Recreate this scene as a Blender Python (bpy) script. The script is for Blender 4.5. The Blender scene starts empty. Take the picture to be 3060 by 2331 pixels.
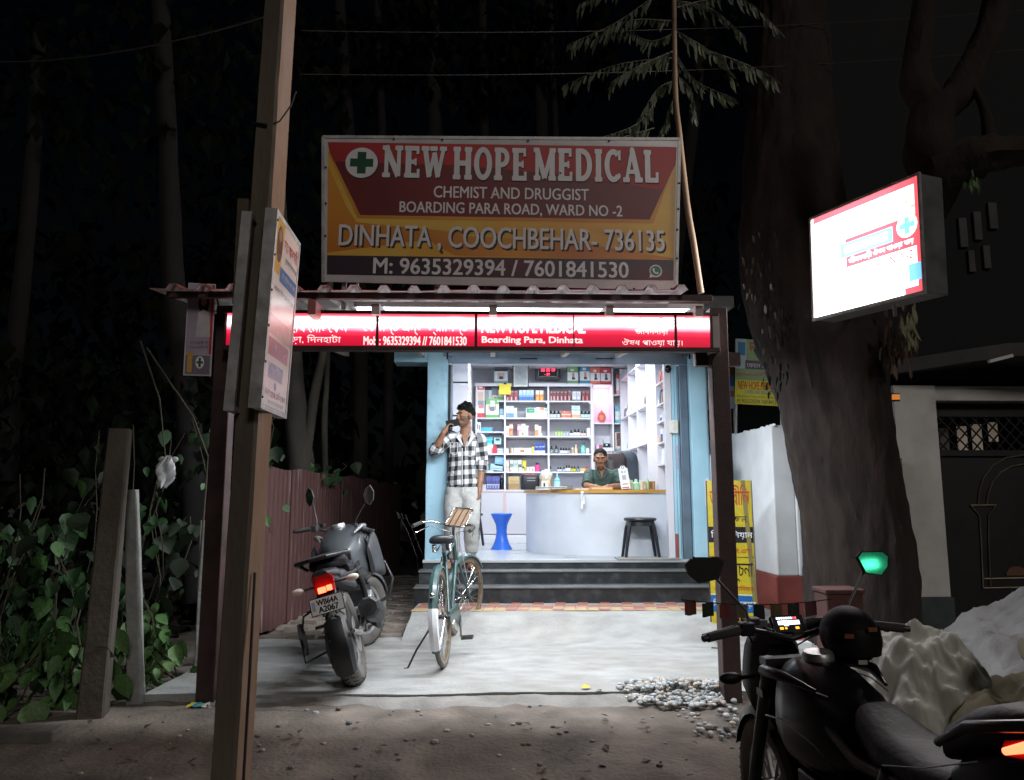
import bpy, bmesh, math, random
from mathutils import Matrix, Vector, noise
R = math.radians
PI = math.pi
scene = bpy.context.scene
COL = scene.collection
V = Vector

# ---------------------------------------------------------------- camera
CAM_Z, YAW, PITCH, FPX = 1.23, R(1.46), math.atan(317.5 / 2276), 2276.0
cam = bpy.data.cameras.new('camera'); cam.sensor_width = 36; cam.lens = 36 * FPX / 3060
cam.clip_start = .05; cam.clip_end = 500
camo = bpy.data.objects.new('camera', cam); COL.objects.link(camo)
camo.location = (0, 0, CAM_Z); camo.rotation_euler = (R(90) + PITCH, 0, -YAW)
scene.camera = camo
_fw = V((math.sin(YAW) * math.cos(PITCH), math.cos(YAW) * math.cos(PITCH), math.sin(PITCH)))
_rt = V((math.cos(YAW), -math.sin(YAW), 0)); _up = _rt.cross(_fw)
def ray(x, y): return _fw + _rt * ((x - 1530) / FPX) - _up * ((y - 1165.5) / FPX)
def at(x, y, Y):                      # where the sight line through a spot of the photo meets depth Y
    r = ray(x, y); return V((0, 0, CAM_Z)) + r * (Y / r.y)
def gr(x, y, z):                      # ... or height z
    r = ray(x, y); return V((0, 0, CAM_Z)) + r * ((z - CAM_Z) / r.z)

# ---------------------------------------------------------------- world, night sky, moonlight-weak sun, exposure
world = bpy.data.worlds.new('World'); scene.world = world; world.use_nodes = True
nt = world.node_tree; bg = nt.nodes['Background']
sky = nt.nodes.new('ShaderNodeTexSky'); sky.sky_type = 'NISHITA'; sky.sun_disc = False
sky.sun_elevation = R(28); sky.sun_rotation = R(160)
nt.links.new(sky.outputs[0], bg.inputs[0]); bg.inputs[1].default_value = 0.0003
sun = bpy.data.lights.new('sun', 'SUN'); sun.energy = 0.46; sun.angle = R(12); sun.color = (1, .93, .88)
suno = bpy.data.objects.new('sun', sun); COL.objects.link(suno)
suno.rotation_euler = (R(62), 0, R(20))
vs = scene.view_settings; vs.view_transform = 'Standard'; vs.look = 'None'; vs.exposure = 0; vs.gamma = 1; vs.use_curve_mapping = False
cy = scene.cycles
cy.use_denoising = True; cy.use_adaptive_sampling = True; cy.adaptive_threshold = .02
cy.max_bounces = 6; cy.diffuse_bounces = 4; cy.glossy_bounces = 3; cy.transmission_bounces = 4; cy.transparent_max_bounces = 6
cy.sample_clamp_indirect = 4; cy.use_light_tree = True; cy.caustics_reflective = False; cy.caustics_refractive = False

# ---------------------------------------------------------------- helpers
def wm(o):
    if o.parent: return wm(o.parent) @ o.matrix_parent_inverse @ o.matrix_basis
    return o.matrix_basis
def tag(o, label=None, cat=None, group=None, kind=None):
    if label: o['label'] = label
    if cat: o['category'] = cat
    if group: o['group'] = group
    if kind: o['kind'] = kind
    return o
def empty(name, loc=(0, 0, 0), label=None, cat=None, group=None, rot=None, kind=None):
    o = bpy.data.objects.new(name, None); COL.objects.link(o); o.empty_display_size = .1
    o.location = loc
    if rot: o.rotation_euler = rot
    o.matrix_basis = Matrix.LocRotScale(V(loc), o.rotation_euler, None)
    return tag(o, label, cat, group, kind)
def obj(name, me, parent=None, local=False):
    o = bpy.data.objects.new(name, me); COL.objects.link(o)
    if parent:
        o.parent = parent
        if not local: o.matrix_parent_inverse = wm(parent).inverted()
    return o
def copy_tree(o, parent=None):
    c = o.copy(); COL.objects.link(c)
    if parent:
        c.parent = parent; c.matrix_parent_inverse = o.matrix_parent_inverse.copy()
    for ch in o.children: copy_tree(ch, c)
    return c
class MB:
    def __init__(s): s.v = []; s.f = []; s.m = []; s.mats = []
    def mi(s, mat):
        if mat not in s.mats: s.mats.append(mat)
        return s.mats.index(mat)
    def add(s, vs, fs, mat, M=None):
        b = len(s.v); k = s.mi(mat)
        s.v += [tuple(M @ V(v)) if M else tuple(v) for v in vs]
        for f in fs: s.f.append(tuple(b + i for i in f)); s.m.append(k)
        return s
    def box(s, c, d, mat, M=None):
        x, y, z = c; a, b, e = d[0] / 2, d[1] / 2, d[2] / 2
        vs = [(x + i * a, y + j * b, z + k * e) for i in (-1, 1) for j in (-1, 1) for k in (-1, 1)]
        return s.add(vs, [(0, 1, 3, 2), (4, 6, 7, 5), (0, 4, 5, 1), (2, 3, 7, 6), (0, 2, 6, 4), (1, 5, 7, 3)], mat, M)
    def bx(s, x0, x1, y0, y1, z0, z1, mat, M=None):
        return s.box(((x0 + x1) / 2, (y0 + y1) / 2, (z0 + z1) / 2), (abs(x1 - x0), abs(y1 - y0), abs(z1 - z0)), mat, M)
    def tube(s, pts, r, mat, n=8, M=None, caps=True, sx=1., closed=False):
        pts = [V(p) for p in pts]; rs = r if isinstance(r, (list, tuple)) else [r] * len(pts)
        N = len(pts); vs = []; fs = []; u = None
        for i, p in enumerate(pts):
            if closed: t = pts[(i + 1) % N] - pts[i - 1]
            else: t = pts[min(i + 1, N - 1)] - pts[max(i - 1, 0)]
            t.normalize()
            if u is None:
                u = t.cross(V((0, 0, 1)))
                if u.length < .05: u = t.cross(V((0, 1, 0)))
            else: u = u - t * u.dot(t)
            u.normalize(); w = t.cross(u)
            for k in range(n):
                a = 2 * PI * k / n; vs.append(p + (u * math.cos(a) * sx + w * math.sin(a)) * rs[i])
        for i in range(N if closed else N - 1):
            j = (i + 1) % N
            for k in range(n):
                l = (k + 1) % n; fs.append((i * n + k, j * n + k, j * n + l, i * n + l))
        if caps and not closed: fs += [tuple(range(n)), tuple(reversed(range((N - 1) * n, N * n)))]
        return s.add(vs, fs, mat, M)
    def lathe(s, prof, mat, n=16, M=None, close=False, a0=0, a1=2 * PI):
        # prof: (r, z[, mat]); revolves round local z
        full = abs(a1 - a0 - 2 * PI) < 1e-6; m = n if full else n + 1
        for i in range(len(prof) - (0 if close else 1)):
            p = prof[i]; q = prof[(i + 1) % len(prof)]; mt = p[2] if len(p) > 2 else mat
            vs = []
            for (r, z) in ((p[0], p[1]), (q[0], q[1])):
                for k in range(m):
                    a = a0 + (a1 - a0) * k / n; vs.append((r * math.cos(a), r * math.sin(a), z))
            fs = [(k, (k + 1) % m, m + (k + 1) % m, m + k) for k in range(n)]
            s.add(vs, fs, mt, M)
        return s
    def prism(s, poly, d, mat, M=None, w0=0.):   # poly in (u,v); extruded along w from w0 to w0+d
        n = len(poly)
        vs = [(p[0], p[1], w0) for p in poly] + [(p[0], p[1], w0 + d) for p in poly]
        fs = [tuple(reversed(range(n))), tuple(range(n, 2 * n))] + [(i, (i + 1) % n, n + (i + 1) % n, n + i) for i in range(n)]
        return s.add(vs, fs, mat, M)
    def flat(s, poly, mat, M=None, w=0.): return s.add([(p[0], p[1], w) for p in poly], [tuple(range(len(poly)))], mat, M)
    def ell(s, c, r, mat, n=12, m=8, M=None):
        prof = []
        vs = []; fs = []
        for i in range(m + 1):
            t = PI * i / m
            for k in range(n):
                a = 2 * PI * k / n; vs.append((c[0] + r[0] * math.sin(t) * math.cos(a), c[1] + r[1] * math.sin(t) * math.sin(a), c[2] + r[2] * math.cos(t)))
        for i in range(m):
            for k in range(n): fs.append((i * n + k, (i + 1) * n + k, (i + 1) * n + (k + 1) % n, i * n + (k + 1) % n))
        return s.add(vs, fs, mat, M)
    def loft(s, rings, mat, M=None, caps=True):
        n = len(rings[0]); vs = [p for r in rings for p in r]; fs = []
        for i in range(len(rings) - 1):
            for k in range(n):
                l = (k + 1) % n; fs.append((i * n + k, i * n + l, (i + 1) * n + l, (i + 1) * n + k))
        if caps: fs += [tuple(reversed(range(n))), tuple(range((len(rings) - 1) * n, len(rings) * n))]
        return s.add(vs, fs, mat, M)
    def mesh(s, name, smooth=None, merge=True, origin=None):
        me = bpy.data.meshes.new(name)
        vs = s.v if origin is None else [(v[0] - origin[0], v[1] - origin[1], v[2] - origin[2]) for v in s.v]
        me.from_pydata(vs, [], s.f)
        for m in s.mats: me.materials.append(m)
        me.polygons.foreach_set('material_index', s.m)
        bm = bmesh.new(); bm.from_mesh(me)
        if merge: bmesh.ops.remove_doubles(bm, verts=bm.verts, dist=2e-5)
        bmesh.ops.recalc_face_normals(bm, faces=bm.faces)
        bm.to_mesh(me); bm.free()
        if smooth:
            me.polygons.foreach_set('use_smooth', [True] * len(me.polygons))
            me.set_sharp_from_angle(angle=R(smooth))
        me.update(); return me
    def build(s, name, parent=None, smooth=None, local=False, merge=True, bevel=0, origin=None, seg=2):
        if parent is None and origin is None and s.v:   # a thing's own origin sits under it
            xs = [v[0] for v in s.v]; ys = [v[1] for v in s.v]
            origin = ((min(xs) + max(xs)) / 2, (min(ys) + max(ys)) / 2, min(v[2] for v in s.v))
        o = obj(name, s.mesh(name, smooth, merge, origin), parent, local)
        if origin is not None: o.location = origin; o.matrix_basis = Matrix.Translation(V(origin))
        if bevel:
            b = o.modifiers.new('bevel', 'BEVEL'); b.width = bevel; b.segments = seg; b.limit_method = 'ANGLE'; b.angle_limit = R(40)
            b.harden_normals = False
        return o
def frame(o, u, v):                    # matrix from panel axes (u right, v up, w out)
    u = V(u).normalized(); v = V(v); v = (v - u * v.dot(u)).normalized(); w = u.cross(v); o = V(o)
    return Matrix(((u.x, v.x, w.x, o.x), (u.y, v.y, w.y, o.y), (u.z, v.z, w.z, o.z), (0, 0, 0, 1)))
_txt = {}
def text_geo(s, bold=0., res=3, shear=0., align=None):
    k = (s, bold, res, shear)
    if k not in _txt:
        c = bpy.data.curves.new('t', 'FONT'); c.body = s; c.size = 1; c.offset = bold; c.resolution_u = res; c.shear = shear
        if '\n' in s: c.align_x = 'CENTER'; c.space_line = .95
        o = bpy.data.objects.new('t', c); me = bpy.data.meshes.new_from_object(o)
        _txt[k] = ([v.co.copy() for v in me.vertices], [tuple(p.vertices) for p in me.polygons])
        bpy.data.objects.remove(o); bpy.data.meshes.remove(me); bpy.data.curves.remove(c)
    return _txt[k]
def text(mb, s, u0, u1, v0, v1, mat, M, w=.002, bold=0., keep=False, shear=0., res=3):
    vs, fs = text_geo(s, 0., res, shear)
    if not vs: return mb
    a = min(v.x for v in vs); b = max(v.x for v in vs); c = min(v.y for v in vs); d = max(v.y for v in vs)
    sx = (u1 - u0) / (b - a); sy = (v1 - v0) / (d - c)
    if keep: sx = sy = min(sx, sy); u0 = (u0 + u1) / 2 - sx * (b - a) / 2
    bb = bold * 1.3 * min(sx, sy)          # heavier strokes: slightly shifted copies
    for i, (du, dv) in enumerate(((0, 0),) if not bb else ((-bb, -bb * .6), (bb, bb * .6), (-bb, bb * .6), (bb, -bb * .6))):
        mb.add([(u0 + (v.x - a) * sx + du, v0 + (v.y - c) * sy + dv, w + .00008 * i) for v in vs], fs, mat, M)
    return mb
def circ(cx, cy, r, n=24, a0=0., a1=2 * PI, ry=None):
    ry = ry or r
    return [(cx + r * math.cos(a0 + (a1 - a0) * i / n), cy + ry * math.sin(a0 + (a1 - a0) * i / n)) for i in range(n)]
def rect(u0, u1, v0, v1): return [(u0, v0), (u1, v0), (u1, v1), (u0, v1)]
def fbm(p, o=4):
    return noise.fractal(V(p), 1.0, 2.0, o)

# ---------------------------------------------------------------- materials
_mats = {}
def mat(name, col, rough=.6, metal=0., var=.12, scale=6., bump=0., bscale=40., spec=.5, coat=0., col2=None, lo=.35, hi=.65, stretch=(1, 1, 1), trans=0., detail=5., emis=None, est=0., alpha=1.):
    if name in _mats: return _mats[name]
    m = bpy.data.materials.new(name); m.use_nodes = True; _mats[name] = m
    t = m.node_tree; n = t.nodes; L = t.links; p = n['Principled BSDF']
    p.inputs['Roughness'].default_value = rough; p.inputs['Metallic'].default_value = metal
    p.inputs['Specular IOR Level'].default_value = spec; p.inputs['Coat Weight'].default_value = coat
    p.inputs['Coat Roughness'].default_value = .12
    if trans: p.inputs['Transmission Weight'].default_value = trans
    if alpha < 1: p.inputs['Alpha'].default_value = alpha
    tc = n.new('ShaderNodeTexCoord'); mp = n.new('ShaderNodeMapping'); mp.inputs['Scale'].default_value = stretch
    L.new(tc.outputs['Object'], mp.inputs[0])
    c = tuple(col) + (1,)
    if col2: d = tuple(col2) + (1,); e = c
    else: d = tuple(min(1, x * (1 + var)) for x in col) + (1,); e = tuple(x * (1 - var) for x in col) + (1,)
    nz = n.new('ShaderNodeTexNoise'); nz.inputs['Scale'].default_value = scale; nz.inputs['Detail'].default_value = detail
    L.new(mp.outputs[0], nz.inputs['Vector'])
    cr = n.new('ShaderNodeValToRGB'); cr.color_ramp.elements[0].position = lo; cr.color_ramp.elements[1].position = hi
    cr.color_ramp.elements[0].color = e; cr.color_ramp.elements[1].color = d
    L.new(nz.outputs[0], cr.inputs[0]); L.new(cr.outputs[0], p.inputs['Base Color'])
    mr = n.new('ShaderNodeMapRange'); mr.inputs[3].default_value = max(.02, rough - .08); mr.inputs[4].default_value = min(1, rough + .08)
    L.new(nz.outputs[0], mr.inputs[0]); L.new(mr.outputs[0], p.inputs['Roughness'])
    if bump:
        b2 = n.new('ShaderNodeTexNoise'); b2.inputs['Scale'].default_value = bscale; b2.inputs['Detail'].default_value = 6
        L.new(mp.outputs[0], b2.inputs['Vector'])
        bp = n.new('ShaderNodeBump'); bp.inputs['Strength'].default_value = min(1, bump); bp.inputs['Distance'].default_value = .01 * max(1, bump)
        L.new(b2.outputs[0], bp.inputs['Height']); L.new(bp.outputs[0], p.inputs['Normal'])
    if emis:
        p.inputs['Emission Color'].default_value = tuple(emis) + (1,); p.inputs['Emission Strength'].default_value = est
    return m
def emit(name, col, st, grad=None):     # glowing faces of lit signs; grad = (axis, z0, z1, mul0, mul1): nearer the tube inside is brighter
    if name in _mats: return _mats[name]
    m = bpy.data.materials.new(name); m.use_nodes = True; _mats[name] = m
    t = m.node_tree; n = t.nodes; L = t.links
    p = n['Principled BSDF']; p.inputs['Base Color'].default_value = tuple(min(.8, c * .6 + .02) for c in col) + (1,); p.inputs['Roughness'].default_value = .3
    p.inputs['Emission Color'].default_value = tuple(col) + (1,); p.inputs['Emission Strength'].default_value = st
    if grad:
        ax, z0, stops = grad
        tc = n.new('ShaderNodeNewGeometry'); sp = n.new('ShaderNodeSeparateXYZ'); L.new(tc.outputs['Position'], sp.inputs[0])
        a = n.new('ShaderNodeMapRange'); a.inputs[1].default_value = z0[0]; a.inputs[2].default_value = z0[1]
        L.new(sp.outputs[ax], a.inputs[0])
        cr = n.new('ShaderNodeValToRGB'); cr.color_ramp.interpolation = 'EASE'
        el = cr.color_ramp.elements
        el[0].position = stops[0][0]; el[0].color = (stops[0][1],) * 3 + (1,)
        el[1].position = stops[-1][0]; el[1].color = (stops[-1][1],) * 3 + (1,)
        for ps, val in stops[1:-1]:
            e = el.new(ps); e.color = (val,) * 3 + (1,)
        mu = n.new('ShaderNodeMath'); mu.operation = 'MULTIPLY'; mu.inputs[1].default_value = st
        nz = n.new('ShaderNodeTexNoise'); nz.inputs['Scale'].default_value = 3.
        L.new(tc.outputs['Position'], nz.inputs['Vector'])
        m2 = n.new('ShaderNodeMath'); m2.operation = 'MULTIPLY_ADD'; m2.inputs[1].default_value = .35; m2.inputs[2].default_value = .82
        L.new(nz.outputs[0], m2.inputs[0]); m3 = n.new('ShaderNodeMath'); m3.operation = 'MULTIPLY'
        L.new(a.outputs[0], cr.inputs[0]); L.new(cr.outputs[0], mu.inputs[0]); L.new(mu.outputs[0], m3.inputs[0]); L.new(m2.outputs[0], m3.inputs[1])
        L.new(m3.outputs[0], p.inputs['Emission Strength'])
    return m
def ink(col, rough=.45):               # printed / moulded small-object colours
    return mat('ink_%02x%02x%02x_%d' % (*[int(max(0, min(255, c * 255))) for c in col], int(rough * 100)), col, rough, var=.07, scale=25.)
def hexc(h):
    def l(c): c /= 255; return c / 12.92 if c <= .04045 else ((c + .055) / 1.055) ** 2.4
    return tuple(l(int(h[i:i + 2], 16)) for i in (0, 2, 4))
def hx(h, rough=.45): return ink(hexc(h), rough)
# ================================================================ materials of the place
m_dirt = mat('dirt', (.185, .155, .13), .95, var=.4, scale=3.5, bump=1.0, bscale=38, lo=.3, hi=.7, detail=9)
m_conc = mat('concrete', (.29, .295, .29), .85, scale=5.5, col2=(.42, .425, .415), bump=1., bscale=42, detail=9, lo=.30, hi=.70, stretch=(.8, 1.5, 1))
def weather(m, stain=.7):      # broad stains multiplied into a concrete's own colour
    t = m.node_tree; n = t.nodes; L = t.links; p = n['Principled BSDF']; src = p.inputs['Base Color'].links[0].from_socket; tc = n['Texture Coordinate']
    a = n.new('ShaderNodeTexNoise'); a.inputs['Scale'].default_value = 1.3; a.inputs['Detail'].default_value = 8; a.inputs['Distortion'].default_value = .6; L.new(tc.outputs['Object'], a.inputs['Vector'])
    r = n.new('ShaderNodeValToRGB'); r.color_ramp.elements[0].position = .40; r.color_ramp.elements[1].position = .56; r.color_ramp.elements[0].color = (stain, stain * .98, stain * .95, 1); L.new(a.outputs[0], r.inputs[0])
    x = n.new('ShaderNodeMix'); x.data_type = 'RGBA'; x.blend_type = 'MULTIPLY'; x.inputs[0].default_value = 1; L.new(src, x.inputs[6]); L.new(r.outputs[0], x.inputs[7]); out = x.outputs[2]
    L.new(out, p.inputs['Base Color'])
weather(m_conc, .88); weather(m_dirt, .66)
m_blue = mat('blue_paint', (.33, .57, .70), .6, scale=2.5, col2=(.40, .65, .78), bump=.12, bscale=30, detail=8)
m_lilac = mat('lilac_board', (.67, .67, .73), .4, var=.03, scale=2.)
m_lilac2 = mat('shelf_back', (.50, .50, .55), .5, var=.05, scale=3.)
m_shelf = mat('shelf_board', (.74, .735, .775), .4, var=.03, scale=3.)
m_white = mat('white_wash', (.74, .77, .80), .8, scale=4, col2=(.84, .87, .90), bump=.2, bscale=30)
m_red = mat('red_wash', (.30, .075, .06), .8, var=.15, scale=5, bump=.25, bscale=30)
m_gran = mat('black_granite', (.018, .021, .024), .42, scale=9, col2=(.06, .066, .07), detail=10, lo=.45, hi=.8)
m_tread = mat('step_tread', (.10, .108, .112), .6, var=.25, scale=5, detail=8)
m_steel = mat('shutter_steel', (.16, .22, .29), .45, metal=.4, var=.15, scale=5, bump=.1)
m_rust = mat('brown_steel', (.055, .03, .027), .55, var=.3, scale=6, bump=.2, bscale=60)
m_beam = mat('cream_steel', (.55, .48, .46), .55, var=.1, scale=6)
m_roof = mat('red_sheet', (.42, .14, .13), .5, var=.2, scale=4, bump=.1)
m_flexw = mat('flex_white', (.62, .60, .60), .3, var=.08, scale=5)
m_tin = mat('tin_edge', (.42, .41, .40), .5, metal=.5, var=.2, scale=12, bump=.15)
m_black = mat('black_matte', (.012, .012, .013), .6, var=.2)
m_galv = mat('galvanised', (.35, .36, .37), .4, metal=.8, var=.2, scale=15)
m_wood = mat('wood_edge', (.52, .27, .045), .4, var=.15, scale=3, stretch=(1, 8, 8))
m_chrome = mat('chrome', (.75, .75, .74), .16, metal=1., var=.1, scale=30)

# ================================================================ ground
def gz(x, y):
    t = max(0, min(1, (y - 2.6) / 2.3)); t = t * t * (3 - 2 * t)
    z = -.20 + .155 * t
    if y > 5: z -= .0
    return z
def axis(lo, hi, fine0, fine1, st):
    a = []; x = fine0
    while x <= fine1 + 1e-6: a.append(x); x += st
    d = st; x = fine0
    while x > lo: d *= 1.5; x -= d; a.insert(0, x)
    d = st; x = fine1
    while x < hi: d *= 1.5; x += d; a.append(x)
    return a
xs = axis(-90, 90, -5, 5.5, .05); ys = axis(-40, 130, .8, 8.4, .05)
vs = []; fs = []
for y in ys:
    for x in xs:
        z = gz(x, y)
        if abs(x) < 6 and y < 9:
            z += .022 * fbm((x * 1.1, y * 1.1, 3)) + .008 * fbm((x * 7, y * 7, 1))
            z = min(z, -.012)
        vs.append((x, y, z))
nx = len(xs)
for j in range(len(ys) - 1):
    for i in range(nx - 1): fs.append((j * nx + i, j * nx + i + 1, (j + 1) * nx + i + 1, (j + 1) * nx + i))
g = MB().add(vs, fs, m_dirt).build('ground', smooth=80, merge=False, origin=(0, 0, 0)); tag(g, kind='structure')

# concrete forecourt: a sheet with a real front edge
def slab_front(x): return 5.02 + .02 * math.sin(x * 1.7) + .012 * math.sin(x * 6 + 1)
mb = MB(); N = 90; M_ = 44; vs = []; fs = []
for j in range(M_ + 1):
    for i in range(N + 1):
        x = -2.13 + 4.95 * i / N; a = slab_front(x); b = 6.98 + .05 * math.sin(x * 3)
        if x < -.9: b = 6.88 + .05 * math.sin(x * 5) + .03 * math.sin(x * 13)
        y = a + (b - a) * j / M_
        vs.append((x + (.05 * math.sin(y * 2.2) if i == 0 else 0), y, .006 * fbm((x * .9, y * .9, 7)) + .0025 * fbm((x * 5, y * 9, 2))))
n1 = N + 1
for j in range(M_):
    for i in range(N): fs.append((j * n1 + i, j * n1 + i + 1, (j + 1) * n1 + i + 1, (j + 1) * n1 + i))
b0 = len(vs)
rim = [i for i in range(n1)] + [j * n1 + N for j in range(1, M_ + 1)] + [M_ * n1 + i for i in range(N - 1, -1, -1)] + [j * n1 for j in range(M_ - 1, 0, -1)]
for k in rim: vs.append((vs[k][0], vs[k][1], -.14))
for k in range(len(rim)): l = (k + 1) % len(rim); fs.append((rim[k], b0 + k, b0 + l, rim[l]))
tag(mb.add(vs, fs, m_conc).build('concrete_forecourt', smooth=40, merge=False, origin=(0, 5, 0)), kind='structure')
# front lip strip (second pour) just before the slab
mb = MB(); vs = []; fs = []; N = 110
prof = [(-.20, -.075), (-.14, -.05), (-.07, -.026), (-.008, -.014)]
for i in range(N + 1):
    x = -1.75 + 3.3 * i / N
    for d, z in prof: vs.append((x, slab_front(x) + d + .03 * fbm((x * 2, d * 3, 0)) * (d < -.1), z + .006 * fbm((x * 6, d * 9, 4))))
for i in range(N):
    for k in range(3): fs.append((i * 4 + k, (i + 1) * 4 + k, (i + 1) * 4 + k + 1, i * 4 + k + 1))
tag(mb.add(vs, fs, mat('dusty_concrete', (.25, .24, .225), .9, var=.25, scale=4, bump=.6, bscale=40)).build('kerb_strip', smooth=60, merge=False, origin=(0, 4.9, 0)), kind='structure')
# sloping concrete apron in front of the steps
prof = [(6.55, -.01), (6.66, .012), (6.76, .05), (6.86, .105), (6.96, .155), (7.04, .182), (7.12, .195), (7.62, .197)]
vs = []; fs = []; N = 60
for i in range(N + 1):
    x = -.76 + 3.3 * i / N; e = max(0, 1 - i / 4)
    for k, (y, z) in enumerate(prof):
        vs.append((x + .05 * e * (k - 3) / 4, y + .03 * math.sin(x * 2.3) * (k < 4), z - .05 * e * (k < 6) + .005 * fbm((x * 3, y * 3, 1))))
P = len(prof)
for i in range(N):
    for k in range(P - 1): fs.append((i * P + k, (i + 1) * P + k, (i + 1) * P + k + 1, i * P + k + 1))
b0 = len(vs)
for k in range(P): vs.append((vs[k][0] - .01, vs[k][1], -.1))
for k in range(P - 1): fs.append((k, k + 1, b0 + k + 1, b0 + k))
apron = tag(MB().add(vs, fs, m_conc).build('concrete_apron', smooth=60, merge=False, origin=(0, 6.8, 0)), kind='structure')
# diagonal red and ochre paving tiles along the foot of the steps
random.seed(4)
tm = [mat('tile_%d' % i, c, .6, var=.15, scale=9, bump=.1) for i, c in enumerate([(.30, .13, .10), (.46, .33, .17), (.40, .20, .14)])]
tmesh = []
for k in range(3):
    b = MB(); b.add([(-.055, -.04, 0), (.045, -.04, 0), (.055, .04, 0), (-.045, .04, 0), (-.052, -.037, .006), (.042, -.037, .006), (.052, .037, .006), (-.042, .037, .006)],
                    [(4, 5, 6, 7), (0, 1, 5, 4), (1, 2, 6, 5), (2, 3, 7, 6), (3, 0, 4, 7)], tm[k]); tmesh.append(b.mesh('tile'))
for j, y in enumerate((7.15, 7.235, 7.32, 7.405, 7.49, 7.565)):
    for i in range(30):
        x = -.68 + i * .107 + .012 * j
        if j > 3 and i % 2: continue
        t = obj('tile', tmesh[(1 if j < 2 and random.random() < .75 else 0 if (i // 3 + j) % 3 else 2)], apron)
        t.matrix_parent_inverse = Matrix.Translation(V((0, -6.8, 0))); t.location = (x, y, .198); t.rotation_euler = (0, 0, random.uniform(-.02, .02))

# brick lane between the fence and the shop
lane = MB().bx(-2.05, -.72, 6.8, 13.5, -.16, -.02, m_dirt).build('brick_path', origin=(-1.3, 8, 0)); tag(lane, kind='structure')
bm_ = [mat('path_brick_%d' % i, c, .9, var=.25, scale=9, bump=.5, bscale=50) for i, c in enumerate([(.22, .19, .16), (.17, .145, .12), (.27, .23, .20)])]
bmesh_ = []
for k in range(3):
    bmesh_.append(MB().add([(-.12, -.055, -.06), (.12, -.055, -.06), (.12, .055, -.06), (-.12, .055, -.06), (-.112, -.048, 0), (.112, -.05, .002), (.11, .048, -.003), (-.113, .05, .001)],
        [(4, 5, 6, 7), (0, 1, 5, 4), (1, 2, 6, 5), (2, 3, 7, 6), (3, 0, 4, 7)], bm_[k]).mesh('brick'))
random.seed(9)
for j in range(38):
    for i in range(5):
        x = -1.93 + i * .255 + (.12 if j % 2 else 0); y = 7.02 + j * .122
        if x > -.82 or (y < 7.4 and x < -1.45 and random.random() < .45): continue
        b = obj('brick', random.choice(bmesh_), lane); b.matrix_parent_inverse = Matrix.Translation(V((1.3, -8, 0)))
        b.location = (x + random.uniform(-.008, .008), y, .012 + random.uniform(-.012, .012) + .012 * (y - 7)); b.rotation_euler = (random.uniform(-.04, .04), random.uniform(-.04, .04), random.uniform(-.06, .06))

# ================================================================ the pharmacy
FZ = .573
shop = empty('pharmacy_building', (.8, 8.1, .2), 'sky blue one-room pharmacy with an open shutter above black steps', 'shop building')
def part(name, mb, parent=shop, **k): return mb.build(name, parent, **k)
# steps: riser faces of black granite, worn grey treads
for (y0, y1, z0, z1, x0) in ((7.60, 7.85, .19, .352, -.755), (7.84, 8.07, .19, .483, -.735)):
    st = part('step', MB().bx(x0, 2.42, y0, y1 + .02, z0, z1 - .018, m_gran), bevel=.004)
    MB().bx(x0 - .008, 2.43, y0 - .014, y1, z1 - .018, z1, m_tread).build('tread', st, bevel=.005)
part('plinth', MB().bx(-.715, 2.42, 8.06, 8.2, .19, FZ - .004, m_gran), bevel=.004)
part('floor', MB().bx(-.72, 2.40, 8.05, 11.5, FZ - .03, FZ, mat('floor_tile', (.42, .45, .47), .3, var=.05, scale=2.)), bevel=.004)
# worn patch slabs on the sill
part('sill_patch', MB().bx(-.42, -.30, 8.035, 8.3, FZ, FZ + .012, m_conc)); part('sill_patch', MB().bx(1.30, 1.96, 8.04, 8.25, FZ, FZ + .014, m_conc)); 
def column(x0, x1, y0, y1, z0, z1):
    r = .045; pts = []
    for cx, cyy, a in ((x1 - r, y0 + r, -90), (x1 - .008, y1 - .008, 0), (x0 + .008, y1 - .008, 90), (x0 + .012, y0 + .012, 180)):
        rr = r if cx == x1 - r else .01
        for k in range(5): t = R(a + 22.5 * k); pts.append((cx + rr * math.cos(t), cyy + rr * math.sin(t)))
    rings = []
    for k in range(25):
        z = z0 + (z1 - z0) * k / 24; rings.append([(p[0] + .004 * fbm((p[0] * 5, p[1] * 5, z * 3)), p[1] + .004 * fbm((p[0] * 5, p[1] * 5, z * 3 + 9)), z) for p in pts])
    return MB().loft(rings, m_blue)
scuff = mat('scuffed_blue_paint', (.29, .51, .63), .65, scale=7, col2=(.38, .63, .77), lo=.30, hi=.42, bump=.15, detail=9)
for f in range(1):
    c = column(-.70, -.475, 8.055, 8.45, FZ, 2.80); c.mats = [scuff]; part('column', c, smooth=40)
    c = column(2.10, 2.30, 8.0, 8.45, .60, 2.86); part('column', c, smooth=40)
part('column_patch', MB().prism([(0, 0), (.05, .01), (.075, .1), (.07, .22), (.035, .30), (.0, .27)], .004, m_lilac, frame((2.225, 8.0, 1.12), (1, 0, 0), (0, 0, 1)), w0=0.002))
part('side_beam', MB().bx(-1.06, -.69, 8.07, 8.35, 2.66, 2.86, m_blue), bevel=.006)
part('lintel', MB().bx(-.70, 2.42, 8.16, 8.45, 2.80, 3.25, m_blue))
part('outer_wall', MB().bx(-.70, -.55, 8.45, 11.5, .2, 3.25, m_blue)); part('outer_wall', MB().bx(2.22, 2.40, 8.45, 11.5, .2, 3.25, m_blue))
part('back_wall', MB().bx(-.55, 2.22, 11.32, 11.5, FZ, 3.25, m_lilac)); part('ceiling', MB().bx(-.55, 2.22, 8.2, 11.34, 3.12, 3.25, m_white))
part('roof_slab', MB().bx(-.95, 2.6, 7.95, 11.7, 3.26, 3.38, m_conc))
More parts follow.
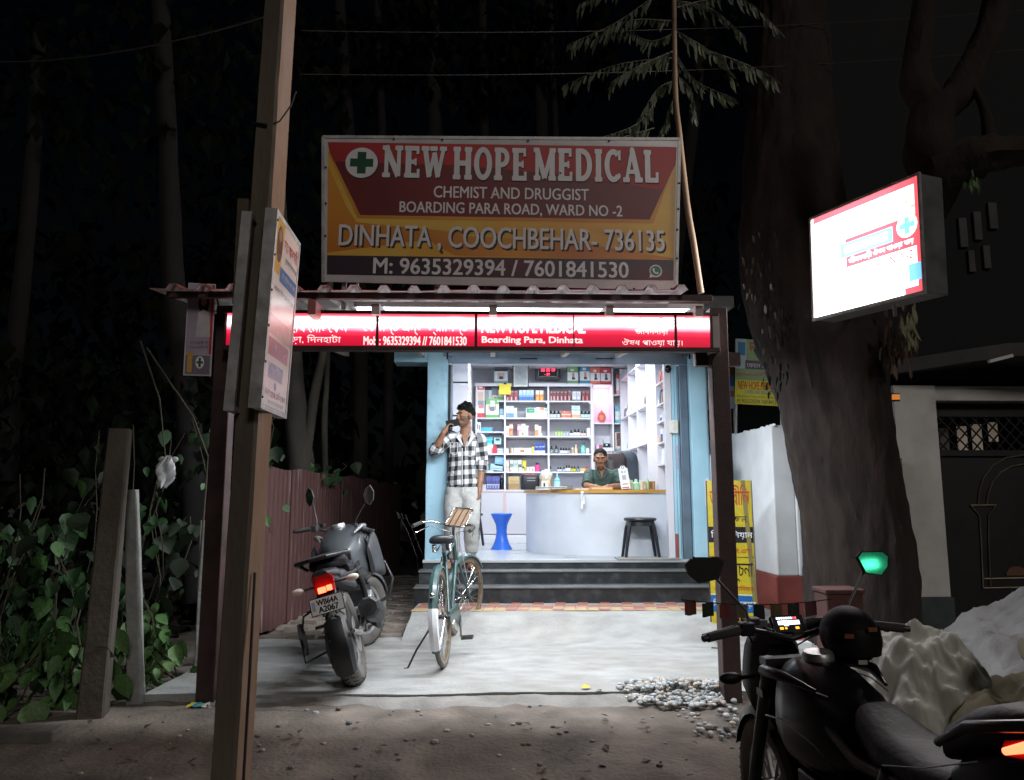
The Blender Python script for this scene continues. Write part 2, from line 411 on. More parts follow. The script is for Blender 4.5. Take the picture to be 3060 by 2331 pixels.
part('inner_lining', MB().bx(-.548, -.50, 8.47, 11.31, FZ, 3.11, m_lilac)); part('inner_lining', MB().bx(2.12, 2.218, 8.47, 11.31, FZ, 3.11, m_lilac))
# rolled shutter, its guide rails and lower bar with two handles
sh = empty('roller_shutter', (.8, 8.1, 2.64), 'rolled-up grey steel shutter bar with two handles under the red light box', 'shutter')
MB().bx(-.50, 2.10, 8.075, 8.13, 2.653, 2.80, m_steel).build('bottom_bar', sh, bevel=.006)
rl = MB()
for k in range(5): rl.tube([(-.45, 8.16, 2.72 + k * .045), (2.05, 8.16, 2.72 + k * .045)], .024, m_steel, 8)
rl.build('slat_roll', sh, smooth=50)
for px in (1580, 1806):
    p = at(px, 1070, 8.07); MB().tube([(p.x - .09, 8.076, p.z), (p.x - .085, 8.045, p.z - .005), (p.x + .085, 8.045, p.z - .005), (p.x + .09, 8.076, p.z)], .007, m_black, 6).build('handle', sh, smooth=50)
for px in (1338, 2055):
    p = at(px, 1050, 8.05); MB().bx(p.x - .045, p.x + .045, 8.02, 8.07, p.z - .05, p.z + .05, m_steel).tube([(p.x, 8.015, p.z - .02), (p.x, 7.985, p.z - .02), (p.x, 7.985, p.z - .09)], .009, m_black, 6).build('hasp', sh)
MB().bx(-.495, -.43, 8.10, 8.17, FZ, 2.64, m_steel).bx(-.475, -.45, 8.085, 8.1, FZ, 2.64, m_black).build('guide_rail', sh, bevel=.004)
MB().bx(2.005, 2.09, 8.06, 8.17, FZ - .06, 2.64, m_steel).build('guide_rail', sh, bevel=.004)
j = MB(); j.bx(1.93, 1.957, 8.10, 8.2, FZ, 2.64, m_blue).bx(1.96, 1.983, 8.09, 8.2, FZ, 2.64, m_blue).bx(1.985, 2.003, 8.11, 8.2, FZ, 2.64, m_blue); part('door_jamb', j, bevel=.003)
part('jamb_base', MB().bx(1.925, 1.955, 8.085, 8.1, FZ, FZ + .26, m_red))
part('side_panel', MB().bx(1.86, 1.925, 8.12, 8.2, FZ, 2.9, m_lilac))

# tube lights on the shop ceiling (hidden by the shutter box from the road, lit)
m_tube = emit('tube_glow', (.9, .95, 1.), 6)
def tube_light(x, y, z, L, label, power, ax='x', tilt=0., col=(.86, .93, 1.)):
    d = V((1, 0, 0)) if ax == 'x' else V((0, 1, 0)); p = V((x, y, z)); root = empty('tube_light', p, label, 'lamp')
    sx, sy = (L, .05) if ax == 'x' else (.05, L)
    MB().box(p + V((0, 0, .03)), (sx, sy, .035), m_white).build('batten', root)
    MB().tube([p - d * (L / 2 - .02), p + d * (L / 2 - .02)], .014, m_tube, 10).build('tube', root, smooth=50)
    la = bpy.data.lights.new('tube_lamp', 'AREA'); la.shape = 'RECTANGLE'; la.size = L; la.size_y = .05; la.energy = power; la.color = col
    lo = bpy.data.objects.new('tube_lamp', la); COL.objects.link(lo); lo.parent = root; lo.location = (0, 0, -.03)
    lo.rotation_euler = (tilt, 0, R(90) if ax == 'y' else 0)
    return root
tube_light(.3, 9.6, 3.06, 1.2, 'white tube light on the ceiling over the middle of the shop', 41)
tube_light(1.3, 9.6, 3.06, 1.2, 'white tube light on the ceiling over the seated man', 41)
tube_light(.8, 8.45, 3.03, 1.2, 'white tube light on the ceiling just inside the shutter', 30)

# ================================================================ canopy in front
CY0, CY1 = 4.62, 8.0
def cz(y): return 2.508 + (y - CY0) * .10
can = empty('canopy', (-.3, 4.95, 0), 'corrugated red sheet canopy on brown steel posts in front of the shop', 'canopy')
prof = []; x = -2.12
per = .186
while x < 1.2:
    for dx, h in ((0, 0), (.095, 0), (.118, .034), (.158, .034), (.181, 0)): prof.append((x + dx, h))
    x += per
vs = []; fs = []; n = len(prof)
for y in (CY0, 5.5, 6.5, CY1):
    for (px, h) in prof: vs.append((px, y + .012 * math.sin(px * 9) * (y == CY0), cz(y) + h + .008 * math.sin(px * 1.3)))
for j in range(3):
    for i in range(n - 1): fs.append((j * n + i, j * n + i + 1, (j + 1) * n + i + 1, (j + 1) * n + i))
rs = MB().add(vs, fs, m_roof).build('roof_sheet', can, merge=False)
so = rs.modifiers.new('solid', 'SOLIDIFY'); so.thickness = .004; so.offset = -1; so.material_offset = 1
rs.data.materials.append(mat('sheet_underside', (.62, .60, .60), .5, var=.1, scale=5)); so.material_offset_rim = 0
MB().bx(-2.05, 1.40, 4.70, 4.735, cz(4.7) - .048, cz(4.7) - .008, m_rust).build('front_purlin', can, bevel=.003)
for y in (5.6, 6.6, 7.6): MB().bx(-2.05, 1.36, y, y + .045, cz(y) - .06, cz(y) - .012, m_beam).build('purlin', can)
for x in (-1.55, -.75, .0, .75, 1.33):
    b = MB(); b.add([(x - .025, 4.76, cz(4.76) - .14), (x + .025, 4.76, cz(4.76) - .14), (x + .025, 8.0, cz(8) - .14), (x - .025, 8.0, cz(8) - .14),
                     (x - .025, 4.76, cz(4.76) - .072), (x + .025, 4.76, cz(4.76) - .072), (x + .025, 8.0, cz(8) - .072), (x - .025, 8.0, cz(8) - .072)],
                    [(0, 3, 2, 1), (4, 5, 6, 7), (0, 1, 5, 4), (1, 2, 6, 5), (2, 3, 7, 6), (3, 0, 4, 7)], m_beam); b.build('rafter', can)
MB().bx(-1.16, -1.11, 4.68, 4.90, 2.36, 2.455, m_roof).build('beam_end', can, bevel=.003)
for (x, y) in ((1.50, 4.965), (-1.765, 5.0)):
    MB().bx(x - .057, x + .057, y - .057, y + .057, -.1, 2.48, m_rust).build('post', can, bevel=.006)
MB().bx(1.36, 1.66, 4.99, 5.05, 2.10, 2.19, m_rust).build('bracket', can)

# red backlit box along the canopy front
LBY = 4.84
lb = empty('light_box', (-.2, LBY, 2.18), 'long red backlit sign box with white Bengali and English lettering under the canopy edge', 'sign')
LX0, LX1, LZ0, LZ1 = -1.73, 1.475, 2.175, 2.418
MB().bx(LX0, LX1, LBY + .012, LBY + .2, LZ0 + .015, LZ1 - .01, m_rust).build('casing', lb)
fr = MB()
fr.bx(LX0, LX1, LBY - .012, LBY + .02, LZ0 - .012, LZ0 + .016, m_rust).bx(LX0, LX1, LBY - .012, LBY + .02, LZ1 - .016, LZ1 + .006, m_rust)
fr.build('frame', lb, bevel=.002)
ML = frame((0, LBY, 0), (1, 0, 0), (0, 0, 1))
def onp(M, x, y):                    # photo spot -> panel coordinates
    o = M.inverted() @ V((0, 0, CAM_Z)); r = M.inverted().to_3x3() @ ray(x, y); t = -o.z / r.z; p = o + r * t; return p.x, p.y
def c1(cx, cy): return 850 + cx * .5667, 380 + cy * .5667
zr = (LZ0 + .02, LZ1 - .016)
st = [(0, .55), (.30, .75), (.5, 1.6), (.62, 5.0), (.85, 7.0), (1, 3.5)]
e_red = emit('lit_red', (1., .012, .05), .55, (2, zr, st)); e_red2 = emit('lit_red_spill', (1., .30, .32), .28, (2, zr, [(0, 0), (.42, 0.02), (.58, 1.5), (.8, 6), (1, 3)]))
e_let = emit('lit_white', (1., .95, .93), 1., (2, zr, [(0, .9), (.45, 1.2), (.55, 3.5), (1, 5)]))
bars = [onp(ML, *c1(b, 1060))[0] for b in (490, 1010, 2062)]
edges = [LX0 + .01] + bars + [LX1 - .05]
def emix():
    m = bpy.data.materials.new('lit_flex'); m.use_nodes = True; t = m.node_tree; n = t.nodes; L = t.links; p = n['Principled BSDF']
    p.inputs['Base Color'].default_value = (.5, .03, .05, 1); p.inputs['Roughness'].default_value = .3
    ge = n.new('ShaderNodeNewGeometry'); sp = n.new('ShaderNodeSeparateXYZ'); L.new(ge.outputs['Position'], sp.inputs[0])
    nz = n.new('ShaderNodeTexNoise'); nz.inputs['Scale'].default_value = 2.2; nz.inputs['Detail'].default_value = 3; L.new(ge.outputs['Position'], nz.inputs['Vector'])
    a = n.new('ShaderNodeMapRange'); a.inputs[1].default_value = zr[0]; a.inputs[2].default_value = zr[1]; L.new(sp.outputs[2], a.inputs[0])
    ad = n.new('ShaderNodeMath'); ad.operation = 'MULTIPLY_ADD'; ad.inputs[1].default_value = .22; L.new(nz.outputs[0], ad.inputs[0]); 
    sb = n.new('ShaderNodeMath'); sb.operation = 'SUBTRACT'; sb.inputs[1].default_value = .11; L.new(a.outputs[0], sb.inputs[0]); L.new(sb.outputs[0], ad.inputs[2])
    cr = n.new('ShaderNodeValToRGB'); L.new(ad.outputs[0], cr.inputs[0]); e = cr.color_ramp.elements; cr.color_ramp.interpolation = 'EASE'
    e[0].position = 0; e[0].color = (.50, .004, .03, 1); e[1].position = 1; e[1].color = (1, .05, .09, 1)
    for ps, c in ((.30, (.62, .006, .04)), (.45, (1, .035, .085)), (.56, (1, .22, .30)), (.70, (1, .85, .85)), (.86, (1, .65, .68))):
        k = e.new(ps); k.color = c + (1,)
    L.new(cr.outputs[0], p.inputs['Emission Color'])
    s2 = n.new('ShaderNodeValToRGB'); L.new(ad.outputs[0], s2.inputs[0]); f = s2.color_ramp.elements; f[0].color = (.25, .25, .25, 1); f[1].color = (.5, .5, .5, 1)
    k = f.new(.42); k.color = (.3, .3, .3, 1); k = f.new(.68); k.color = (1, 1, 1, 1)
    mu = n.new('ShaderNodeMath'); mu.operation = 'MULTIPLY'; mu.inputs[1].default_value = 4.2; L.new(s2.outputs[0], mu.inputs[0]); L.new(mu.outputs[0], p.inputs['Emission Strength'])
    return m
e_flex = emix()
for a, b in zip(edges[:-1], edges[1:]):
    MB().bx(a + .009, b - .009, LBY - .001, LBY + .012, zr[0], zr[1], e_flex).build('lit_panel', lb)
for b in bars + [LX1 - .05]: MB().bx(b - .008, b + .008, LBY - .010, LBY + .012, zr[0], zr[1], m_rust).build('divider', lb)
MB().bx(LX1 - .04, LX1 + .005, LBY - .004, LBY + .19, LZ0 - .005, LZ1, m_beam).build('end_cap', lb)
b = onp(ML, *c1(1525, 1060))[0]; MB().bx(b - .004, b + .004, LBY - .006, LBY - .002, zr[0], zr[1], m_red).build('divider', lb)
def put(M, mb, s, x0, x1, y0, y1, mt, conv=c1, w=.003, bold=0., shear=0.):
    a = onp(M, *conv(x0, (y0 + y1) / 2))[0]; b = onp(M, *conv(x1, (y0 + y1) / 2))[0]; xm = (x0 + x1) / 2
    c = onp(M, *conv(xm, y1))[1]; d = onp(M, *conv(xm, y0))[1]
    return text(mb, s, a, b, c, d, mt, M, w, bold, shear=shear)
for s, x0, x1, y0, y1, bo in (('িনউ েহাপ েমিডেকল', -90, 335, 1000, 1085, 0), ('পাড়া, িদনহাটা', -20, 298, 1092, 1142, 0), ('েকিমস্ট এন্ড ড্রািগস্ট', 415, 968, 1005, 1095, 0),
    ('Mob : 9635329394 // 7601841530', 418, 960, 1102, 1147, .02), ('NEW HOPE MEDICAL', 1040, 1585, 1008, 1084, .03), ('Boarding Para, Dinhata', 1042, 1572, 1103, 1146, .02),
    ('এখােন সকল প্রকার', 1765, 2110, 1000, 1046, 0), ('জীবনদায়ী', 1850, 2022, 1056, 1096, 0), ('ঔষধ পাওয়া যায়।', 1780, 2098, 1112, 1156, 0)):
    put(ML, MB(), s, x0, x1, y0, y1, e_let, bold=bo, w=.004).build('lettering', lb)
# downward strip light fixed to the back of the box: it lights the forecourt
tube_light(.25, LBY + .27, 2.50, 2.4, 'strip light fixed behind the red sign box under the canopy', 128, tilt=R(28), col=(.90, .95, 1.))
tube_light(.75, 6.75, cz(6.75) - .14, 1.2, 'tube light under the middle of the canopy before the shop steps', 42, tilt=R(12), col=(.90, .95, 1.))
# ================================================================ signs
# rounded slab-serif capitals for the shop name
T_ = .29
def _seg(x0, y0, x1, y1, t): 
    d = V((x1 - x0, y1 - y0)); d.normalize(); n = V((-d.y, d.x)) * t / 2; e = d * 0
    return [(x0 + n.x - e.x, y0 + n.y - e.y), (x0 - n.x - e.x, y0 - n.y - e.y), (x1 - n.x + e.x, y1 - n.y + e.y), (x1 + n.x + e.x, y1 + n.y + e.y)]
def _arc(cx, cy, rx, ry, a0, a1, t, n=16):
    o = []; i = []
    for k in range(n + 1):
        a = R(a0 + (a1 - a0) * k / n); o.append((cx + rx * math.cos(a), cy + ry * math.sin(a))); i.append((cx + (rx - t) * math.cos(a), cy + (ry - t * .62) * math.sin(a)))
    return [[o[k], o[k + 1], i[k + 1], i[k]] for k in range(n)]
def _ser(x, y, w=.40, h=.15):
    y = y + (h * .5 if y < .5 else -h * .5)
    pts = circ(x, y, w / 2, 14, ry=h / 2); sx = lambda c: max(-1, min(1, c * 1.35))
    return [(x + sx((p[0] - x) / (w / 2)) * w / 2, y + sx((p[1] - y) / (h / 2)) * h / 2) for p in pts]
def glyph(c):
    S = lambda *a: [_seg(*a)]
    g = {'N': (S(.2, .02, .2, .98, .2) + S(.16, .95, .8, .06, .26) + S(.82, .04, .82, .98, .19) + [_ser(.2, 0), _ser(.17, 1, .36), _ser(.82, 1)], 1.0),
     'E': (S(.22, .02, .22, .98, T_) + S(.1, .925, .72, .925, .15) + S(.1, .075, .76, .075, .15) + S(.2, .5, .58, .5, .14) + [_ser(.2, 0, .36), _ser(.2, 1, .36)] + S(.68, .74, .68, .99, .14) + S(.72, .01, .72, .28, .14) + S(.58, .39, .58, .61, .11), .82),
     'W': (S(.14, .96, .38, .04, .25) + S(.36, .04, .62, .8, .17) + S(.6, .8, .82, .04, .25) + S(.8, .04, 1.08, .96, .18) + [_ser(.16, 1, .4), _ser(.58, 1, .38), _ser(1.06, 1, .36)], 1.2),
     'H': (S(.2, .02, .2, .98, T_) + S(.8, .02, .8, .98, T_) + S(.2, .5, .8, .5, .16) + [_ser(.2, 0), _ser(.2, 1), _ser(.8, 0), _ser(.8, 1)], 1.0),
     'O': (_arc(.5, .5, .48, .51, 0, 360, .27, 28), 1.0),
     'P': (S(.22, .02, .22, .98, T_) + _arc(.42, .7, .40, .30, -100, 100, .25) + S(.1, .925, .45, .925, .15) + S(.2, .46, .45, .46, .13) + [_ser(.22, 0, .44), _ser(.18, 1, .32)], .86),
     'M': (S(.2, .02, .2, .98, .19) + S(1.0, .02, 1.0, .98, T_) + S(.2, .95, .6, .08, .25) + S(.6, .08, 1.0, .95, .2) + [_ser(.2, 0, .36), _ser(.16, 1, .3), _ser(1.0, 0), _ser(1.04, 1, .32)], 1.2),
     'D': (S(.22, .02, .22, .98, T_) + _arc(.42, .5, .52, .495, -92, 92, .27, 20) + S(.1, .925, .44, .925, .15) + S(.1, .075, .44, .075, .15), .98),
     'I': (S(.22, .02, .22, .98, T_) + [_ser(.22, 0), _ser(.22, 1)], .44),
     'C': (_arc(.5, .5, .48, .51, 48, 312, .27, 24) + S(.82, .66, .82, .97, .13) + [circ(.79, .18, .09, 10)], .92),
     'A': (S(.18, .04, .5, .98, .17) + S(.5, .98, .84, .04, .27) + S(.28, .32, .7, .32, .13) + [_ser(.18, 0, .36), _ser(.84, 0, .42), circ(.5, .95, .13, 12)], 1.02),
     'L': (S(.22, .02, .22, .98, T_) + S(.1, .075, .74, .075, .15) + [_ser(.22, 1)] + S(.72, .01, .72, .32, .15), .84)}
    return g[c]
def serif(mb, s, u0, u1, v0, v1, mt, M, w, sh=None, off=(.012, -.012)):
    polys = []; x = 0
    for c in s:
        if c == ' ': x += .35; continue
        ps, wd = glyph(c)
        polys += [[(p[0] + x, p[1]) for p in q] for q in ps]; x += wd + .08
    x -= .08; sx = (u1 - u0) / x; sy = v1 - v0
    for i, q in enumerate(polys):
        pp = [(u0 + p[0] * sx, v0 + p[1] * sy) for p in q]
        if sh: mb.flat([(p[0] + off[0], p[1] + off[1]) for p in pp], sh, M, w + .00006 * (i % 40))
        else: mb.flat(pp, mt, M, w + .00006 * (i % 40))
    return mb
# ---- the big flex board above the canopy
SY = 5.22
MS = frame((.06, SY, 3.2), (1, 0, -.011), (0, .03, 1))
def px(x, y): return onp(MS, *c1(x, y))
sg = empty('sign_board', (.06, SY, 2.66), 'large dim red and yellow pharmacy name board standing on the canopy roof', 'sign')
def quad(mb, pts, mt, w, d=0.0):
    p = [px(*q) for q in pts]
    return mb.flat(p[::-1], mt, MS, w) if not d else mb.prism(p[::-1], d, mt, MS, w)
m_sred = mat('print_red', (.38, .018, .02), .45, scale=.9, col2=(.62, .02, .02), lo=.5, hi=.75, detail=2)
m_smar = mat('print_maroon', (.19, .008, .012), .45, var=.3, scale=1.1, detail=2)
m_sor = mat('print_orange', (.55, .15, .018), .4, scale=1.2, col2=(.75, .32, .03), detail=2)
m_syel = mat('print_yellow', (.78, .40, .04), .4, scale=1.6, col2=(.82, .52, .08), lo=.4, hi=.6, detail=3, stretch=(1, 1, 2))
m_snavy = mat('print_navy', (.035, .018, .035), .4, scale=1.3, col2=(.20, .012, .02), lo=.52, hi=.72, detail=1)
m_ltr = mat('print_white', (.80, .79, .80), .4, var=.05, scale=9)
m_lsh = mat('print_shadow', (.02, .012, .012), .5)
quad(MB(), [(205, 52), (2085, 62), (2068, 858), (203, 812)], m_flexw, -.01, .012).build('flex_sheet', sg)
fr = MB()
for a, b in (((203, 50), (2087, 62)), ((2083, 60), (2066, 858)), ((205, 50), (205, 815))):
    p = [px(*a), px(*b)]; d = V((p[1][0] - p[0][0], p[1][1] - p[0][1])).normalized() * .0; n = V((-(p[1][1] - p[0][1]), p[1][0] - p[0][0])).normalized() * .011
    fr.prism([(p[0][0] + n.x, p[0][1] + n.y), (p[0][0] - n.x, p[0][1] - n.y), (p[1][0] - n.x, p[1][1] - n.y), (p[1][0] + n.x, p[1][1] + n.y)], .022, m_tin, MS, -.014)
fr.build('frame', sg)
pf = MB()
quad(pf, [(230, 78), (2068, 104), (2052, 806), (226, 772)], m_syel, .003)
quad(pf, [(230, 200), (330, 420), (380, 500), (1000, 560), (226, 660)], m_sor, .0036)
quad(pf, [(700, 560), (1500, 600), (2054, 690), (2054, 700), (900, 675)], m_sor, .0040)
quad(pf, [(230, 130), (1000, 110), (2068, 160), (1945, 506), (385, 478)], m_sor, .0044)
quad(pf, [(230, 78), (2068, 104), (2062, 190), (1925, 486), (400, 462), (240, 130)], m_smar, .0048)
quad(pf, [(230, 78), (2068, 104), (2060, 200), (1990, 330), (1500, 250), (900, 200), (260, 180)], m_sred, .0052)
quad(pf, [(226, 674), (2052, 700), (2050, 806), (225, 774)], m_snavy, .0056)
pf.build('print', sg, merge=False)
cr_ = MB(); cx, cyv = px(408, 187); r0 = .116
cr_.flat(circ(cx + .006, cyv - .006, r0 * 1.02, 40), m_lsh, MS, .0060); cr_.flat(circ(cx, cyv, r0, 40), m_ltr, MS, .0066)
gm = mat('print_green', (.008, .085, .035), .4); a, c = .083, .031
cr_.flat([(cx - c, cyv - a), (cx + c, cyv - a), (cx + c, cyv - c), (cx + a, cyv - c), (cx + a, cyv + c), (cx + c, cyv + c), (cx + c, cyv + a), (cx - c, cyv + a), (cx - c, cyv + c), (cx - a, cyv + c), (cx - a, cyv - c), (cx - c, cyv - c)], gm, MS, .0072)
cr_.build('emblem', sg, merge=False)
for s, x0, x1, y0, y1 in (('NEW', 518, 852, 100, 268), ('HOPE', 890, 1280, 108, 280), ('MEDICAL', 1312, 1974, 116, 288)):
    a, b = px(x0, (y0 + y1) / 2)[0], px(x1, (y0 + y1) / 2)[0]; c, d = px((x0 + x1) / 2, y1)[1], px((x0 + x1) / 2, y0)[1]
    q = MB(); serif(q, s, a, b, c, d, m_ltr, MS, .0062, sh=m_lsh, off=(.005, -.006)); serif(q, s, a, b, c, d, m_ltr, MS, .0100); q.build('lettering', sg, merge=False)
for s, x0, x1, y0, y1, bo, shd in (('CHEMIST AND DRUGGIST', 788, 1603, 318, 378, .012, 0), ('BOARDING PARA ROAD, WARD NO -2', 608, 1780, 402, 468, .014, 0), ('DINHATA , COOCHBEHAR- 736135', 288, 2002, 528, 656, .012, .006), ('M: 9635329394 / 7601841530', 470, 1812, 700, 782, .014, 0)):
    q = MB()
    if shd: M2 = MS @ Matrix.Translation(V((.008, -.008, 0))); put(MS @ Matrix.Translation(V((0, 0, 0))), q, s, x0 + 9, x1 + 9, y0 + 9, y1 + 9, m_lsh, w=.0064, bold=bo)
    put(MS, q, s, x0, x1, y0, y1, m_ltr, w=.0078, bold=bo); q.build('lettering', sg, merge=False)
q = MB(); cx, cyv = px(1957, 757)
q.flat(circ(cx, cyv, .046, 24), m_ltr, MS, .0062); q.flat([(cx - .046, cyv - .05), (cx - .01, cyv - .042), (cx - .038, cyv - .012)], m_ltr, MS, .0063)
q.flat(circ(cx, cyv, .037, 24), mat('print_green2', (.02, .20, .10), .4), MS, .007)
for p in _arc(cx + .012, cyv + .012, .036, .036, 185, 265, .013, 6): q.flat(p, m_ltr, MS, .0078)
q.flat(circ(cx - .016, cyv + .012, .008, 8), m_ltr, MS, .0081); q.flat(circ(cx + .011, cyv - .017, .008, 8), m_ltr, MS, .0081); q.build('emblem', sg, merge=False)
sc = MB()
for x, y in ((577, 62), (833, 66), (1284, 72), (1710, 74), (219, 212), (219, 402), (217, 572), (2079, 296), (2075, 432), (2070, 541), (2068, 692), (628, 836), (1058, 845), (1382, 848), (1842, 852), (2040, 852), (832, 660), (1454, 243)):
    a = px(x, y); sc.lathe([(.0, .0125), (.008, .0125), (.008, .008)], m_black, 8, MS @ Matrix.Translation(V((a[0], a[1], 0))))
sc.build('screws', sg)
for x in (-1.05, -.4, .3, 1.1):
    MB().bx(x - .015, x + .015, SY + .02, SY + .05, 2.53, 3.75, m_tin).build('back_post', sg); MB().tube([(x, SY + .05, 3.5), (x, 5.9, cz(5.9) + .03)], .012, m_tin, 6).build('brace', sg)

# ---- backlit projecting box at the right
A = V((2.55, 5.86, 2.62)); Bp = V((2.90, 4.90, 2.59)); H_ = .83
MR = frame(A, Bp - A, (0, 0, 1)); W_ = (Bp - A).length
ps = empty('projecting_light_box', (2.8, 5.3, 2.6), 'glaring white projecting light box hung in front of the big tree trunk', 'sign')
MB().prism(rect(0, W_, 0, H_), .205, mat('box_metal', (.16, .16, .155), .5, metal=.3, var=.2, scale=8), MR, -.215).build('casing', ps, bevel=.004)
fr = MB()
for q in (rect(-.006, W_ + .006, -.008, .014), rect(-.006, W_ + .006, H_ - .012, H_ + .008), rect(-.006, .012, .014, H_ - .012), rect(W_ - .012, W_ + .006, .014, H_ - .012)): fr.prism(q, .02, m_tin, MR, -.009)
fr.build('frame', ps)
gy = (1, (4.90, 5.86), [(0, .36), (.10, .55), (.3, .95), (.55, 1.), (1, .9)])
w_e = emit('side_white', (1., .97, .97), 5.2, gy); r_e = emit('side_red', (1., .10, .13), 3.6, gy); b_e = emit('side_blue', (.20, .55, 1.), 3.6, gy); y_e = emit('side_cream', (1., .80, .62), 5.2, gy); k_e = emit('side_line', (.75, .55, .5), 3., gy)
MB().flat(rect(.012, W_ - .012, .014, H_ - .012), w_e, MR, -.004).build('lit_panel', ps)
q = MB()
q.flat(rect(.03, W_ - .012, H_ - .055, H_ - .012), r_e, MR, -.002).flat(rect(W_ - .05, W_ - .012, .014, H_ - .055), r_e, MR, -.002).flat(rect(.35, W_ - .05, .34, .56), r_e, MR, -.0025)
q.flat(rect(.42, W_ - .05, .56, H_ - .055), y_e, MR, -.0025).flat(rect(W_ - .12, W_ - .012, .1, .22), b_e, MR, -.0015).flat(rect(W_ - .16, W_ - .012, .014, .06), r_e, MR, -.0015)
q.flat([(.30, .42), (W_ - .24, .42), (W_ - .24, .53), (.30, .53)], b_e, MR, -.0012).flat(circ(W_ - .12, .50, .085, 24), w_e, MR, -.0011)
q.flat(rect(W_ - .14, W_ - .10, .44, .56), b_e, MR, -.0009).flat(rect(W_ - .18, W_ - .06, .48, .52), b_e, MR, -.0008)
q.build('print', ps, merge=False)
for s, u0, u1, v0, v1, mt in (('NEW HOPE MEDICAL', .18, W_ - .05, .61, .76, k_e), ('CHEMIST AND DRUGGIST', .34, W_ - .28, .445, .505, w_e), ('জীবনদায়ী ঔষধ পাওয়া যায়', .38, W_ - .07, .355, .41, w_e), ('WARD NO -2', .5, W_ - .08, .26, .32, r_e)):
    text(MB(), s, u0, u1, v0, v1, mt, MR, .0006, .01).build('lettering', ps)
q = MB()
for i, (u, v) in enumerate(((.07, .62), (.11, .62), (.15, .62), (.08, .585), (.12, .585))):
    Mq = frame(Bp, (.96, .28, 0), (0, 0, 1)); q.flat([(u - .012, v + .012), (u + .012, v), (u - .012, v - .012)], emit('led_cool', (.55, .85, 1.), 1.4), Mq, .003)
q.build('vent_leds', ps)
MB().tube([(2.95, 5.6, 3.3), (3.1, 6.35, 3.35)], .018, m_rust, 6).build('bracket', ps); MB().tube([(2.95, 5.6, 2.75), (3.05, 6.35, 2.75)], .018, m_rust, 6).build('bracket', ps)
tg = MB().box((2.86, 5.22, 2.545), (.03, .004, .09), m_ltr).build('tag', ps)
la = bpy.data.lights.new('sign_lamp', 'AREA'); la.shape = 'RECTANGLE'; la.size = .85; la.size_y = .7; la.energy = 95; la.color = (1, .94, .94)
lo = bpy.data.objects.new('sign_lamp', la); COL.objects.link(lo)
lo.matrix_world = MR @ Matrix.Translation(V((W_ / 2, H_ / 2, .012))) @ Matrix.Rotation(PI, 4, 'X')
lo.parent = ps; lo.matrix_parent_inverse = wm(ps).inverted()

# ---- the roadside pole with its pair of advertising boards
m_pole = mat('old_concrete_pole', (.10, .082, .062), .9, scale=4, col2=(.17, .14, .10), bump=.6, bscale=35, stretch=(1, 1, .35), detail=9)
m_litstain = mat('lit_stained_pole_side', (.24, .13, .06), .85, scale=3, col2=(.34, .25, .20), bump=.5, bscale=30, stretch=(1, 1, .3), detail=9)  # right face: orange stain, with the light falling on it painted in too
pol = empty('utility_pole', (-1.1, 3.44, -.2), 'tall leaning concrete utility pole carrying two advertising boards', 'pole')
rings = []
for k in range(30):
    t = k / 29; z = -.35 + 5.1 * t; cx = -1.112 + .085 * t; w = .058 - .010 * t; d = .07 - .008 * t
    rings.append([(cx + x * w * 1. + y * .018 + .003 * fbm((x, y, z * 4)), 3.46 + y * d - x * .012, z) for x, y in ((-1, -.8), (-.8, -1), (.8, -1), (1, -.8), (1, .8), (.8, 1), (-.8, 1), (-1, .8))])
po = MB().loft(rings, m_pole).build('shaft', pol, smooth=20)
po.data.materials.append(m_litstain)
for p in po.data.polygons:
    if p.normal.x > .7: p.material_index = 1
MB().tube([(-1.032, 3.42, .9), (-1.028, 3.40, .5), (-1.035, 3.40, .0), (-1.03, 3.41, -.25)], .006, m_black, 6).build('cable', pol)
MB().tube([(-1.06, 3.40, 2.95), (-1.0, 3.38, 2.97), (-.95, 3.38, 3.05), (-.93, 3.38, 3.12)], .004, m_black, 5).tube([(-1.13, 3.40, 2.97), (-1.06, 3.38, 2.95)], .006, m_black, 5).build('wire_loop', pol)
MB().box((-1.16, 3.43, 2.35), (.05, .05, .5), mat('weathered_wood', (.10, .075, .05), .9, var=.3, scale=8)).build('wood_batten', pol)
def board(label, Mx, w, h, name, seed):
    root = empty(name, Mx @ V((w / 2, 0, 0)), label, 'signboard'); m_dk = mat('board_back', (.06, .045, .045), .6, var=.2, scale=4)
    MB().prism(rect(0, w, 0, h), .03, m_dk, Mx, -.032).build('panel', root)
    f = MB(); f.prism(rect(-.012, .012, -.01, h + .01), .055, m_tin, Mx, -.05).prism(rect(w - .012, w + .012, -.01, h + .01), .045, m_tin, Mx, -.042).prism(rect(.012, w - .012, -.01, .012), .045, m_tin, Mx, -.042).prism(rect(.012, w - .012, h - .012, h + .01), .045, m_tin, Mx, -.042)
    f.build('frame', root)
    s = MB()
    for k in range(6): s.lathe([(0, .006), (.006, .006), (.006, 0)], m_black, 6, Mx @ Matrix.Translation(V((0, .04 + k * (h - .08) / 5, .003))))
    s.build('screws', root); return root
MBd = frame((-1.005, 3.30, 1.615), (-.015, .47, 0), (.035, .012, .9))
rb = board('pale doctor advertising board on the right side of the pole, reflecting the red sign', MBd, .46, .885, 'advertising_board', 1)
m_gl = mat('glossy_flex', (.74, .62, .55), .22, var=.06, scale=5, bump=.05, bscale=6)
q = MB(); q.flat(rect(.014, .446, .014, .873), m_gl, MBd, .001); q.build('flex_sheet', rb)
q = MB()
I = lambda c, r=.25: ink(c, r)
q.flat([(.014, .62), (.12, .62), (.16, .873), (.014, .873)], I((.62, .36, .08)), MBd, .0018)
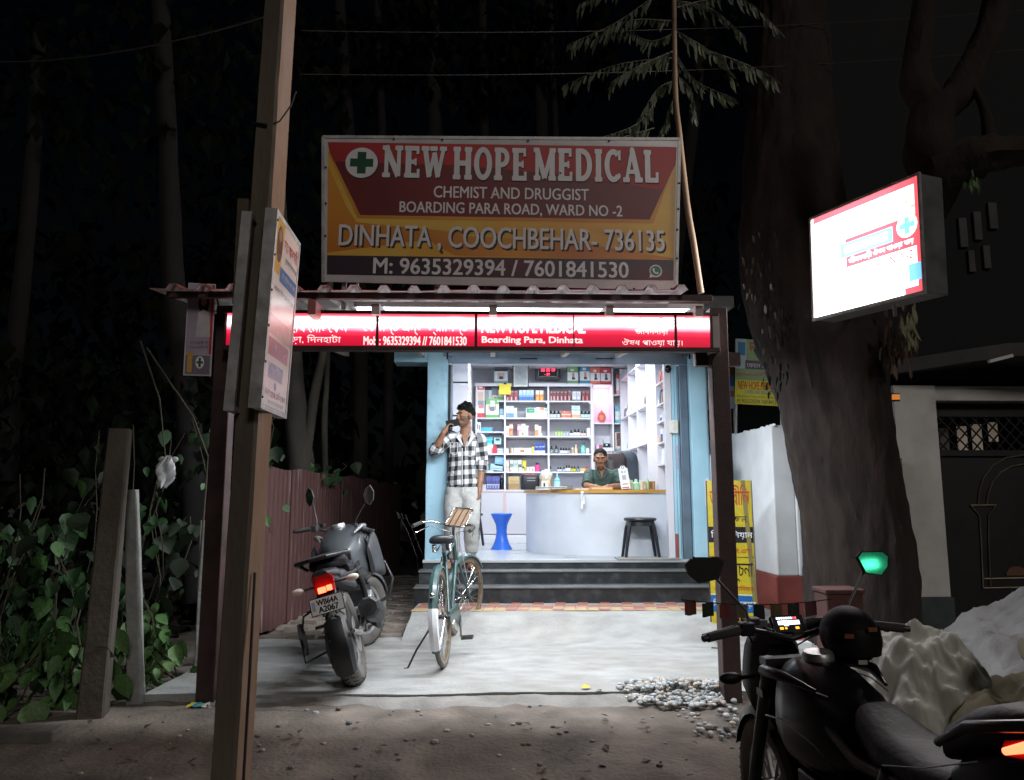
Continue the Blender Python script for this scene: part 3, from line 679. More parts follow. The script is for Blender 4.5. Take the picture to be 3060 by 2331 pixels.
q.flat(circ(.085, .76, .05, 16, ry=.085), I((.16, .07, .05)), MBd, .0024).flat(circ(.085, .80, .03, 12, ry=.03), I((.35, .2, .13)), MBd, .003)
q.flat(rect(.13, .446, .60, .67), I((.07, .16, .36)), MBd, .0018).flat(rect(.014, .446, .34, .43), I((.55, .42, .36)), MBd, .0016)
q.flat(rect(.04, .40, .245, .325), I((.50, .22, .24)), MBd, .0018).flat(rect(.07, .33, .145, .215), I((.33, .30, .36)), MBd, .0018).flat(circ(.21, .115, .022, 16), I((.36, .25, .38)), MBd, .002)
q.build('print', rb, merge=False)
for s, u0, u1, v0, v1, c in (('ডাঃ আনসারী', .16, .43, .76, .83, (.5, .04, .05)), ('হৃদেরাগ িবেশষজ্ঞ', .2, .43, .70, .74, (.12, .12, .15)), ('েডেন্টাল কেলজ', .16, .42, .615, .655, (.6, .6, .62)), ('েচম্বার িনউ েহাপ েমিডেকল', .05, .42, .53, .57, (.2, .2, .3)), ('প্রিত শিনবার', .08, .35, .265, .30, (.6, .45, .45)), ('সময় ৪টা', .1, .3, .165, .2, (.55, .55, .6)), ('িনউ েহাপ েমিডেকল', .04, .41, .055, .095, (.42, .12, .16)), ('৯৬৩৫৩২৯৩৯৪', .1, .38, .025, .045, (.3, .25, .3))):
    text(MB(), s, u0, u1, v0, v1, I(c), MBd, .0032).build('lettering', rb)
MBl = frame((-1.175, 3.77, 1.605), (.015, -.47, 0), (.035, .012, .9))
lb2 = board('dark backed advertising board on the left side of the pole facing away', MBl, .46, .885, 'advertising_board', 2)
MB().flat(rect(.014, .446, .014, .873), m_gl, MBl, .001).build('flex_sheet', lb2)
MB().flat([(.05, .45), (.22, .32), (.23, .62), (.2, .7)], m_gl, MBl @ Matrix.Translation(V((0, 0, -.036)))).build('reflection_patch', lb2)  # pale patch paints a reflection onto the back of the board

# ---- hoarding with a portrait at the canopy's left end
MP = frame((-1.955, 4.80, 1.99), (.155, .03, 0), (.03, 0, .6))
pb = empty('portrait_banner', (-1.9, 4.8, 1.98), 'small glossy banner with a portrait hung at the left end of the canopy', 'banner')
MB().prism(rect(0, .165, 0, .60), .012, m_flexw, MP, -.013).build('panel', pb)
q = MB(); q.flat(rect(.006, .16, .006, .594), mat('glossy_print', (.42, .37, .45), .15, var=.2, scale=4), MP, .001)
q.flat(circ(.10, .47, .033, 16, ry=.07), ink((.03, .02, .02), .2), MP, .0018).flat(circ(.10, .48, .018, 12, ry=.028), ink((.36, .2, .14), .2), MP, .0024)
q.flat([(.06, .25), (.15, .25), (.135, .41), (.10, .43), (.07, .41)], ink((.55, .52, .56), .2), MP, .002).flat(rect(.01, .155, .01, .13), ink((.2, .17, .22), .2), MP, .0016).flat(rect(.02, .05, .02, .15), ink((.6, .38, .1), .2), MP, .002)
q.flat(circ(.095, .085, .026, 16, ry=.04), m_ltr, MP, .0022).flat(rect(.088, .102, .055, .115), gm, MP, .0026).flat(rect(.075, .115, .078, .092), gm, MP, .0028).flat(rect(.145, .16, .14, .58), ink((.5, .06, .06), .2), MP, .002)
q.build('print', pb, merge=False)
for v in (.2, .17): text(MB(), 'ডাঃ েবেবী িস', .03, .14, v, v + .025, ink((.2, .15, .25), .2), MP, .003).build('lettering', pb)
MB().tube([(-1.80, 4.82, 2.58), (-1.78, 4.9, 2.42)], .006, m_rust, 6).build('hanger', pb)
# ================================================================ inside the pharmacy
def c2(x, y): return 1240 + x * .41705, 1030 + y * .41705
def cA(x, y): return 1400 + x * .17226, 1080 + y * .17226
def cB(x, y): return 1400 + x * .17226, 1290 + y * .17226
def cC(x, y): return 1760 + x * .15866, 1080 + y * .15866
def cD(x, y): return 1700 + x * .18586, 1290 + y * .18586
ZS = [2.869, 2.600, 2.351, 2.086, 1.832, 1.573, 1.316]      # shelf top heights
UX = [-.236, .178, .809, 1.439]
YF, YB = 10.98, 11.30
unit = empty('wall_shelving', (.6, 11.1, FZ), 'lilac white built-in shelving with three bays across the back wall', 'shelving')
MB().bx(-.26, 1.46, YB - .012, YB + .015, FZ, 2.86, m_lilac2).build('back_panel', unit)
for x in UX: MB().bx(x - .012, x + .012, YF, YB - .013, FZ, 2.855, m_shelf).build('upright', unit)
MB().bx(-.26, 1.452, YF - .004, YB - .013, 2.855, 2.869, m_shelf).bx(-.26, 1.452, YF - .006, YF + .01, 2.825, 2.8545, m_shelf).build('top_board', unit)
for b in range(3):
    for k, z in enumerate(ZS[1:]):
        if b == 0 and k == 0: MB().bx(.06, UX[1] - .0125, YF, YB - .013, z - .018, z, m_shelf).build('shelf', unit); continue
        zz = z if not (b == 0 and k == 2) else 2.16 - .01
        MB().bx(UX[b] + .0125, UX[b + 1] - .0125, YF + .001, YB - .013, zz - .018, zz, m_shelf).build('shelf', unit)
        if k in (0, 2): MB().bx(UX[b + 1] - .035, UX[b + 1] - .013, YF + .02, YF + .05, zz - .04, zz - .0185, m_shelf).build('bracket', unit)
for b, (x0, x1) in enumerate(((-.22, .165), (.19, .80), (.82, 1.43))):
    d = MB().bx(x0, x1, YF - .012, YF - .001, FZ + .12, 1.285, mat('cupboard_door', (.60, .595, .63), .35, var=.03, scale=2)).build('cupboard_door', unit, bevel=.003)
    f = MB()
    pk = mat('pink_beading', (.66, .50, .50), .4, var=.05)
    f.bx(x0 - .012, x0 + .008, YF - .018, YF - .0125, FZ + .11, 1.295, pk).bx(x1 - .008, x1 + .012, YF - .018, YF - .0125, FZ + .11, 1.295, pk).bx(x0 + .0085, x1 - .0085, YF - .018, YF - .0125, 1.278, 1.295, pk); f.build('beading', d)
MB().bx(-.25, 1.46, YF - .008, YF + .05, FZ, FZ + .11, m_shelf).build('skirting', unit)
# shrine niche and the narrow corner column
nic = empty('shrine_niche', (1.6, 11.1, FZ), 'narrow niche column beside the shelves with a pink lit alcove', 'niche')
for x in (1.462, 1.752): MB().bx(x - .01, x + .01, YF + .02, YB - .013, FZ, 3.1, m_shelf).build('upright', nic)
MB().bx(1.473, 1.741, YB - .02, YB + .01, FZ, 3.1, m_lilac).build('back_panel', nic)
for z in (2.862, 2.282, 1.80, 1.316): MB().bx(1.473, 1.741, YF + .02, YB - .021, z - .016, z, m_shelf).build('shelf', nic)
for z in (2.70, 2.28, 1.86): MB().bx(1.763, 1.86, YF + .05, YB - .013, z - .014, z, m_shelf).build('corner_shelf', nic)
bulb = empty('night_bulb', (1.6, 11.2, 2.70), 'small glowing pink bulb at the top of the shrine alcove', 'bulb')
MB().ell((1.59, 11.19, 2.735), (.026, .026, .034), emit('bulb_glow', (1., .55, .8), 22), 14, 10).build('glass', bulb, smooth=60); MB().lathe([(.0, 0), (.016, 0), (.016, .05), (.0, .05)], m_white, 10, Matrix.Translation(V((1.59, 11.19, 2.77)))).build('holder', bulb)
pl = bpy.data.lights.new('bulb_lamp', 'POINT'); pl.energy = 4.5; pl.color = (1, .18, .42); pl.shadow_soft_size = .03
plo = bpy.data.objects.new('bulb_lamp', pl); COL.objects.link(plo); plo.location = (1.59, 11.12, 2.72); plo.parent = bulb; plo.matrix_parent_inverse = wm(bulb).inverted()
idl = empty('shrine_figure', (1.6, 11.1, 2.283), 'small copper red shrine figure in a pointed oval frame inside the pink alcove', 'figurine')
cop = mat('copper_red', (.40, .12, .06), .4, metal=.5, var=.3, scale=30, bump=.3, bscale=90)
Mi = frame((1.60, 11.1, 2.29), (1, 0, 0), (0, 0, 1)); ov = [(.06 * math.sin(R(a)) * (1 - .25 * max(0, math.cos(R(a)))), .085 - .085 * math.cos(R(a + 180)) * 1.0) for a in range(0, 360, 15)]
ov = [(.062 * math.cos(R(a)), .082 + .08 * math.sin(R(a)) + (.03 if a == 90 else 0)) for a in range(0, 360, 15)]
MB().prism(ov, .02, cop, Mi, -.01).build('frame', idl)
MB().ell((0, .07, .02), (.035, .05, .016), mat('shrine_pink', (.62, .20, .16), .5), 12, 8, Mi).ell((0, .125, .022), (.017, .02, .014), cop, 10, 8, Mi).build('body', idl, smooth=60); MB().lathe([(0, 0), (.04, 0), (.035, .012), (0, .012)], cop, 12, Matrix.Translation(V((1.60, 11.09, 2.283)))).build('base', idl)

# right-hand wall shelving
rw = empty('side_shelving', (1.95, 9.6, FZ), 'white open shelving along the right wall with tall empty compartments', 'shelving')
RX = 1.87
for y in (9.79, 10.405, 11.06): MB().bx(RX, 2.11, y - .009, y + .009, 1.316, 3.1, m_shelf).build('divider', rw)
for z in (2.92, 2.342, 1.872, 1.33): MB().bx(RX + .001, 2.11, 9.17, 11.05, z - .02, z - .0005, m_shelf).build('shelf', rw)
MB().bx(RX - .003, 2.11, 8.60, 9.16, FZ, 3.1, mat('side_panel_white', (.74, .73, .80), .4, var=.03)).build('broad_panel', rw)
MB().bx(2.105, 2.118, 8.48, 11.06, FZ, 3.1, m_lilac).build('back_panel', rw)
for z in (2.50, 2.25, 2.055, 1.82, 1.58): MB().bx(RX - .002, 2.1, 8.21, 8.595, z - .018, z, m_shelf).build('shelf', rw)
lw = empty('left_shelving', (-.4, 10, FZ), 'white side shelving against the left wall behind the standing man', 'shelving')
for y in (9.2, 9.8, 10.4, 10.95): MB().bx(-.499, -.30, y - .01, y + .01, 1.3, 3.1, m_shelf).build('divider', lw)
for z in (2.62, 2.2, 1.75, 1.31): MB().bx(-.498, -.302, 9.19, 10.94, z - .018, z, m_shelf).build('shelf', lw)
MB().bx(-.498, -.29, 9.2, 10.94, FZ, 1.29, m_lilac).build('cupboard', lw)
for i, (y, z) in enumerate(((9.5, 2.62), (10.1, 2.2), (9.5, 2.2), (10.1, 2.62))):
    q = MB().bx(-.46, -.34, y - .09, y + .09, z, z + .14 + .03 * (i % 2), ink(((.7, .7, .72), (.5, .56, .62), (.66, .6, .6), (.3, .3, .34))[i]))
    q.bx(-.336, -.3335, y - .07, y + .07, z + .02, z + .06, ink((.2, .2, .25))); tag(q.build('carton'), ('pale carton high on the left wall shelf nearest the shutter', 'grey blue carton on the lower left wall shelf deeper inside', 'pinkish carton on the lower left wall shelf nearest the shutter', 'dark carton high on the left wall shelf deeper inside')[i], 'carton', 'cartons on the left wall shelves')

# ---- stock: small helpers
def carton(conv, x0, x1, ytop, zb, label, base, bands=(), grp=None, Y=11.03, dep=.10, name='carton', zt=None, cat='carton', ys=None):
    p = at(*conv(x0, ytop), Y); q = at(*conv(x1, ytop), Y); z1 = zt or p.z
    b = MB().bx(p.x, q.x, Y, Y + dep, zb + .001, z1, hx(base) if isinstance(base, str) else base); w = q.x - p.x; h = z1 - zb
    for i, e in enumerate(bands):
        if len(e) == 3: v0, v1, c = e; u0, u1 = 0, 1
        else: u0, u1, v0, v1, c = e
        b.bx(p.x + u0 * w + .0005, p.x + u1 * w - .0005, Y - .0015 - .0006 * i, Y - .0002, zb + v0 * h + .0012, zb + v1 * h - .0002, hx(c))
    return tag(b.build(name), label, cat, grp)
def bottle(conv, x, ytop, zb, label, r, body, lab=None, cap='111111', grp=None, Y=11.05, name='bottle', neck=.4, l0=.12, l1=.55, cat='bottle', gl=.25):
    p = at(*conv(x, ytop), Y); h = p.z - zb; bm = hx(body, gl); lm = hx(lab) if lab else bm; cm = hx(cap); s = .68
    prof = [(0, 0, bm), (r, .0, bm), (r, l0 * h, lm), (r * 1.01, l1 * h, bm), (r, (s - .08) * h, bm), (r * neck, s * h + .1 * h, cm), (r * neck * 1.15, s * h + .11 * h, cm), (r * neck * 1.1, h, cm), (0, h, cm)]
    b = MB().lathe(prof, bm, 12, Matrix.Translation(V((p.x, Y + .03, zb + .001))))
    return tag(b.build(name, smooth=35), label, cat, grp)
Z0, Z1, Z2, Z3, Z4, Z5, Z6 = ZS
# on top of the unit
carton(cA, 445, 680, 125, Z0, 'black and white back-support carton standing on top of the shelving', '20262a', [(.08, .86, 'dfe3e8'), (.25, .75, .3, .75, 'c9b3a6'), (.38, .66, .30, .5, '39424a'), (.02, .98, .05, .2, '7fa0a0')])
fr = empty('framed_certificate', (.5, 10.95, 2.86), 'black framed certificate leaning on the shelving beside the digital clock', 'picture frame')
p = at(*cA(765, 388), 10.94); q = at(*cA(1040, 48), 10.94)
MB().bx(p.x, q.x, 10.94, 10.965, 2.80, q.z + .05, m_black).build('frame', fr, bevel=.003); MB().bx(p.x + .016, q.x - .012, 10.936, 10.9395, 2.815, q.z + .035, hx('e6e6dd')).build('mount', fr)
b = MB().bx(p.x + .03, q.x - .025, 10.933, 10.9355, 2.835, q.z + .02, hx('a9b0b0', .25)); 
for k in range(6): b.bx(p.x + .045, q.x - .04 - .02 * (k % 3), 10.9315, 10.9328, 2.86 + k * .03, 2.865 + k * .03, hx('6f7777'))
b.build('certificate', fr)
ck = empty('digital_clock', (.9, 11.2, 2.9), 'black digital wall clock with glowing red date and time', 'clock')
p = at(*cA(1160, 312), 11.18); q = at(*cA(1590, 30), 11.18)
MB().bx(p.x, q.x, 11.18, 11.21, p.z, q.z + .1, mat('clock_frame', (.05, .04, .045), .35)).build('frame', ck, bevel=.006); MB().bx(p.x + .04, q.x - .035, 11.172, 11.179, p.z + .045, q.z + .06, m_black).build('face', ck)
f = MB(); 
for a in (p.x + .045, q.x - .045): f.bx(a - .002, a + .002, 11.169, 11.1715, p.z + .05, q.z + .06, m_chrome)
f.bx(p.x + .048, q.x - .048, 11.169, 11.1715, p.z + .05, p.z + .054, m_chrome); f.build('trim', ck)
rl_ = emit('clock_digits', (1., .05, .12), 3.2); Mc = frame((0, 11.168, 0), (1, 0, 0), (0, 0, 1))
for s, x0, x1, y0, y1 in (('19  8  2023', 1255, 1505, 66, 104), ('20 35 19', 1258, 1500, 120, 165), ('- 29', 1318, 1410, 196, 232)):
    a = onp(Mc, *cA(x0, y1)); b_ = onp(Mc, *cA(x1, y0)); text(MB(), s, a[0], b_[0], a[1], b_[1], rl_, Mc, .001, .025).build('digits', ck)
for (cv, x0, x1, yt, c, lab) in ((cA, 1715, 1900, 80, '5f8f5c', 'green topped leg-brace carton, leftmost above the shrine alcove'), (cA, 1928, 2102, 58, '2f7f9c', 'blue ankle-brace carton second from the left above the alcove'), (cC, 22, 208, 105, 'd0694e', 'orange ankle-brace carton above the shrine alcove'), (cC, 218, 405, 112, 'b03a40', 'red ankle-brace carton, rightmost above the shrine alcove')):
    carton(cv, x0, x1, yt, Z0, lab, c, [(.16, .66, 'd9dede'), (.44, .66, .28, .62, 'b58a6c' if '2f' in c or '5f' in c else '3c3f45'), (.40, .72, .22, .36, '2b3036'), (.3, .62, .72, .86, 'e8dcd8')], Y=10.98)
# left bay
carton(cA, 137, 283, 402, Z2, 'tall red and white waist-belt carton at the left end of the shelving', 'e9e4e4', [(.0, .14, 'd2434c'), (.86, 1, 'd2434c'), (.28, .72, .9, .96, 'f0e6e6'), (.2, .85, .5, .76, 'd9b9a8'), (.2, .9, .38, .5, '8f97a4'), (.3, .9, .28, .38, 'd58a8a')])
carton(cA, 288, 405, 432, 2.60, 'dark topped grey carton behind the green and white belt box', '9aa3ad', [(.74, 1, '2b2630'), (.55, 1, .0, .7, 'cfd6da')], Y=11.12, dep=.1)
carton(cA, 410, 505, 440, 2.60, 'slate carton with a white lower half on the upper left bay', '6d7880', [(0, .42, 'd8dcd4'), (.3, .8, .1, .3, 'a9876f')], Y=11.12)
carton(cA, 510, 612, 470, 2.60, 'small green and white carton under the yellow paper on the upper left bay', '5f8f4f', [(.3, .85, 'd9e2cf'), (.1, .9, .05, .22, '79b25c')], Y=11.1)
carton(cA, 298, 528, 655, Z2, 'large green and white belt carton in the upper left bay', 'dfe6df', [(.7, 1, '74b26c'), (0, .15, '6aa862'), (.35, .68, .72, .9, 'e6efe6'), (.33, .68, .35, .58, '767d86'), (.22, .32, .4, .65, 'c59b84'), (.7, .8, .4, .65, 'c59b84')], Y=11.0)
carton(cA, 540, 614, 830, Z2, 'pale blue carton at the right of the upper left bay', '8fb4cf', [(0, .34, 'dbe3ea'), (.34, .42, '2f6f8a')])
ny = empty('hanging_notice', (.15, 10.96, 2.68), 'plain yellow paper hung from a clip on the shelving top', 'notice')
p = at(*cA(532, 582), 10.955); q = at(*cA(735, 375), 10.955); MB().bx(p.x, q.x, 10.955, 10.958, p.z, q.z, hx('f2dc35')).build('paper', ny)
MB().bx((p.x + q.x) / 2 - .018, (p.x + q.x) / 2 + .018, 10.948, 10.962, q.z - .012, q.z + .012, m_black).build('clip', ny)
carton(cA, 132, 215, 1065, 2.151, 'white cartoon-striped toothbrush box in the left bay beside the man', 'dfe4ea', [(.2, .4, .3, .8, '55585f'), (.6, .8, .2, .7, '55585f')])
carton(cA, 222, 412, 1140, 2.151, 'bright cyan flat carton in the left bay', '4fb3da', [(.05, .95, .88, .98, '7ccbe6')], zt=2.212); carton(cA, 420, 612, 1145, 2.151, 'dark slate flat carton in the left bay', '3f4757', [(.1, .5, .3, .5, '56607a')], zt=2.205)
carton(cB, 310, 418, 110, 2.024, 'upper turquoise flat box in the left bay', '35b4c6', [(.0, .3, '6fd3df')], zt=2.07); carton(cB, 308, 408, 175, 1.967, 'lower turquoise flat box under its twin in the left bay', '3fc0cf', [(.0, .3, '8fdfe6')], zt=2.022)
q = MB(); a = at(*cB(445, 150), 11.0); q.bx(a.x, a.x + .1, 11.0, 11.09, 1.966, 2.06, hx('9fd6dc')).bx(a.x + .02, a.x + .08, 10.996, 10.9995, 2.02, 2.05, hx('2c4a52')).bx(a.x + .02, a.x + .07, 10.985, 10.9995, 1.967, 1.985, hx('dfeeee')); tag(q.build('blood_pressure_monitor'), 'pale turquoise monitor with a dark screen in the left bay', 'monitor')
carton(cB, 310, 492, 248, Z4, 'white carton with a red swoosh in the left bay', 'dfe3ea', [(.62, 1, .0, .95, 'c8323f'), (.5, .62, .0, .6, 'd65f68')], zt=1.965, dep=.12); carton(cB, 500, 608, 300, Z4, 'white ribbed flat carton at the right of the left bay', 'cfd6de', [(.5, .62, '8c969f'), (.2, .3, 'a5b0b8')], dep=.1)
for i, (x0, x1, y0, r, lab) in enumerate(((450, 610, 440, .1, 'pale blue file box leaning upright in the left bay'), (375, 605, 580, -.05, 'lower pale blue file box lying in the left bay'))):
    p = at(*cB(x0, y0), 11.05); w = .135 if i == 0 else .18; h = .13 if i == 0 else .09
    Mq = Matrix.Translation(V((p.x + w / 2, 11.08, (Z5 + .085 if i == 0 else Z5 + .02)))) @ Matrix.Rotation(r if i == 0 else .10, 4, 'Y')
    tag(MB().box((0, 0, h / 2), (w, .1, h), hx('8fc0de' if i == 0 else 'b4d3e6'), Mq).box((0, -.0515, h * .3), (w * .9, .002, .006), hx('5f8fae'), Mq).build('file_box'), lab, 'box')
carton(cB, 298, 360, 600, Z5, 'slim green striped carton beside the file boxes', '5f9f8f', [(.3, .6, 0, 1, 'c8e0d6')], dep=.08); carton(cB, 345, 430, 678, Z5, 'tiny white carton in front of the file boxes', 'e2e6ea', [(.2, .8, .3, .6, '9aa5b0')], Y=10.99, dep=.06)
for i, x in enumerate((315, 360, 408, 453, 500)): carton(cB, x, x + 40, 775, Z6, 'violet upright carton in the row of five, lower left bay', '4d5191', [(.62, .98, '5f66ab'), (.2, .8, .08, .28, 'a9aed6'), (.3, .4, 'c0c4de')], 'row of five violet cartons', dep=.12)
carton(cB, 245, 305, 925, Z6, 'short white tube carton left of the violet row', 'd9d3da', [(.3, .4, 0, 1, '9a8fa0'), (.62, .7, 0, 1, '9a8fa0')], dep=.06)
bottle(cB, 578, 760, Z6, 'black bottle with a silver neck at the right of the lower left bay', .036, '15151a', None, 'b9bcc4', neck=.35)
# middle bay, top shelf
for i, x in enumerate((655, 722, 795)): carton(cA, x, x + 60, 518 if i else 545, Z1, 'dull pink tonic carton under the yellow notice', '9c4a55', [(.2, .6, .1, .4, 'e0b9bd'), (.25, .75, .85, .97, 'd9a5ab')], 'dull pink tonic cartons')
for i, x in enumerate((875, 940, 1005, 1070)): carton(cA, x, x + 62, 488, Z1, 'white to blue shampoo carton in the row of four', 'bcd8ea', [(0, .34, '3f73b8'), (.34, .5, '86b3dc'), (.2, .8, .7, .85, 'e6eef4')], 'row of four blue shampoo cartons')
for i, x in enumerate((1165, 1235)): carton(cA, x, x + 64, 492, Z1, 'orange and white cream carton of a pair in the middle bay', 'd88a3c', [(.55, .9, 'e9e2da'), (.9, 1, '7a5a66'), (.25, .8, .1, .35, 'f0b23c')], 'pair of orange cream cartons')
# middle bay, second shelf
for i, x in enumerate((648, 720)): carton(cA, x, x + 66, 782, Z2, 'white and blue lotion carton at the left of the second shelf', 'd3e4ee', [(0, .4, '6f97cf'), (.3, .8, .62, .85, 'eef3f6')], 'two lotion cartons')
carton(cA, 790, 842, 815, Z2, 'pale mint slim carton on the second shelf', 'd6e6dd', [(.3, .7, .1, .5, 'b2d2c2')]); carton(cA, 998, 1162, 812, Z2, 'white carton with a big green leaf panel on the second shelf', 'e3e8e4', [(.05, .9, .5, .95, '2f9370'), (.25, .75, .68, .74, '9fd3bd'), (.4, .8, .05, .3, 'd9bfae')])
carton(cA, 1168, 1308, 806, Z2, 'white carton with an orange corner on the second shelf', 'eae6e2', [(.5, 1, .75, 1, 'e08a5f'), (.3, .5, .1, .6, 'f2dcd2')]); carton(cA, 1314, 1362, 815, Z2, 'thin green white carton at the right end of the second shelf', 'dfe9df', [(.2, .8, .7, .9, '8fc59a')])
# middle bay, third shelf
for x0, x1, yt, ba, bd, lab in ((650, 704, 1130, 'e4e0e2', [(.1, .9, .05, .3, 'd9a5b0')], 'white carton at the far left of the third shelf'), (710, 772, 1090, 'cf6f3d', [(.62, .92, 'e6ddda'), (.2, .8, .1, .4, 'e9a56c')], 'orange banded carton on the third shelf'),
    (848, 916, 1098, 'd97f93', [(.5, .85, 'efd5da'), (.5, .95, .05, .4, 'e9e6ea')], 'pink carton on the third shelf'), (920, 988, 1092, 'dfe6e4', [(.1, .6, .05, .3, '7c9a4f'), (.3, .8, .6, .8, 'a5c8c0')], 'white herbal carton on the third shelf'),
    (990, 1048, 1125, 'e6dfe2', [(.6, 1, .0, .9, 'c7737f')], 'white carton with a rose curve on the third shelf'), (1150, 1212, 1102, 'd98d5f', [(.55, .95, 'eae6e6')], 'peach carton on the third shelf'), (1216, 1278, 1132, 'e2dfe2', [(.7, 1, .3, 1, '7a4a52')], 'white carton with a maroon curve on the third shelf')):
    carton(cA, x0, x1, yt, Z3, lab, ba, bd)
# middle bay, fourth shelf
for x0, x1, yt, ba, bd, lab in ((640, 695, 300, 'e2e4e8', [(.2, .8, .2, .5, 'c2ccd6')], 'small white carton at the left of the fourth shelf'), (730, 778, 290, 'e0a36f', [(.5, 1, .1, .9, 'eae2dc')], 'small peach carton on the fourth shelf'), (790, 862, 292, 'e8e2e4', [(.1, .8, .2, .6, 'dcd0d8')], 'blank white carton on the fourth shelf'),
    (866, 972, 290, 'e6e0dc', [(.28, .95, .25, .62, 'e2693a')], 'white carton with an orange splash on the fourth shelf'), (976, 1040, 292, 'dfe6e0', [(.1, .5, .1, .4, 'bcd6c4')], 'white and green carton on the fourth shelf'), (1046, 1092, 290, 'e6e8e4', [(.3, .7, .2, .7, 'cfd8c8')], 'slim white carton on the fourth shelf'), (1100, 1140, 270, 'd8c94a', [(.2, .8, .3, .6, 'efe7a5')], 'yellow slim carton on the fourth shelf')):
    carton(cB, x0, x1, yt, Z4, lab, ba, bd, dep=.07)
for i, (x, y, zb) in enumerate(((1145, 262, Z4), (1206, 262, Z4), (1268, 262, Z4), (1148, 205, Z4 + .075), (1214, 205, Z4 + .075), (1272, 205, Z4 + .075))):
    carton(cB, x, x + 58, y, zb, '%s dark blue topped carton in the block of six' % ('lower' if i < 3 else 'upper'), 'd5dbe6', [(.62 if i < 3 else .0, 1, '1f3f96'), (.1, .9, .2, .4, 'a7b6d6')], 'block of six dark blue topped cartons', zt=(Z4 + .074 if i < 3 else None))
# middle bay, fifth shelf
for x0, x1, yt, zb, zt, ba, bd, lab in ((648, 706, 612, Z5, Z5 + .055, 'cfc8c2', [(.2, .8, .3, .6, 'b8aea6')], 'beige jar carton at the left of the fifth shelf'), (650, 705, 500, Z5 + .056, None, 'c9bcae', [(.1, .9, .2, .7, 'ddd2c6')], 'second beige carton stacked on the jar carton'),
    (718, 866, 600, Z5, Z5 + .058, 'e0e6e2', [(.1, .8, .55, .75, '9fb8b0'), (0, .2, 0, .4, 'd2616c')], 'wide white strip box on the fifth shelf'), (720, 782, 500, Z5 + .06, None, 'd0d6ce', [(.05, .95, .1, .5, '7e9084')], 'grey green picture carton, left of the stacked three'), (788, 852, 505, Z5 + .06, None, 'c6cfc8', [(.2, .8, .2, .6, 'a5b4ab')], 'grey green picture carton, middle of the stacked three'),
    (858, 920, 502, Z5 + .06, None, 'd2d8d0', [(.05, .95, .05, .45, '5f7060')], 'grey green picture carton, right of the stacked three'), (930, 1002, 508, Z5 + .045, None, 'c9bb35', [(.2, .8, .3, .7, 'd9cf72')], 'yellow square carton on the fifth shelf'), (876, 965, 618, Z5, None, 'dde3ec', [(.1, .9, .2, .6, 'b8c6dc')], 'white and blue carton at the front of the fifth shelf'),
    (972, 1002, 610, Z5, Z5 + .044, 'c3ab3f', [], 'narrow mustard carton under the yellow square one'), (1006, 1058, 620, Z5, None, 'd9c9b4', [(.2, .8, .3, .8, 'e9e2d6')], 'cream framed carton on the fifth shelf'), (1064, 1146, 616, Z5, None, 'dfe2ea', [(.4, .8, .1, .6, '8f9cc2')], 'white carton beside the pink flask'), (1318, 1374, 658, Z5, None, 'e4e8ec', [(.2, .8, .3, .6, '9aa8bc')], 'tiny white carton at the right of the fifth shelf')):
    carton(cB, x0, x1, yt, zb, lab, ba, bd, zt=zt, dep=.07)
bottle(cB, 1194, 545, Z5, 'bright pink flask with a dark spout on the fifth shelf', .041, 'd8508c', None, '3a3038', neck=.5, gl=.4)
# middle bay, base board
q = MB(); p = at(*cB(695, 1015), 10.95); q.bx(p.x, p.x + .155, 10.98, 11.05, Z6 + .001, Z6 + .19, hx('a88a58')).bx(p.x - .001, p.x + .156, 10.973, 10.979, Z6 + .085, Z6 + .188, hx('c0a878')).bx(p.x + .02, p.x + .13, 10.968, 10.9725, Z6 + .12, Z6 + .124, hx('8a7048'))
tag(q.build('leather_folder'), 'tan leather document case standing on the base shelf', 'case')
# right bay
for i, (x, y) in enumerate(((1410, 528), (1462, 528), (1524, 528), (1590, 528), (1655, 528), (1722, 522))): carton(cA, x, x + 58, y, Z1, 'maroon syrup carton in the row of six on the top right shelf', '6f2630', [(.2, .6, .08, .5, 'd6a9ae'), (.25, .8, .86, .97, 'c99aa0')], 'row of six maroon cartons')
for x in (1802, 1875): carton(cA, x, x + 66, 530, Z1, 'white carton with a black swoosh between the maroon rows', 'd5d9e0', [(0, .16, '2c3038'), (.15, .8, .45, .8, 'b5bcc6')], 'pair of white cartons between maroon ones')
for x in (1965, 2036): carton(cA, x, x + 64, 528, Z1, 'dark red syrup carton of the pair on the top right shelf', '7a1f28', [(.15, .5, .05, .5, 'c48a90'), (.2, .8, .86, .96, 'b9858a')], 'pair of dark red cartons')
for x in (1432, 1494, 1565): bottle(cA, x, 862, Z2, 'black capped syrup bottle of the left trio, second right shelf', .031, '15181a', 'c6d0d2', grp='left trio of syrup bottles')
carton(cA, 1612, 1775, 868, Z2, 'salmon and white two-row carton on the second right shelf', 'c4694e', [(.42, .55, 'e8d3c8'), (.3, .34, 0, 1, 'e0b6a4'), (0, .06, 'd9b8ac')], dep=.12)
for x in (1790, 1864): carton(cA, x, x + 70, 778, Z2, 'tall blue carton with a tan foot on the second right shelf', 'cfe0ec', [(0, .3, 'c9a270'), (.62, .72, '8fb5d6'), (.82, .86, '8fb5d6')], 'pair of tall blue cartons')
for x in (1968, 2032, 2095): bottle(cA, x, 868, Z2, 'black capped pale bottle of the right trio, second right shelf', .031, '1a2426', 'bcd6d2', grp='right trio of syrup bottles')
for i, x in enumerate((1520, 1570, 1618)): bottle(cA, x, 1182, Z3, 'light green oil bottle on the third right shelf', .021, '8fae6a', 'b6cc8e', '6f8a52', 'light green oil bottles', l1=.6)
for i, x in enumerate((1662, 1715)): bottle(cA, x, 1188, Z3, 'grey green clear bottle on the third right shelf', .019, '8d9f9f', 'b8c4c2', '5d6d6d', 'grey green clear bottles')
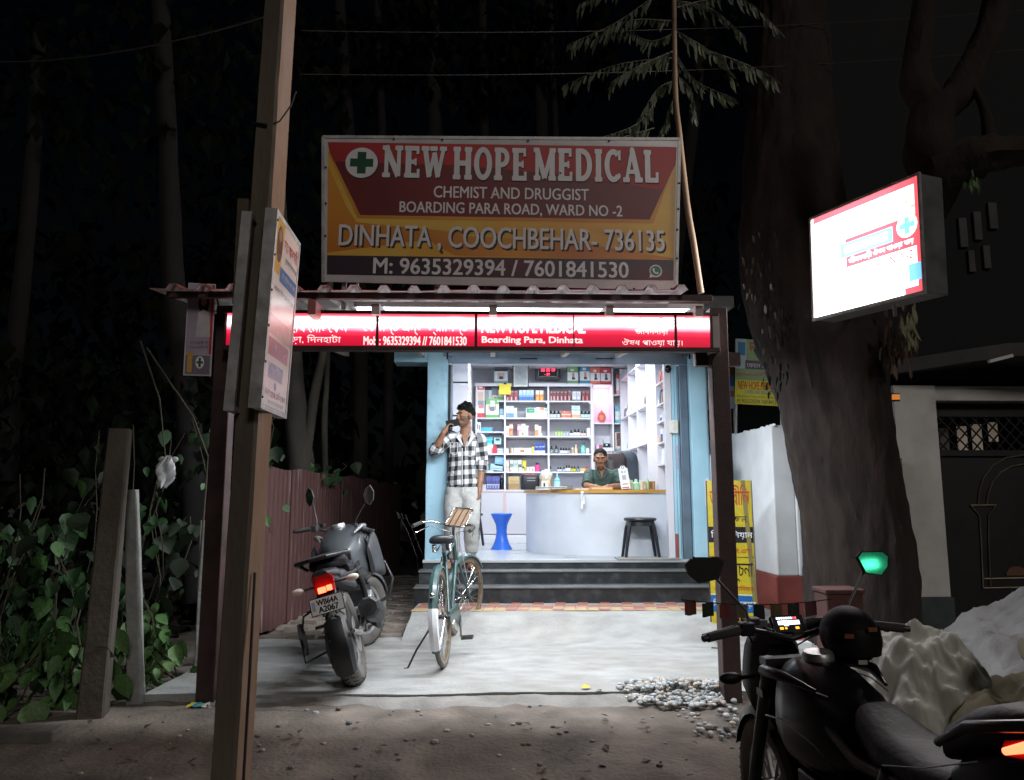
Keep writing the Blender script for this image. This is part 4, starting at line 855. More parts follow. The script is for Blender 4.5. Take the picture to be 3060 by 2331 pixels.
for i, (x, y) in enumerate(((1785, 1205), (1852, 1185), (1912, 1185))): bottle(cA, x, y, Z3, 'black topped white label bottle on the third right shelf', .028, '1a1a1c', 'dcdce0', '111114', 'black topped white label bottles')
for i, x in enumerate((1975, 2022)): bottle(cA, x, 1205, Z3, 'brown topped bottle at the right of the third right shelf', .021, '2a201e', 'e0c9c2', '3a2a26', 'brown topped bottles')
carton(cA, 2055, 2112, 1165, Z3, 'upright white carton at the right end of the third right shelf', 'e6e6ea', [(.15, .5, .3, .7, 'c4c8d0')])
for x, y, r, bo, la, ca, lab in ((1442, 258, .022, '1c1c20', '9aa5a8', '101014', 'slim dark bottle at the left of the fourth right shelf'), (1525, 250, .028, '16181c', '8d9a9c', '101014', 'larger dark bottle second from left on the fourth right shelf'), (1810, 250, .021, 'c9bfb0', 'b0a698', '8a8070', 'cream capped slim bottle on the fourth right shelf'), (1868, 232, .024, 'd2b48a', 'e0c8a0', 'efe6d4', 'tan bottle with a pale cap on the fourth right shelf')):
    bottle(cB, x, y, Z4, lab, r, bo, la, ca)
for x in (1607, 1652, 1700): bottle(cB, x, 285, Z4, 'short black topped bottle of the row on the fourth right shelf', .022, '15171a', 'd5d8da', '0d0d10', 'short black topped bottles')
bottle(cB, 1748, 285, Z4, 'short bottle with a torn label beside the row on the fourth right shelf', .019, '3a3a3e', 'b8b0b0', '0d0d10')
bottle(cB, 1993, 192, Z4, 'tall pale teal bottle with a dark cap on the fourth right shelf', .037, '6fb3ac', '8fccc2', '3c5a5c', neck=.5); carton(cB, 2040, 2092, 298, Z4, 'small white jar box right of the teal bottle', 'd8dae2', [(.2, .8, .2, .4, 'c08a9a')])
bottle(cB, 1422, 610, Z5, 'dark bottle half hidden by the upright on the fifth right shelf', .018, '1a2022', '8fa3a5')
for x in (1560, 1600): bottle(cB, x, 622, Z5, 'small dark bottle of the left pair on the fifth right shelf', .019, '18181c', 'd0ccd4', grp='left pair of small dark bottles')
for x, y, lb, lab in ((1658, 618, 'b8c0c6', 'dark bottle with a grey label on the fifth right shelf'), (1905, 608, '9aa8ac', 'dark bottle right of the yellow labels on the fifth right shelf')): bottle(cB, x, y, Z5, lab, .019, '18181c', lb)
for x in (1705, 1750): bottle(cB, x, 592, Z5, 'taller dark bottle with a wide white label on the fifth right shelf', .021, '15151a', 'd9dce0', grp='taller dark bottles', l1=.6)
for x in (1800, 1845): bottle(cB, x, 610, Z5, 'dark bottle with a yellow label on the fifth right shelf', .021, '20221a', 'c8bf3a', grp='yellow label bottles', l1=.6)
for x in (1940, 1988): carton(cB, x, x + 40, 645, Z5, 'pale yellow small carton on the fifth right shelf', 'e2d08a', [(.3, .7, .3, .6, 'c46a4a')], 'pale yellow small cartons', dep=.05)
carton(cB, 2030, 2085, 612, Z5, 'red small carton at the right end of the fifth right shelf', 'b8434a', [(.2, .8, .3, .6, 'd98a8c')], dep=.06)
# niche and corner column stock
q = MB(); p = at(*cD(560, 245), 11.05); q.bx(p.x, p.x + .10, 11.05, 11.14, 1.925, 1.985, hx('2c3a3c', .3)).bx(p.x + .005, p.x + .095, 11.045, 11.0495, 1.94, 1.975, hx('16201f', .2)).bx(p.x + .03, p.x + .055, 11.042, 11.0448, 1.955, 1.968, emit('router_led', (.6, 1, .9), 1.)).tube([(p.x + .01, 11.13, 1.98), (p.x, 11.13, 2.05)], .004, m_black, 5)
tag(q.build('wifi_router'), 'dark router with a small light on the white box in the niche', 'router')
carton(cD, 548, 718, 250, 1.801, 'blank white box carrying the router in the niche', 'd2d3de', [], Y=11.05, zt=1.924); carton(cD, 440, 486, 220, 1.801, 'pale pink thin carton in the niche', 'd9b8cc', [(.4, .8, 0, 1, 'e6d6e0')], Y=11.1); carton(cD, 488, 540, 222, 1.801, 'magenta carton in the niche', 'a8527a', [(.1, .9, .4, .6, 'c48aa6')], Y=11.1)
carton(cC, 512, 566, 235, 2.701, 'red and white carton in the upper corner column', 'e2dfe2', [(.8, 1, 'b8434f'), (0, .2, 'd0a0a0')], Y=11.06); carton(cC, 487, 575, 855, 2.281, 'teal and white carton in the middle corner column', '5fa6b6', [(.2, .7, 'd3dcda'), (.7, .8, .2, .9, '88b8c2')], Y=11.06)
carton(cC, 485, 580, 1180, 2.10, 'dark teal flat carton under the middle corner shelf', '2f5f72', [(.3, .6, .2, .8, '7fb0c2')], Y=11.09, zt=2.17); carton(cD, 738, 826, 20, 1.861, 'tall brace carton with a picture in the lower corner column', 'cdb8aa', [(.0, .18, '6f9a98'), (.3, 1, .62, .98, '5a3a34'), (.35, 1, .3, .62, '4a4a52')], Y=11.06)
# side wall stock: jars and cartons along the shelf
random.seed(12)
side = [(9.26, 2.342, .10, 'c8ccd2', 'white jar at the near end of the long side shelf'), (9.36, 2.342, .19, '4a4438', 'tall dark bottle on the near part of the long side shelf'), (9.46, 2.342, .11, 'd8dcde', 'white carton beside the tall dark bottle on the side shelf'), (9.60, 2.342, .12, 'ccd2d4', 'pale carton in the third spot of the side shelf'), (9.70, 2.342, .13, 'd2d6d8', 'pale carton in the fourth spot of the side shelf'),
        (9.92, 2.342, .17, 'd0dcd8', 'tall pale green carton of the side shelf'), (10.05, 2.342, .10, 'd8dadd', 'low white jar in the middle of the side shelf'), (10.20, 2.342, .14, 'c6cacb', 'grey white carton in the middle of the side shelf'), (10.32, 2.342, .18, '3d4a55', 'dark blue bottle in the middle of the side shelf'), (10.55, 2.342, .15, 'd0d6da', 'white bottle at the far part of the side shelf'), (10.72, 2.342, .11, 'd9d2cf', 'cream jar at the far part of the side shelf'), (10.90, 2.342, .18, '70767c', 'grey bottle at the far end of the side shelf'),
        (9.30, 1.872, .14, '404a4c', 'dark slim bottle on the lower side shelf'), (10.0, 1.872, .17, 'd6dadc', 'tall white jar on the lower side shelf'), (10.12, 1.872, .12, 'cfd5d8', 'short white jar on the lower side shelf'), (10.62, 1.872, .10, 'c9d3d6', 'white strip carton on the lower side shelf')]
for y, z, h, c, lab in side:
    if 'carton' in lab: b = MB().bx(1.885, 1.96, y - .045, y + .045, z, z + h, hx(c)).bx(1.8835, 1.8848, y - .03, y + .03, z + h * .25, z + h * .55, hx('9fb3b8'))
    else: b = MB().lathe([(0, 0), (.034, 0), (.034, h * .62), (.030, h * .66), (.018, h * .74), (.02, h * .76, hx('e2e2e6')), (.02, h, hx('e2e2e6')), (0, h)], hx(c), 12, Matrix.Translation(V((1.93, y, z))))
    tag(b.build('carton' if 'carton' in lab else 'jar', smooth=35), lab, 'carton' if 'carton' in lab else 'jar')
near = [(8.45, 2.50, .13, 'd83a30', 'red sachet pack on the top near side shelf'), (8.34, 2.50, .15, 'e0542e', 'orange sachet pack on the top near side shelf'), (8.48, 2.25, .18, '26406a', 'navy bag on the second near side shelf'), (8.40, 2.25, .13, '7f9a62', 'olive pouch on the second near side shelf'), (8.30, 2.25, .22, 'd84a2c', 'red orange pouch leaning on the second near side shelf'), (8.53, 2.25, .06, 'd9dde0', 'white roll on the second near side shelf'), (8.33, 2.43, .06, 'c04048', 'red flat pack under the top near side shelf'),
        (8.46, 2.055, .07, '5a6fae', 'blue capped tin on the third near side shelf'), (8.36, 2.055, .10, 'd5dade', 'white pot on the third near side shelf'), (8.27, 2.055, .14, 'd98a5a', 'orange topped pot on the third near side shelf'), (8.44, 1.82, .15, '3a4f9a', 'blue topped tins on the fourth near side shelf'), (8.34, 1.82, .13, 'd0dade', 'white pot on the fourth near side shelf'), (8.52, 1.82, .06, 'd8a24a', 'amber pot on the fourth near side shelf'),
        (8.45, 1.58, .17, 'd9e0e6', 'white roll pack on the fifth near side shelf'), (8.32, 1.58, .2, 'cfdce6', 'pale blue roll pack on the fifth near side shelf')]
for y, z, h, c, lab in near:
    n = 10; rings = []
    for k in range(6):
        t = k / 5; s = (1 - .35 * t * ('pack' in lab or 'pouch' in lab or 'bag' in lab)); rings.append([(1.91 + .035 * s * math.cos(2 * PI * i / n), y + .045 * s * math.sin(2 * PI * i / n) + .02 * t * ('leaning' in lab), z + h * t) for i in range(n)])
    b = MB(); b.loft(rings[:4], hx(c)); b.loft(rings[3:], hx('e0e0e4') if 'topped' in lab or 'capped' in lab else hx(c)); tag(b.build('pouch' if 'p' in lab.split()[1] else 'pack', smooth=50), lab, 'pack')

# ---- counter
def bez(p, n=8):
    out = []
    for i in range(len(p) - 1):
        p0 = V(p[max(i - 1, 0)]); p1 = V(p[i]); p2 = V(p[i + 1]); p3 = V(p[min(i + 2, len(p) - 1)])
        for k in range(n):
            t = k / n; out.append(.5 * ((2 * p1) + (p2 - p0) * t + (2 * p0 - 5 * p1 + 4 * p2 - p3) * t * t + (3 * p1 - p0 - 3 * p2 + p3) * t ** 3))
    out.append(V(p[-1])); return out
cnt = empty('counter', (1.2, 8.6, FZ), 'pale lilac curved shop counter with a yellow wood top', 'counter')
fc = bez([(1.93, 8.44), (1.5, 8.46), (1.05, 8.53), (.75, 8.70), (.55, 8.95), (.44, 9.25), (.42, 9.6)])
CT = 1.298
pan = [(p.x, p.y) for p in fc]; inn = [(p.x + .03 * (1 if p.y > 8.9 else .3), p.y + .025) for p in fc]
MB().prism(pan[::-1] + inn, CT - .04 - FZ - .002, mat('counter_front', (.60, .635, .70), .45, var=.07, scale=2.6, detail=9), None, FZ + .001).build('front_panel', cnt, smooth=30)
edge = [(p.x, p.y - .03) if p.y < 8.75 else (p.x - .03, p.y - .01) for p in fc]
MB().prism(edge[::-1] + [(.86, 9.6), (.88, 9.2), (1.0, 9.02), (1.93, 9.0)], .035, m_wood, None, CT - .037).build('top', cnt, smooth=30)
MB().bx(1.9, 1.928, 8.5, 9.0, FZ, CT - .04, m_lilac).build('end_panel', cnt)
tp = MB(); p = at(*c2(1197, 1070), 8.44)
Mt = frame((p.x, 8.435, p.z), (1, 0, 0), (0, 0, 1))
for k, (u, v, r) in enumerate(((0, -.02, .0), (.012, -.07, .06), (.004, -.12, -.05))): tp.box((u, v, .0), (.02, .09, .003), m_white, Mt @ Matrix.Rotation(r, 4, 'Z'))
tp.bx(-.012, .018, .004, .02, -.04, .01, m_white, Mt); tp.build('tape_strip', cnt)
# things on the counter
def cx(x, y, Y): return at(*cD(x, y), Y)
def onc(name, label, cat, f): q = MB(); f(q); return tag(q.build(name, smooth=35), label, cat)
p = at(*cB(905, 1000), 9.05)
t = empty('card_machine_bag', (p.x + .12, 9.1, CT), 'black zipped bag with grey stripes at the left end of the counter', 'bag')
rings = []
for k, (z, s) in enumerate(((0, .9), (.02, 1), (.12, 1.0), (.16, .95), (.175, .85))): rings.append([(p.x + .115 + .115 * s * math.copysign(abs(math.cos(a)) ** .45, math.cos(a)), 9.12 + .05 * s * math.copysign(abs(math.sin(a)) ** .5, math.sin(a)), CT + .001 + z) for a in [2 * PI * i / 20 for i in range(20)]])
MB().loft(rings, hx('1c1f26')).build('body', t, smooth=50)
for z in (.135, .105): MB().bx(p.x + .075, p.x + .175, 9.064, 9.068, CT + z, CT + z + .008, hx('9aa0aa')).build('stripe', t)
carton(cB, 945, 1165, 740, CT + .178, 'pink glove carton lying on the black bag', 'd24a5c', [(.1, .55, .1, .35, 'eec2c8'), (.72, .86, .35, .75, 'eec2c8')], Y=9.08, dep=.09)
p = at(*cB(1345, 1000), 8.95); jar = empty('sweet_jar', (p.x, 8.98, CT), 'clear jar of yellow packets under a crumpled plastic bag on the counter', 'jar')
Mq = Matrix.Translation(V((p.x, 8.98, CT + .001)))
MB().lathe([(0, 0), (.052, 0), (.058, .06), (.062, .15), (.064, .165)], hx('d9c39a', .25), 16, Mq).build('body', jar, smooth=50); MB().ell((0, 0, .15), (.05, .05, .04), hx('d9a93a'), 12, 8, Mq).build('packets', jar, smooth=50)
rings = [[((.066 + .012 * math.sin(3 * a + k)) * math.cos(a) * s, (.066 + .012 * math.cos(4 * a)) * math.sin(a) * s, z + .012 * math.sin(5 * a + k)) for a in [2 * PI * i / 18 for i in range(18)]] for k, (z, s) in enumerate(((.13, 1), (.17, 1.08), (.2, .9), (.215, .5)))]
MB().loft(rings, hx('d8d5d0', .3), Mq).build('bag', jar, smooth=40)
carton(cB, 1268, 1376, 865, CT, 'white mobile carton with a black strip standing on the counter', 'e2dfd8', [(.28, .6, .05, .78, '1a1a1c')], Y=8.85, dep=.05)
bottle(cB, 1543, 732, CT, 'clear blue hand sanitiser spray bottle on the counter', .034, '6fc6d4', 'a9d8e2', '9fdce6', Y=8.8, neck=.22, l0=.2, l1=.5)
onc('card_reader', 'grey card reader lying on the counter right of the sanitiser', 'card reader', lambda q: q.bx(.82, .93, 8.9, 9.0, CT, CT + .05, hx('55585c')).bx(.83, .92, 8.897, 8.8995, CT + .015, CT + .045, hx('6d7074')))
def stack(q, x0, x1, y0, y1, n, cols, z=CT):
    random.seed(int(x0 * 977))
    for k in range(n):
        Mq = Matrix.Translation(V(((x0 + x1) / 2, (y0 + y1) / 2, z + .001 + k * .0085))) @ Matrix.Rotation(random.uniform(-.12, .12), 4, 'Z'); q.box((0, 0, .004), (x1 - x0, y1 - y0, .008), hx(cols[k % len(cols)]), Mq)
onc('paper_stack', 'loose stack of white papers beside the black bag', 'papers', lambda q: stack(q, .50, .70, 8.75, 8.9, 4, ['e6e6e6', 'd5d8dc', '33353a', 'e0e0da']))
onc('paper_stack', 'papers with a black cover below the sanitiser bottle', 'papers', lambda q: stack(q, .66, .84, 8.62, 8.76, 4, ['2a2320', 'd9cdb4', '3a3430', 'e2ded2']))
onc('account_book', 'open account book under the seated man\'s hands', 'book', lambda q: stack(q, 1.12, 1.36, 8.66, 8.86, 4, ['c9a678', 'e2c9a4', 'd4b48c', 'b98a5c']))
onc('newspaper', 'folded pale newspaper lying flat left of the seated man', 'newspaper', lambda q: stack(q, .93, 1.08, 8.62, 8.8, 2, ['d8d6d2', 'bdb9b2']))
p = cx(835, 905, 8.55); sp = empty('payment_standee', (p.x, 8.52, CT), 'white payment standee with a round top leaning on the counter', 'standee')
Ms = frame((p.x, 8.52, CT + .004), (.97, .05, .10), (.16, .18, .97)); w = .105
MB().prism([(0, 0), (w, 0), (w, .23), (w * .82, .235)] + [(w / 2 + .033 * math.cos(R(a)), .235 + .03 * math.sin(R(a))) for a in range(20, 170, 15)] + [(w * .18, .235), (0, .23)], .004, hx('e4e6ea', .25), Ms, 0).build('card', sp)
q = MB().flat(circ(w / 2, .245, .018, 14), hx('2a3f66'), Ms, .005).flat(circ(w / 2, .245, .012, 12), hx('e4e6ea'), Ms, .0056).flat(rect(.03, .075, .10, .155), hx('a7a9b4'), Ms, .005)
q.flat(rect(.028, .05, .18, .20), hx('8fa3b5'), Ms, .005).flat(rect(.06, .08, .18, .20), hx('9cc0c8'), Ms, .005).flat(rect(.02, .085, .045, .06), hx('9aa8b2'), Ms, .005).flat(rect(.015, .09, .008, .02), hx('b8434a'), Ms, .005); q.build('print', sp, merge=False)
MB().prism([(0, 0), (.06, 0), (.0, .12)], .004, hx('d9d2bf'), frame((p.x + .1, 8.55, CT + .002), (.5, .85, 0), (0, 0, 1))).build('prop', sp)
for x, yt, r, bo, la, ca, lab in ((1085, 770, .042, '9fd0b4', None, 'a8d8bc', 'pale green gel bottle on the counter'), (1265, 705, .022, 'a8cfae', 'b8d8b0', 'cfdfe2', 'slim green pump bottle at the right of the counter')):
    p = cx(x, yt, 8.62); bottle(cD, x, yt, CT, lab, r, bo, la, ca, Y=8.62, neck=.35)
for x0, x1, yt, ba, bd, lab in ((975, 1025, 785, 'b9c9a6', [(.2, .8, .3, .7, '8aa578')], 'olive carton behind the payment standee'), (1145, 1182, 785, 'e6e2d8', [(.1, .5, .1, .9, 'c9bfa6')], 'slim white and beige carton on the counter'), (1186, 1240, 810, 'b9a58c', [(.3, .7, .2, .6, 'd0c0aa')], 'tan carton at the right of the counter'), (1298, 1385, 805, '8f6a38', [(.55, .85, .1, .9, 'b98d50'), (.1, .4, .2, .8, '6f4f28')], 'brown square carton at the right end of the counter')):
    carton(cD, x0, x1, yt, CT, lab, ba, bd, Y=8.60, dep=.06)
p = cx(1480, 900, 8.62); cal = empty('desk_calendar', (p.x, 8.62, CT), 'white spiral calendar with printed eyes and lips propped at the counter end', 'calendar')
q_ = cx(1640, 665, 8.62); Mk = frame((p.x, 8.62, CT + .002), (1, 0, 0), (0, .12, 1)); W2 = q_.x - p.x; H2 = q_.z - CT
MB().prism(rect(0, W2, 0, H2), .006, hx('e0dfe4'), Mk, -.003).build('card', cal)
q = MB()
for u in (.32, .72): q.flat(circ(W2 * u, H2 * .74, W2 * .13, 12, ry=H2 * .06), hx('3a3a44'), Mk, .0042)
q.flat(circ(W2 * .5, H2 * .44, W2 * .3, 14, ry=H2 * .06), hx('b87a80'), Mk, .0042).flat([(W2 * .48, H2 * .5), (W2 * .6, H2 * .5), (W2 * .54, H2 * .68)], hx('55525a'), Mk, .0042)
for v in (.12, .2, .28): q.flat(rect(W2 * .15, W2 * .85, H2 * v, H2 * (v + .05)), hx('c08a90'), Mk, .0042)
q.build('print', cal); sp_ = MB()
for i in range(9): sp_.tube([(W2 * (.1 + .1 * i), H2 - .005, .006), (W2 * (.1 + .1 * i), H2 + .012, .002), (W2 * (.1 + .1 * i), H2 - .002, -.006)], .0016, m_black, 5, Mk)
sp_.build('spiral', cal)
# wall bits on the jamb
onc('door_camera', 'small black dome camera under the shutter on the right', 'camera', lambda q: q.ell((1.895, 8.09, 2.60), (.038, .038, .045), hx('0d0d10', .15)).bx(1.87, 1.92, 8.08, 8.118, 2.63, 2.66, hx('d8d8dc')))
onc('switch_box', 'cream switch box with a paper label on the right jamb', 'switch box', lambda q: q.bx(1.89, 1.975, 8.05, 8.087, 1.89, 2.03, hx('d8d8c6')).bx(1.893, 1.935, 8.0465, 8.0498, 1.90, 2.02, hx('e2e6e6')))
def sticker(q):
    for k in range(9): q.bx(1.962, 1.982, 8.0855, 8.0885, 1.52 + k * .026, 1.535 + k * .026, hx('a9b2cc' if k % 3 else 'c2a0b2'))
    q.bx(1.958, 1.9825, 8.0888, 8.0897, 1.50, 1.77, hx('b4bcd6'))
onc('paper_notice', 'narrow printed paper strip pasted on the right jamb', 'notice', sticker)
# stools
def stool(x, y, label):
    root = empty('plastic_stool', (x, y, FZ), label, 'stool'); bk = mat('black_plastic', (.012, .014, .02), .35, var=.1); h = .425
    MB().lathe([(0, h), (.15, h), (.172, h - .006), (.176, h - .02), (.165, h - .035), (0, h - .03)], bk, 24, Matrix.Translation(V((x, y, FZ)))).build('seat', root, smooth=40)
    MB().lathe([(.145, h - .035), (.15, h - .085), (.142, h - .085), (.137, h - .035)], bk, 24, Matrix.Translation(V((x, y, FZ))), close=True).build('rim', root, smooth=40)
    for a in (40, 140, 220, 320):
        c, s = math.cos(R(a)), math.sin(R(a)); t1 = V((x + c * .145, y + s * .12, FZ + h - .03)); t2 = V((x + c * .235, y + s * .17, FZ + .001))
        MB().tube([t1, t1.lerp(t2, .25) + V((c * .012, s * .01, 0)), t2], [.022, .02, .015], bk, 8).build('leg', root, smooth=50)
    return root
stool(1.59, 8.28, 'black plastic stool in front of the counter'); stool(-.30, 10.45, 'black plastic stool half hidden behind the standing man')
bl = mat('blue_plastic', (.02, .13, .62), .35, var=.06, scale=4)
prof = [(.0, .435), (.105, .437), (.128, .44), (.134, .432), (.130, .42), (.10, .36), (.073, .30), (.064, .22), (.073, .14), (.10, .06), (.132, .012), (.134, 0), (.125, 0), (0, .01)]
b = MB().lathe(prof, bl, 36, Matrix.Translation(V((.115, 9.62, FZ)))); tag(b.build('drum_stool', smooth=30), 'bright blue hourglass plastic stool on the shop floor', 'stool')
# high-backed chair behind the counter
chr_ = empty('office_chair', (1.60, 9.75, FZ), 'high-backed dark leather chair behind the seated man', 'chair')
lea = mat('dark_leather', (.035, .024, .024), .33, var=.3, scale=5, bump=.12, bscale=14); lea2 = mat('slate_leather', (.05, .06, .075), .33, var=.3, scale=5, bump=.12, bscale=14)
def pad(x0, x1, z0, z1, y, th, m_, tilt=.12):
    rings = []; n = 24
    for k in range(7):
        t = -1 + 2 * k / 6; s = (1 - abs(t) ** 2.5 * .25); rr = []
        for i in range(n):
            a = 2 * PI * i / n; c, s2 = math.cos(a), math.sin(a); ex = .35
            rr.append(((x0 + x1) / 2 + (x1 - x0) / 2 * s * math.copysign(abs(c) ** ex, c), 0, (z0 + z1) / 2 + (z1 - z0) / 2 * s * math.copysign(abs(s2) ** ex, s2)))
        rings.append([(p[0], y + t * th + (p[2] - z0) * tilt, p[2]) for p in rr])
    return MB().loft(rings, m_)
pad(1.36, 1.86, 1.05, 1.80, 9.62, .05, lea2).build('back_shell', chr_, smooth=60); pad(1.40, 1.70, 1.08, 1.785, 9.565, .045, lea).build('back_pad', chr_, smooth=60)
MB().bx(1.33, 1.87, 9.2, 9.68, 1.0, 1.09, lea).build('seat', chr_, bevel=.03); MB().tube([(1.6, 9.45, .66), (1.6, 9.45, 1.0)], .03, m_chrome, 10).build('stem', chr_)
for a in range(5): MB().tube([(1.6, 9.45, .68), (1.6 + .27 * math.cos(a * 1.257), 9.45 + .27 * math.sin(a * 1.257), .615)], .018, m_black, 6).build('leg', chr_)
for s in (1.30, 1.90): MB().tube([(s, 9.62, 1.1), (s, 9.6, 1.3), (s, 9.3, 1.3), (s, 9.27, 1.06)], .02, m_black, 8).build('armrest', chr_, smooth=50)
# ================================================================ people
def remesh(mb, voxel, sm=4, fac=.5, wrinkle=0.):
    me = mb.mesh('tmp', merge=False); o = obj('tmp', me)
    r = o.modifiers.new('r', 'REMESH'); r.mode = 'VOXEL'; r.voxel_size = voxel
    s = o.modifiers.new('s', 'SMOOTH'); s.iterations = sm; s.factor = fac
    bpy.context.view_layer.update(); dg = bpy.context.evaluated_depsgraph_get()
    out = bpy.data.meshes.new_from_object(o.evaluated_get(dg)); bpy.data.objects.remove(o); bpy.data.meshes.remove(me)
    if wrinkle:
        nv = [(v.co + v.normal * wrinkle * (.4 - abs(fbm((v.co.x * 9 + v.co.z * 5, v.co.y * 9, v.co.z * 11 - v.co.x * 4), 3)))) for v in out.vertices]
        out.vertices.foreach_set('co', [c for p in nv for c in p]); out.update()
    out.polygons.foreach_set('use_smooth', [True] * len(out.polygons)); out.materials.clear(); return out
def skin_mat(name, c): return mat(name, c, .48, var=.18, scale=14, bump=.06, bscale=90, spec=.4)
m_hair = mat('black_hair', (.006, .005, .005), .75, var=.4, scale=40, bump=.5, bscale=130, stretch=(1, 1, .4), spec=.15)
def head(mb, M, m):
    E = lambda c, r: mb.ell(c, r, m, 16, 12, M)
    E((0, -.014, .036), (.074, .092, .080)); E((0, .018, -.018), (.063, .072, .086)); E((0, .034, -.066), (.049, .050, .044)); E((0, .064, -.094), (.023, .020, .019))
    mb.tube([(0, .084, .026), (0, .098, .0), (0, .108, -.022)], [.009, .012, .0165], m, 10, M); E((.011, .093, -.026), (.010, .012, .009)); E((-.011, .093, -.026), (.010, .012, .009))
    E((0, .074, .036), (.052, .019, .013))
    for s in (-1, 1): E((s * .036, .060, -.014), (.026, .026, .028)); E((s * .076, -.008, -.004), (.011, .022, .033))
    E((0, .086, -.049), (.023, .013, .0065)); E((0, .085, -.061), (.021, .013, .0075))
def hand(mb, w, d, n, m, curl=.5, flip=1, sc=1.):
    d = V(d).normalized(); n = V(n); n = (n - d * n.dot(d)).normalized(); s = d.cross(n) * flip; w = V(w)
    Mh = Matrix(((s.x, d.x, n.x, w.x), (s.y, d.y, n.y, w.y), (s.z, d.z, n.z, w.z), (0, 0, 0, 1))) @ Matrix.Scale(sc, 4)
    mb.ell((0, .045, 0), (.040, .055, .017), m, 12, 8, Mh); mb.tube([(0, -.01, 0), (0, .04, 0)], [.025, .030], m, 10, Mh, sx=1)
    for i, (x, L) in enumerate(((-.031, .056), (-.0105, .070), (.0105, .075), (.031, .066))):
        p = V((x, .083, 0)); pts = [V((x * .9, .06, 0)), p]; a = 0
        for k in range(3):
            a += curl * (.9 + .2 * k); p = p + V((0, math.cos(a), math.sin(a))) * L * (.45, .32, .25)[k]; pts.append(p)
        mb.tube(pts, [.0095, .0092, .0085, .008, .0068], m, 8, Mh)
    th = V((.034, .022, .004)); mb.tube([V((.02, .01, 0)), th, th + V((.022, .028, .012)), th + V((.024, .054, .026))], [.014, .0125, .0105, .0085], m, 8, Mh)
def face_zone(me, M, skin, beard, lip, hi=-.022, stache=True):
    me.materials.append(skin); me.materials.append(beard); me.materials.append(lip); Mi = M.inverted(); idx = []
    for p in me.polygons:
        c = Mi @ p.center; k = 0
        if c.length < .16 and c.z > -.125:
            ed = hi + .02 * (abs(c.x) > .045) * 1.2
            if c.y > -.005 and c.z < ed - .012 * math.sin(c.x * 60) * 0 and (abs(c.x) > .040 or c.z < -.074) : k = 1
            if stache and c.y > .07 and -.047 < c.z < -.033 and abs(c.x) < .03: k = 1
            if c.y > .085 and -.068 < c.z < -.047 and abs(c.x) < .02: k = 2
        idx.append(k)
    me.polygons.foreach_set('material_index', idx)
def eyes(M, root):
    for s in (-1, 1):
        e = MB().ell((s * .030, .0755, .014), (.0115, .0085, .0048), mat('eye_white', (.34, .29, .26), .35), 10, 6, M).build('eye', root, smooth=60)
        MB().ell((s * .030, .083, .014), (.0056, .0036, .0056), m_black, 8, 6, M).build('iris', e)
        MB().tube([(s * .014, .089, .031), (s * .030, .088, .037), (s * .048, .076, .033)], [.004, .0045, .003], m_hair, 6, M).build('eyebrow', root)
def hairdo(mb, M, tall=.03, seed=1):
    random.seed(seed); mb.ell((0, -.024, .052), (.079, .092, .078), m_hair, 16, 12, M)
    for i in range(46):
        a = random.uniform(0, 2 * PI); t = random.uniform(0, 1); x = .062 * math.cos(a) * t ** .5; y = min(.038, -.02 + .078 * math.sin(a) * t ** .5)
        z = .098 + tall * (1 - t * .6) * random.uniform(.4, 1) - .05 * t
        mb.ell((x, y, z), (.022, .026, .020), m_hair, 8, 6, M)
    for i in range(14): a = R(-170 + i * 26); mb.ell((.070 * math.cos(a), -.03 + .075 * math.sin(a) * (1 if math.sin(a) < 0 else .3), .03), (.014, .018, .03), m_hair, 8, 6, M)

# ---- young man with a phone, standing on the middle step
man = empty('person', (-.27, 7.97, .483), 'young man in a black and white checked shirt talking on a phone on the steps', 'person')
sk = skin_mat('brown_skin', (.30, .155, .095)); bd_ = mat('short_beard', (.15, .078, .05), .6, var=.3, scale=60)
lp = skin_mat('lip_skin', (.26, .11, .085))
YM = 7.95
J = lambda x, y, dy=0: at(x, y, YM + dy)
hc = J(1391, 1246, -.02); MH = Matrix.Translation(hc) @ Matrix.Rotation(R(127), 4, 'Z') @ Matrix.Rotation(R(-4), 4, 'X')
b = MB(); head(b, MH, sk)
nk = J(1390, 1298, .02); b.tube([hc + V((.005, .03, -.05)), hc + V((.0, .02, -.12)), nk + V((0, 0, -.05))], [.054, .055, .07], sk, 14)
sR = J(1349, 1306, .02); eR = J(1299, 1349, -.10); wR = J(1326, 1293, -.20)
sL = J(1433, 1313, .03); eL = J(1442, 1378, .06); wL = J(1433, 1458, -.02)
b.tube([sR, sR.lerp(eR, .5), eR], [.052, .046, .042], sk, 12); b.tube([eR, eR.lerp(wR, .35), wR], [.043, .040, .027], sk, 12)
b.tube([sL, sL.lerp(eL, .5), eL], [.052, .046, .042], sk, 12); b.tube([eL, eL.lerp(wL, .35), wL], [.042, .040, .028], sk, 12)
b.ell(J(1388, 1352, .05), (.11, .08, .14), sk, 16, 10)
hd = (J(1345, 1262, -.17) - wR); hand(b, wR, hd, (.8, .25, .15), sk, .62, 1); hand(b, wL, (.05, -.1, -1), (-1, .2, 0), sk, .35, 1)
fL = V((-.215, 8.03, .575)); fR = V((-.40, 8.05, .575))
for x_, f in ((1405, fL), (1362, fR)): b.tube([J(1388, 1390, .05), J(x_, 1470, .04), J(x_, 1560, 0), f + V((0, .02, .2))], [.09, .075, .055, .05], sk, 12)
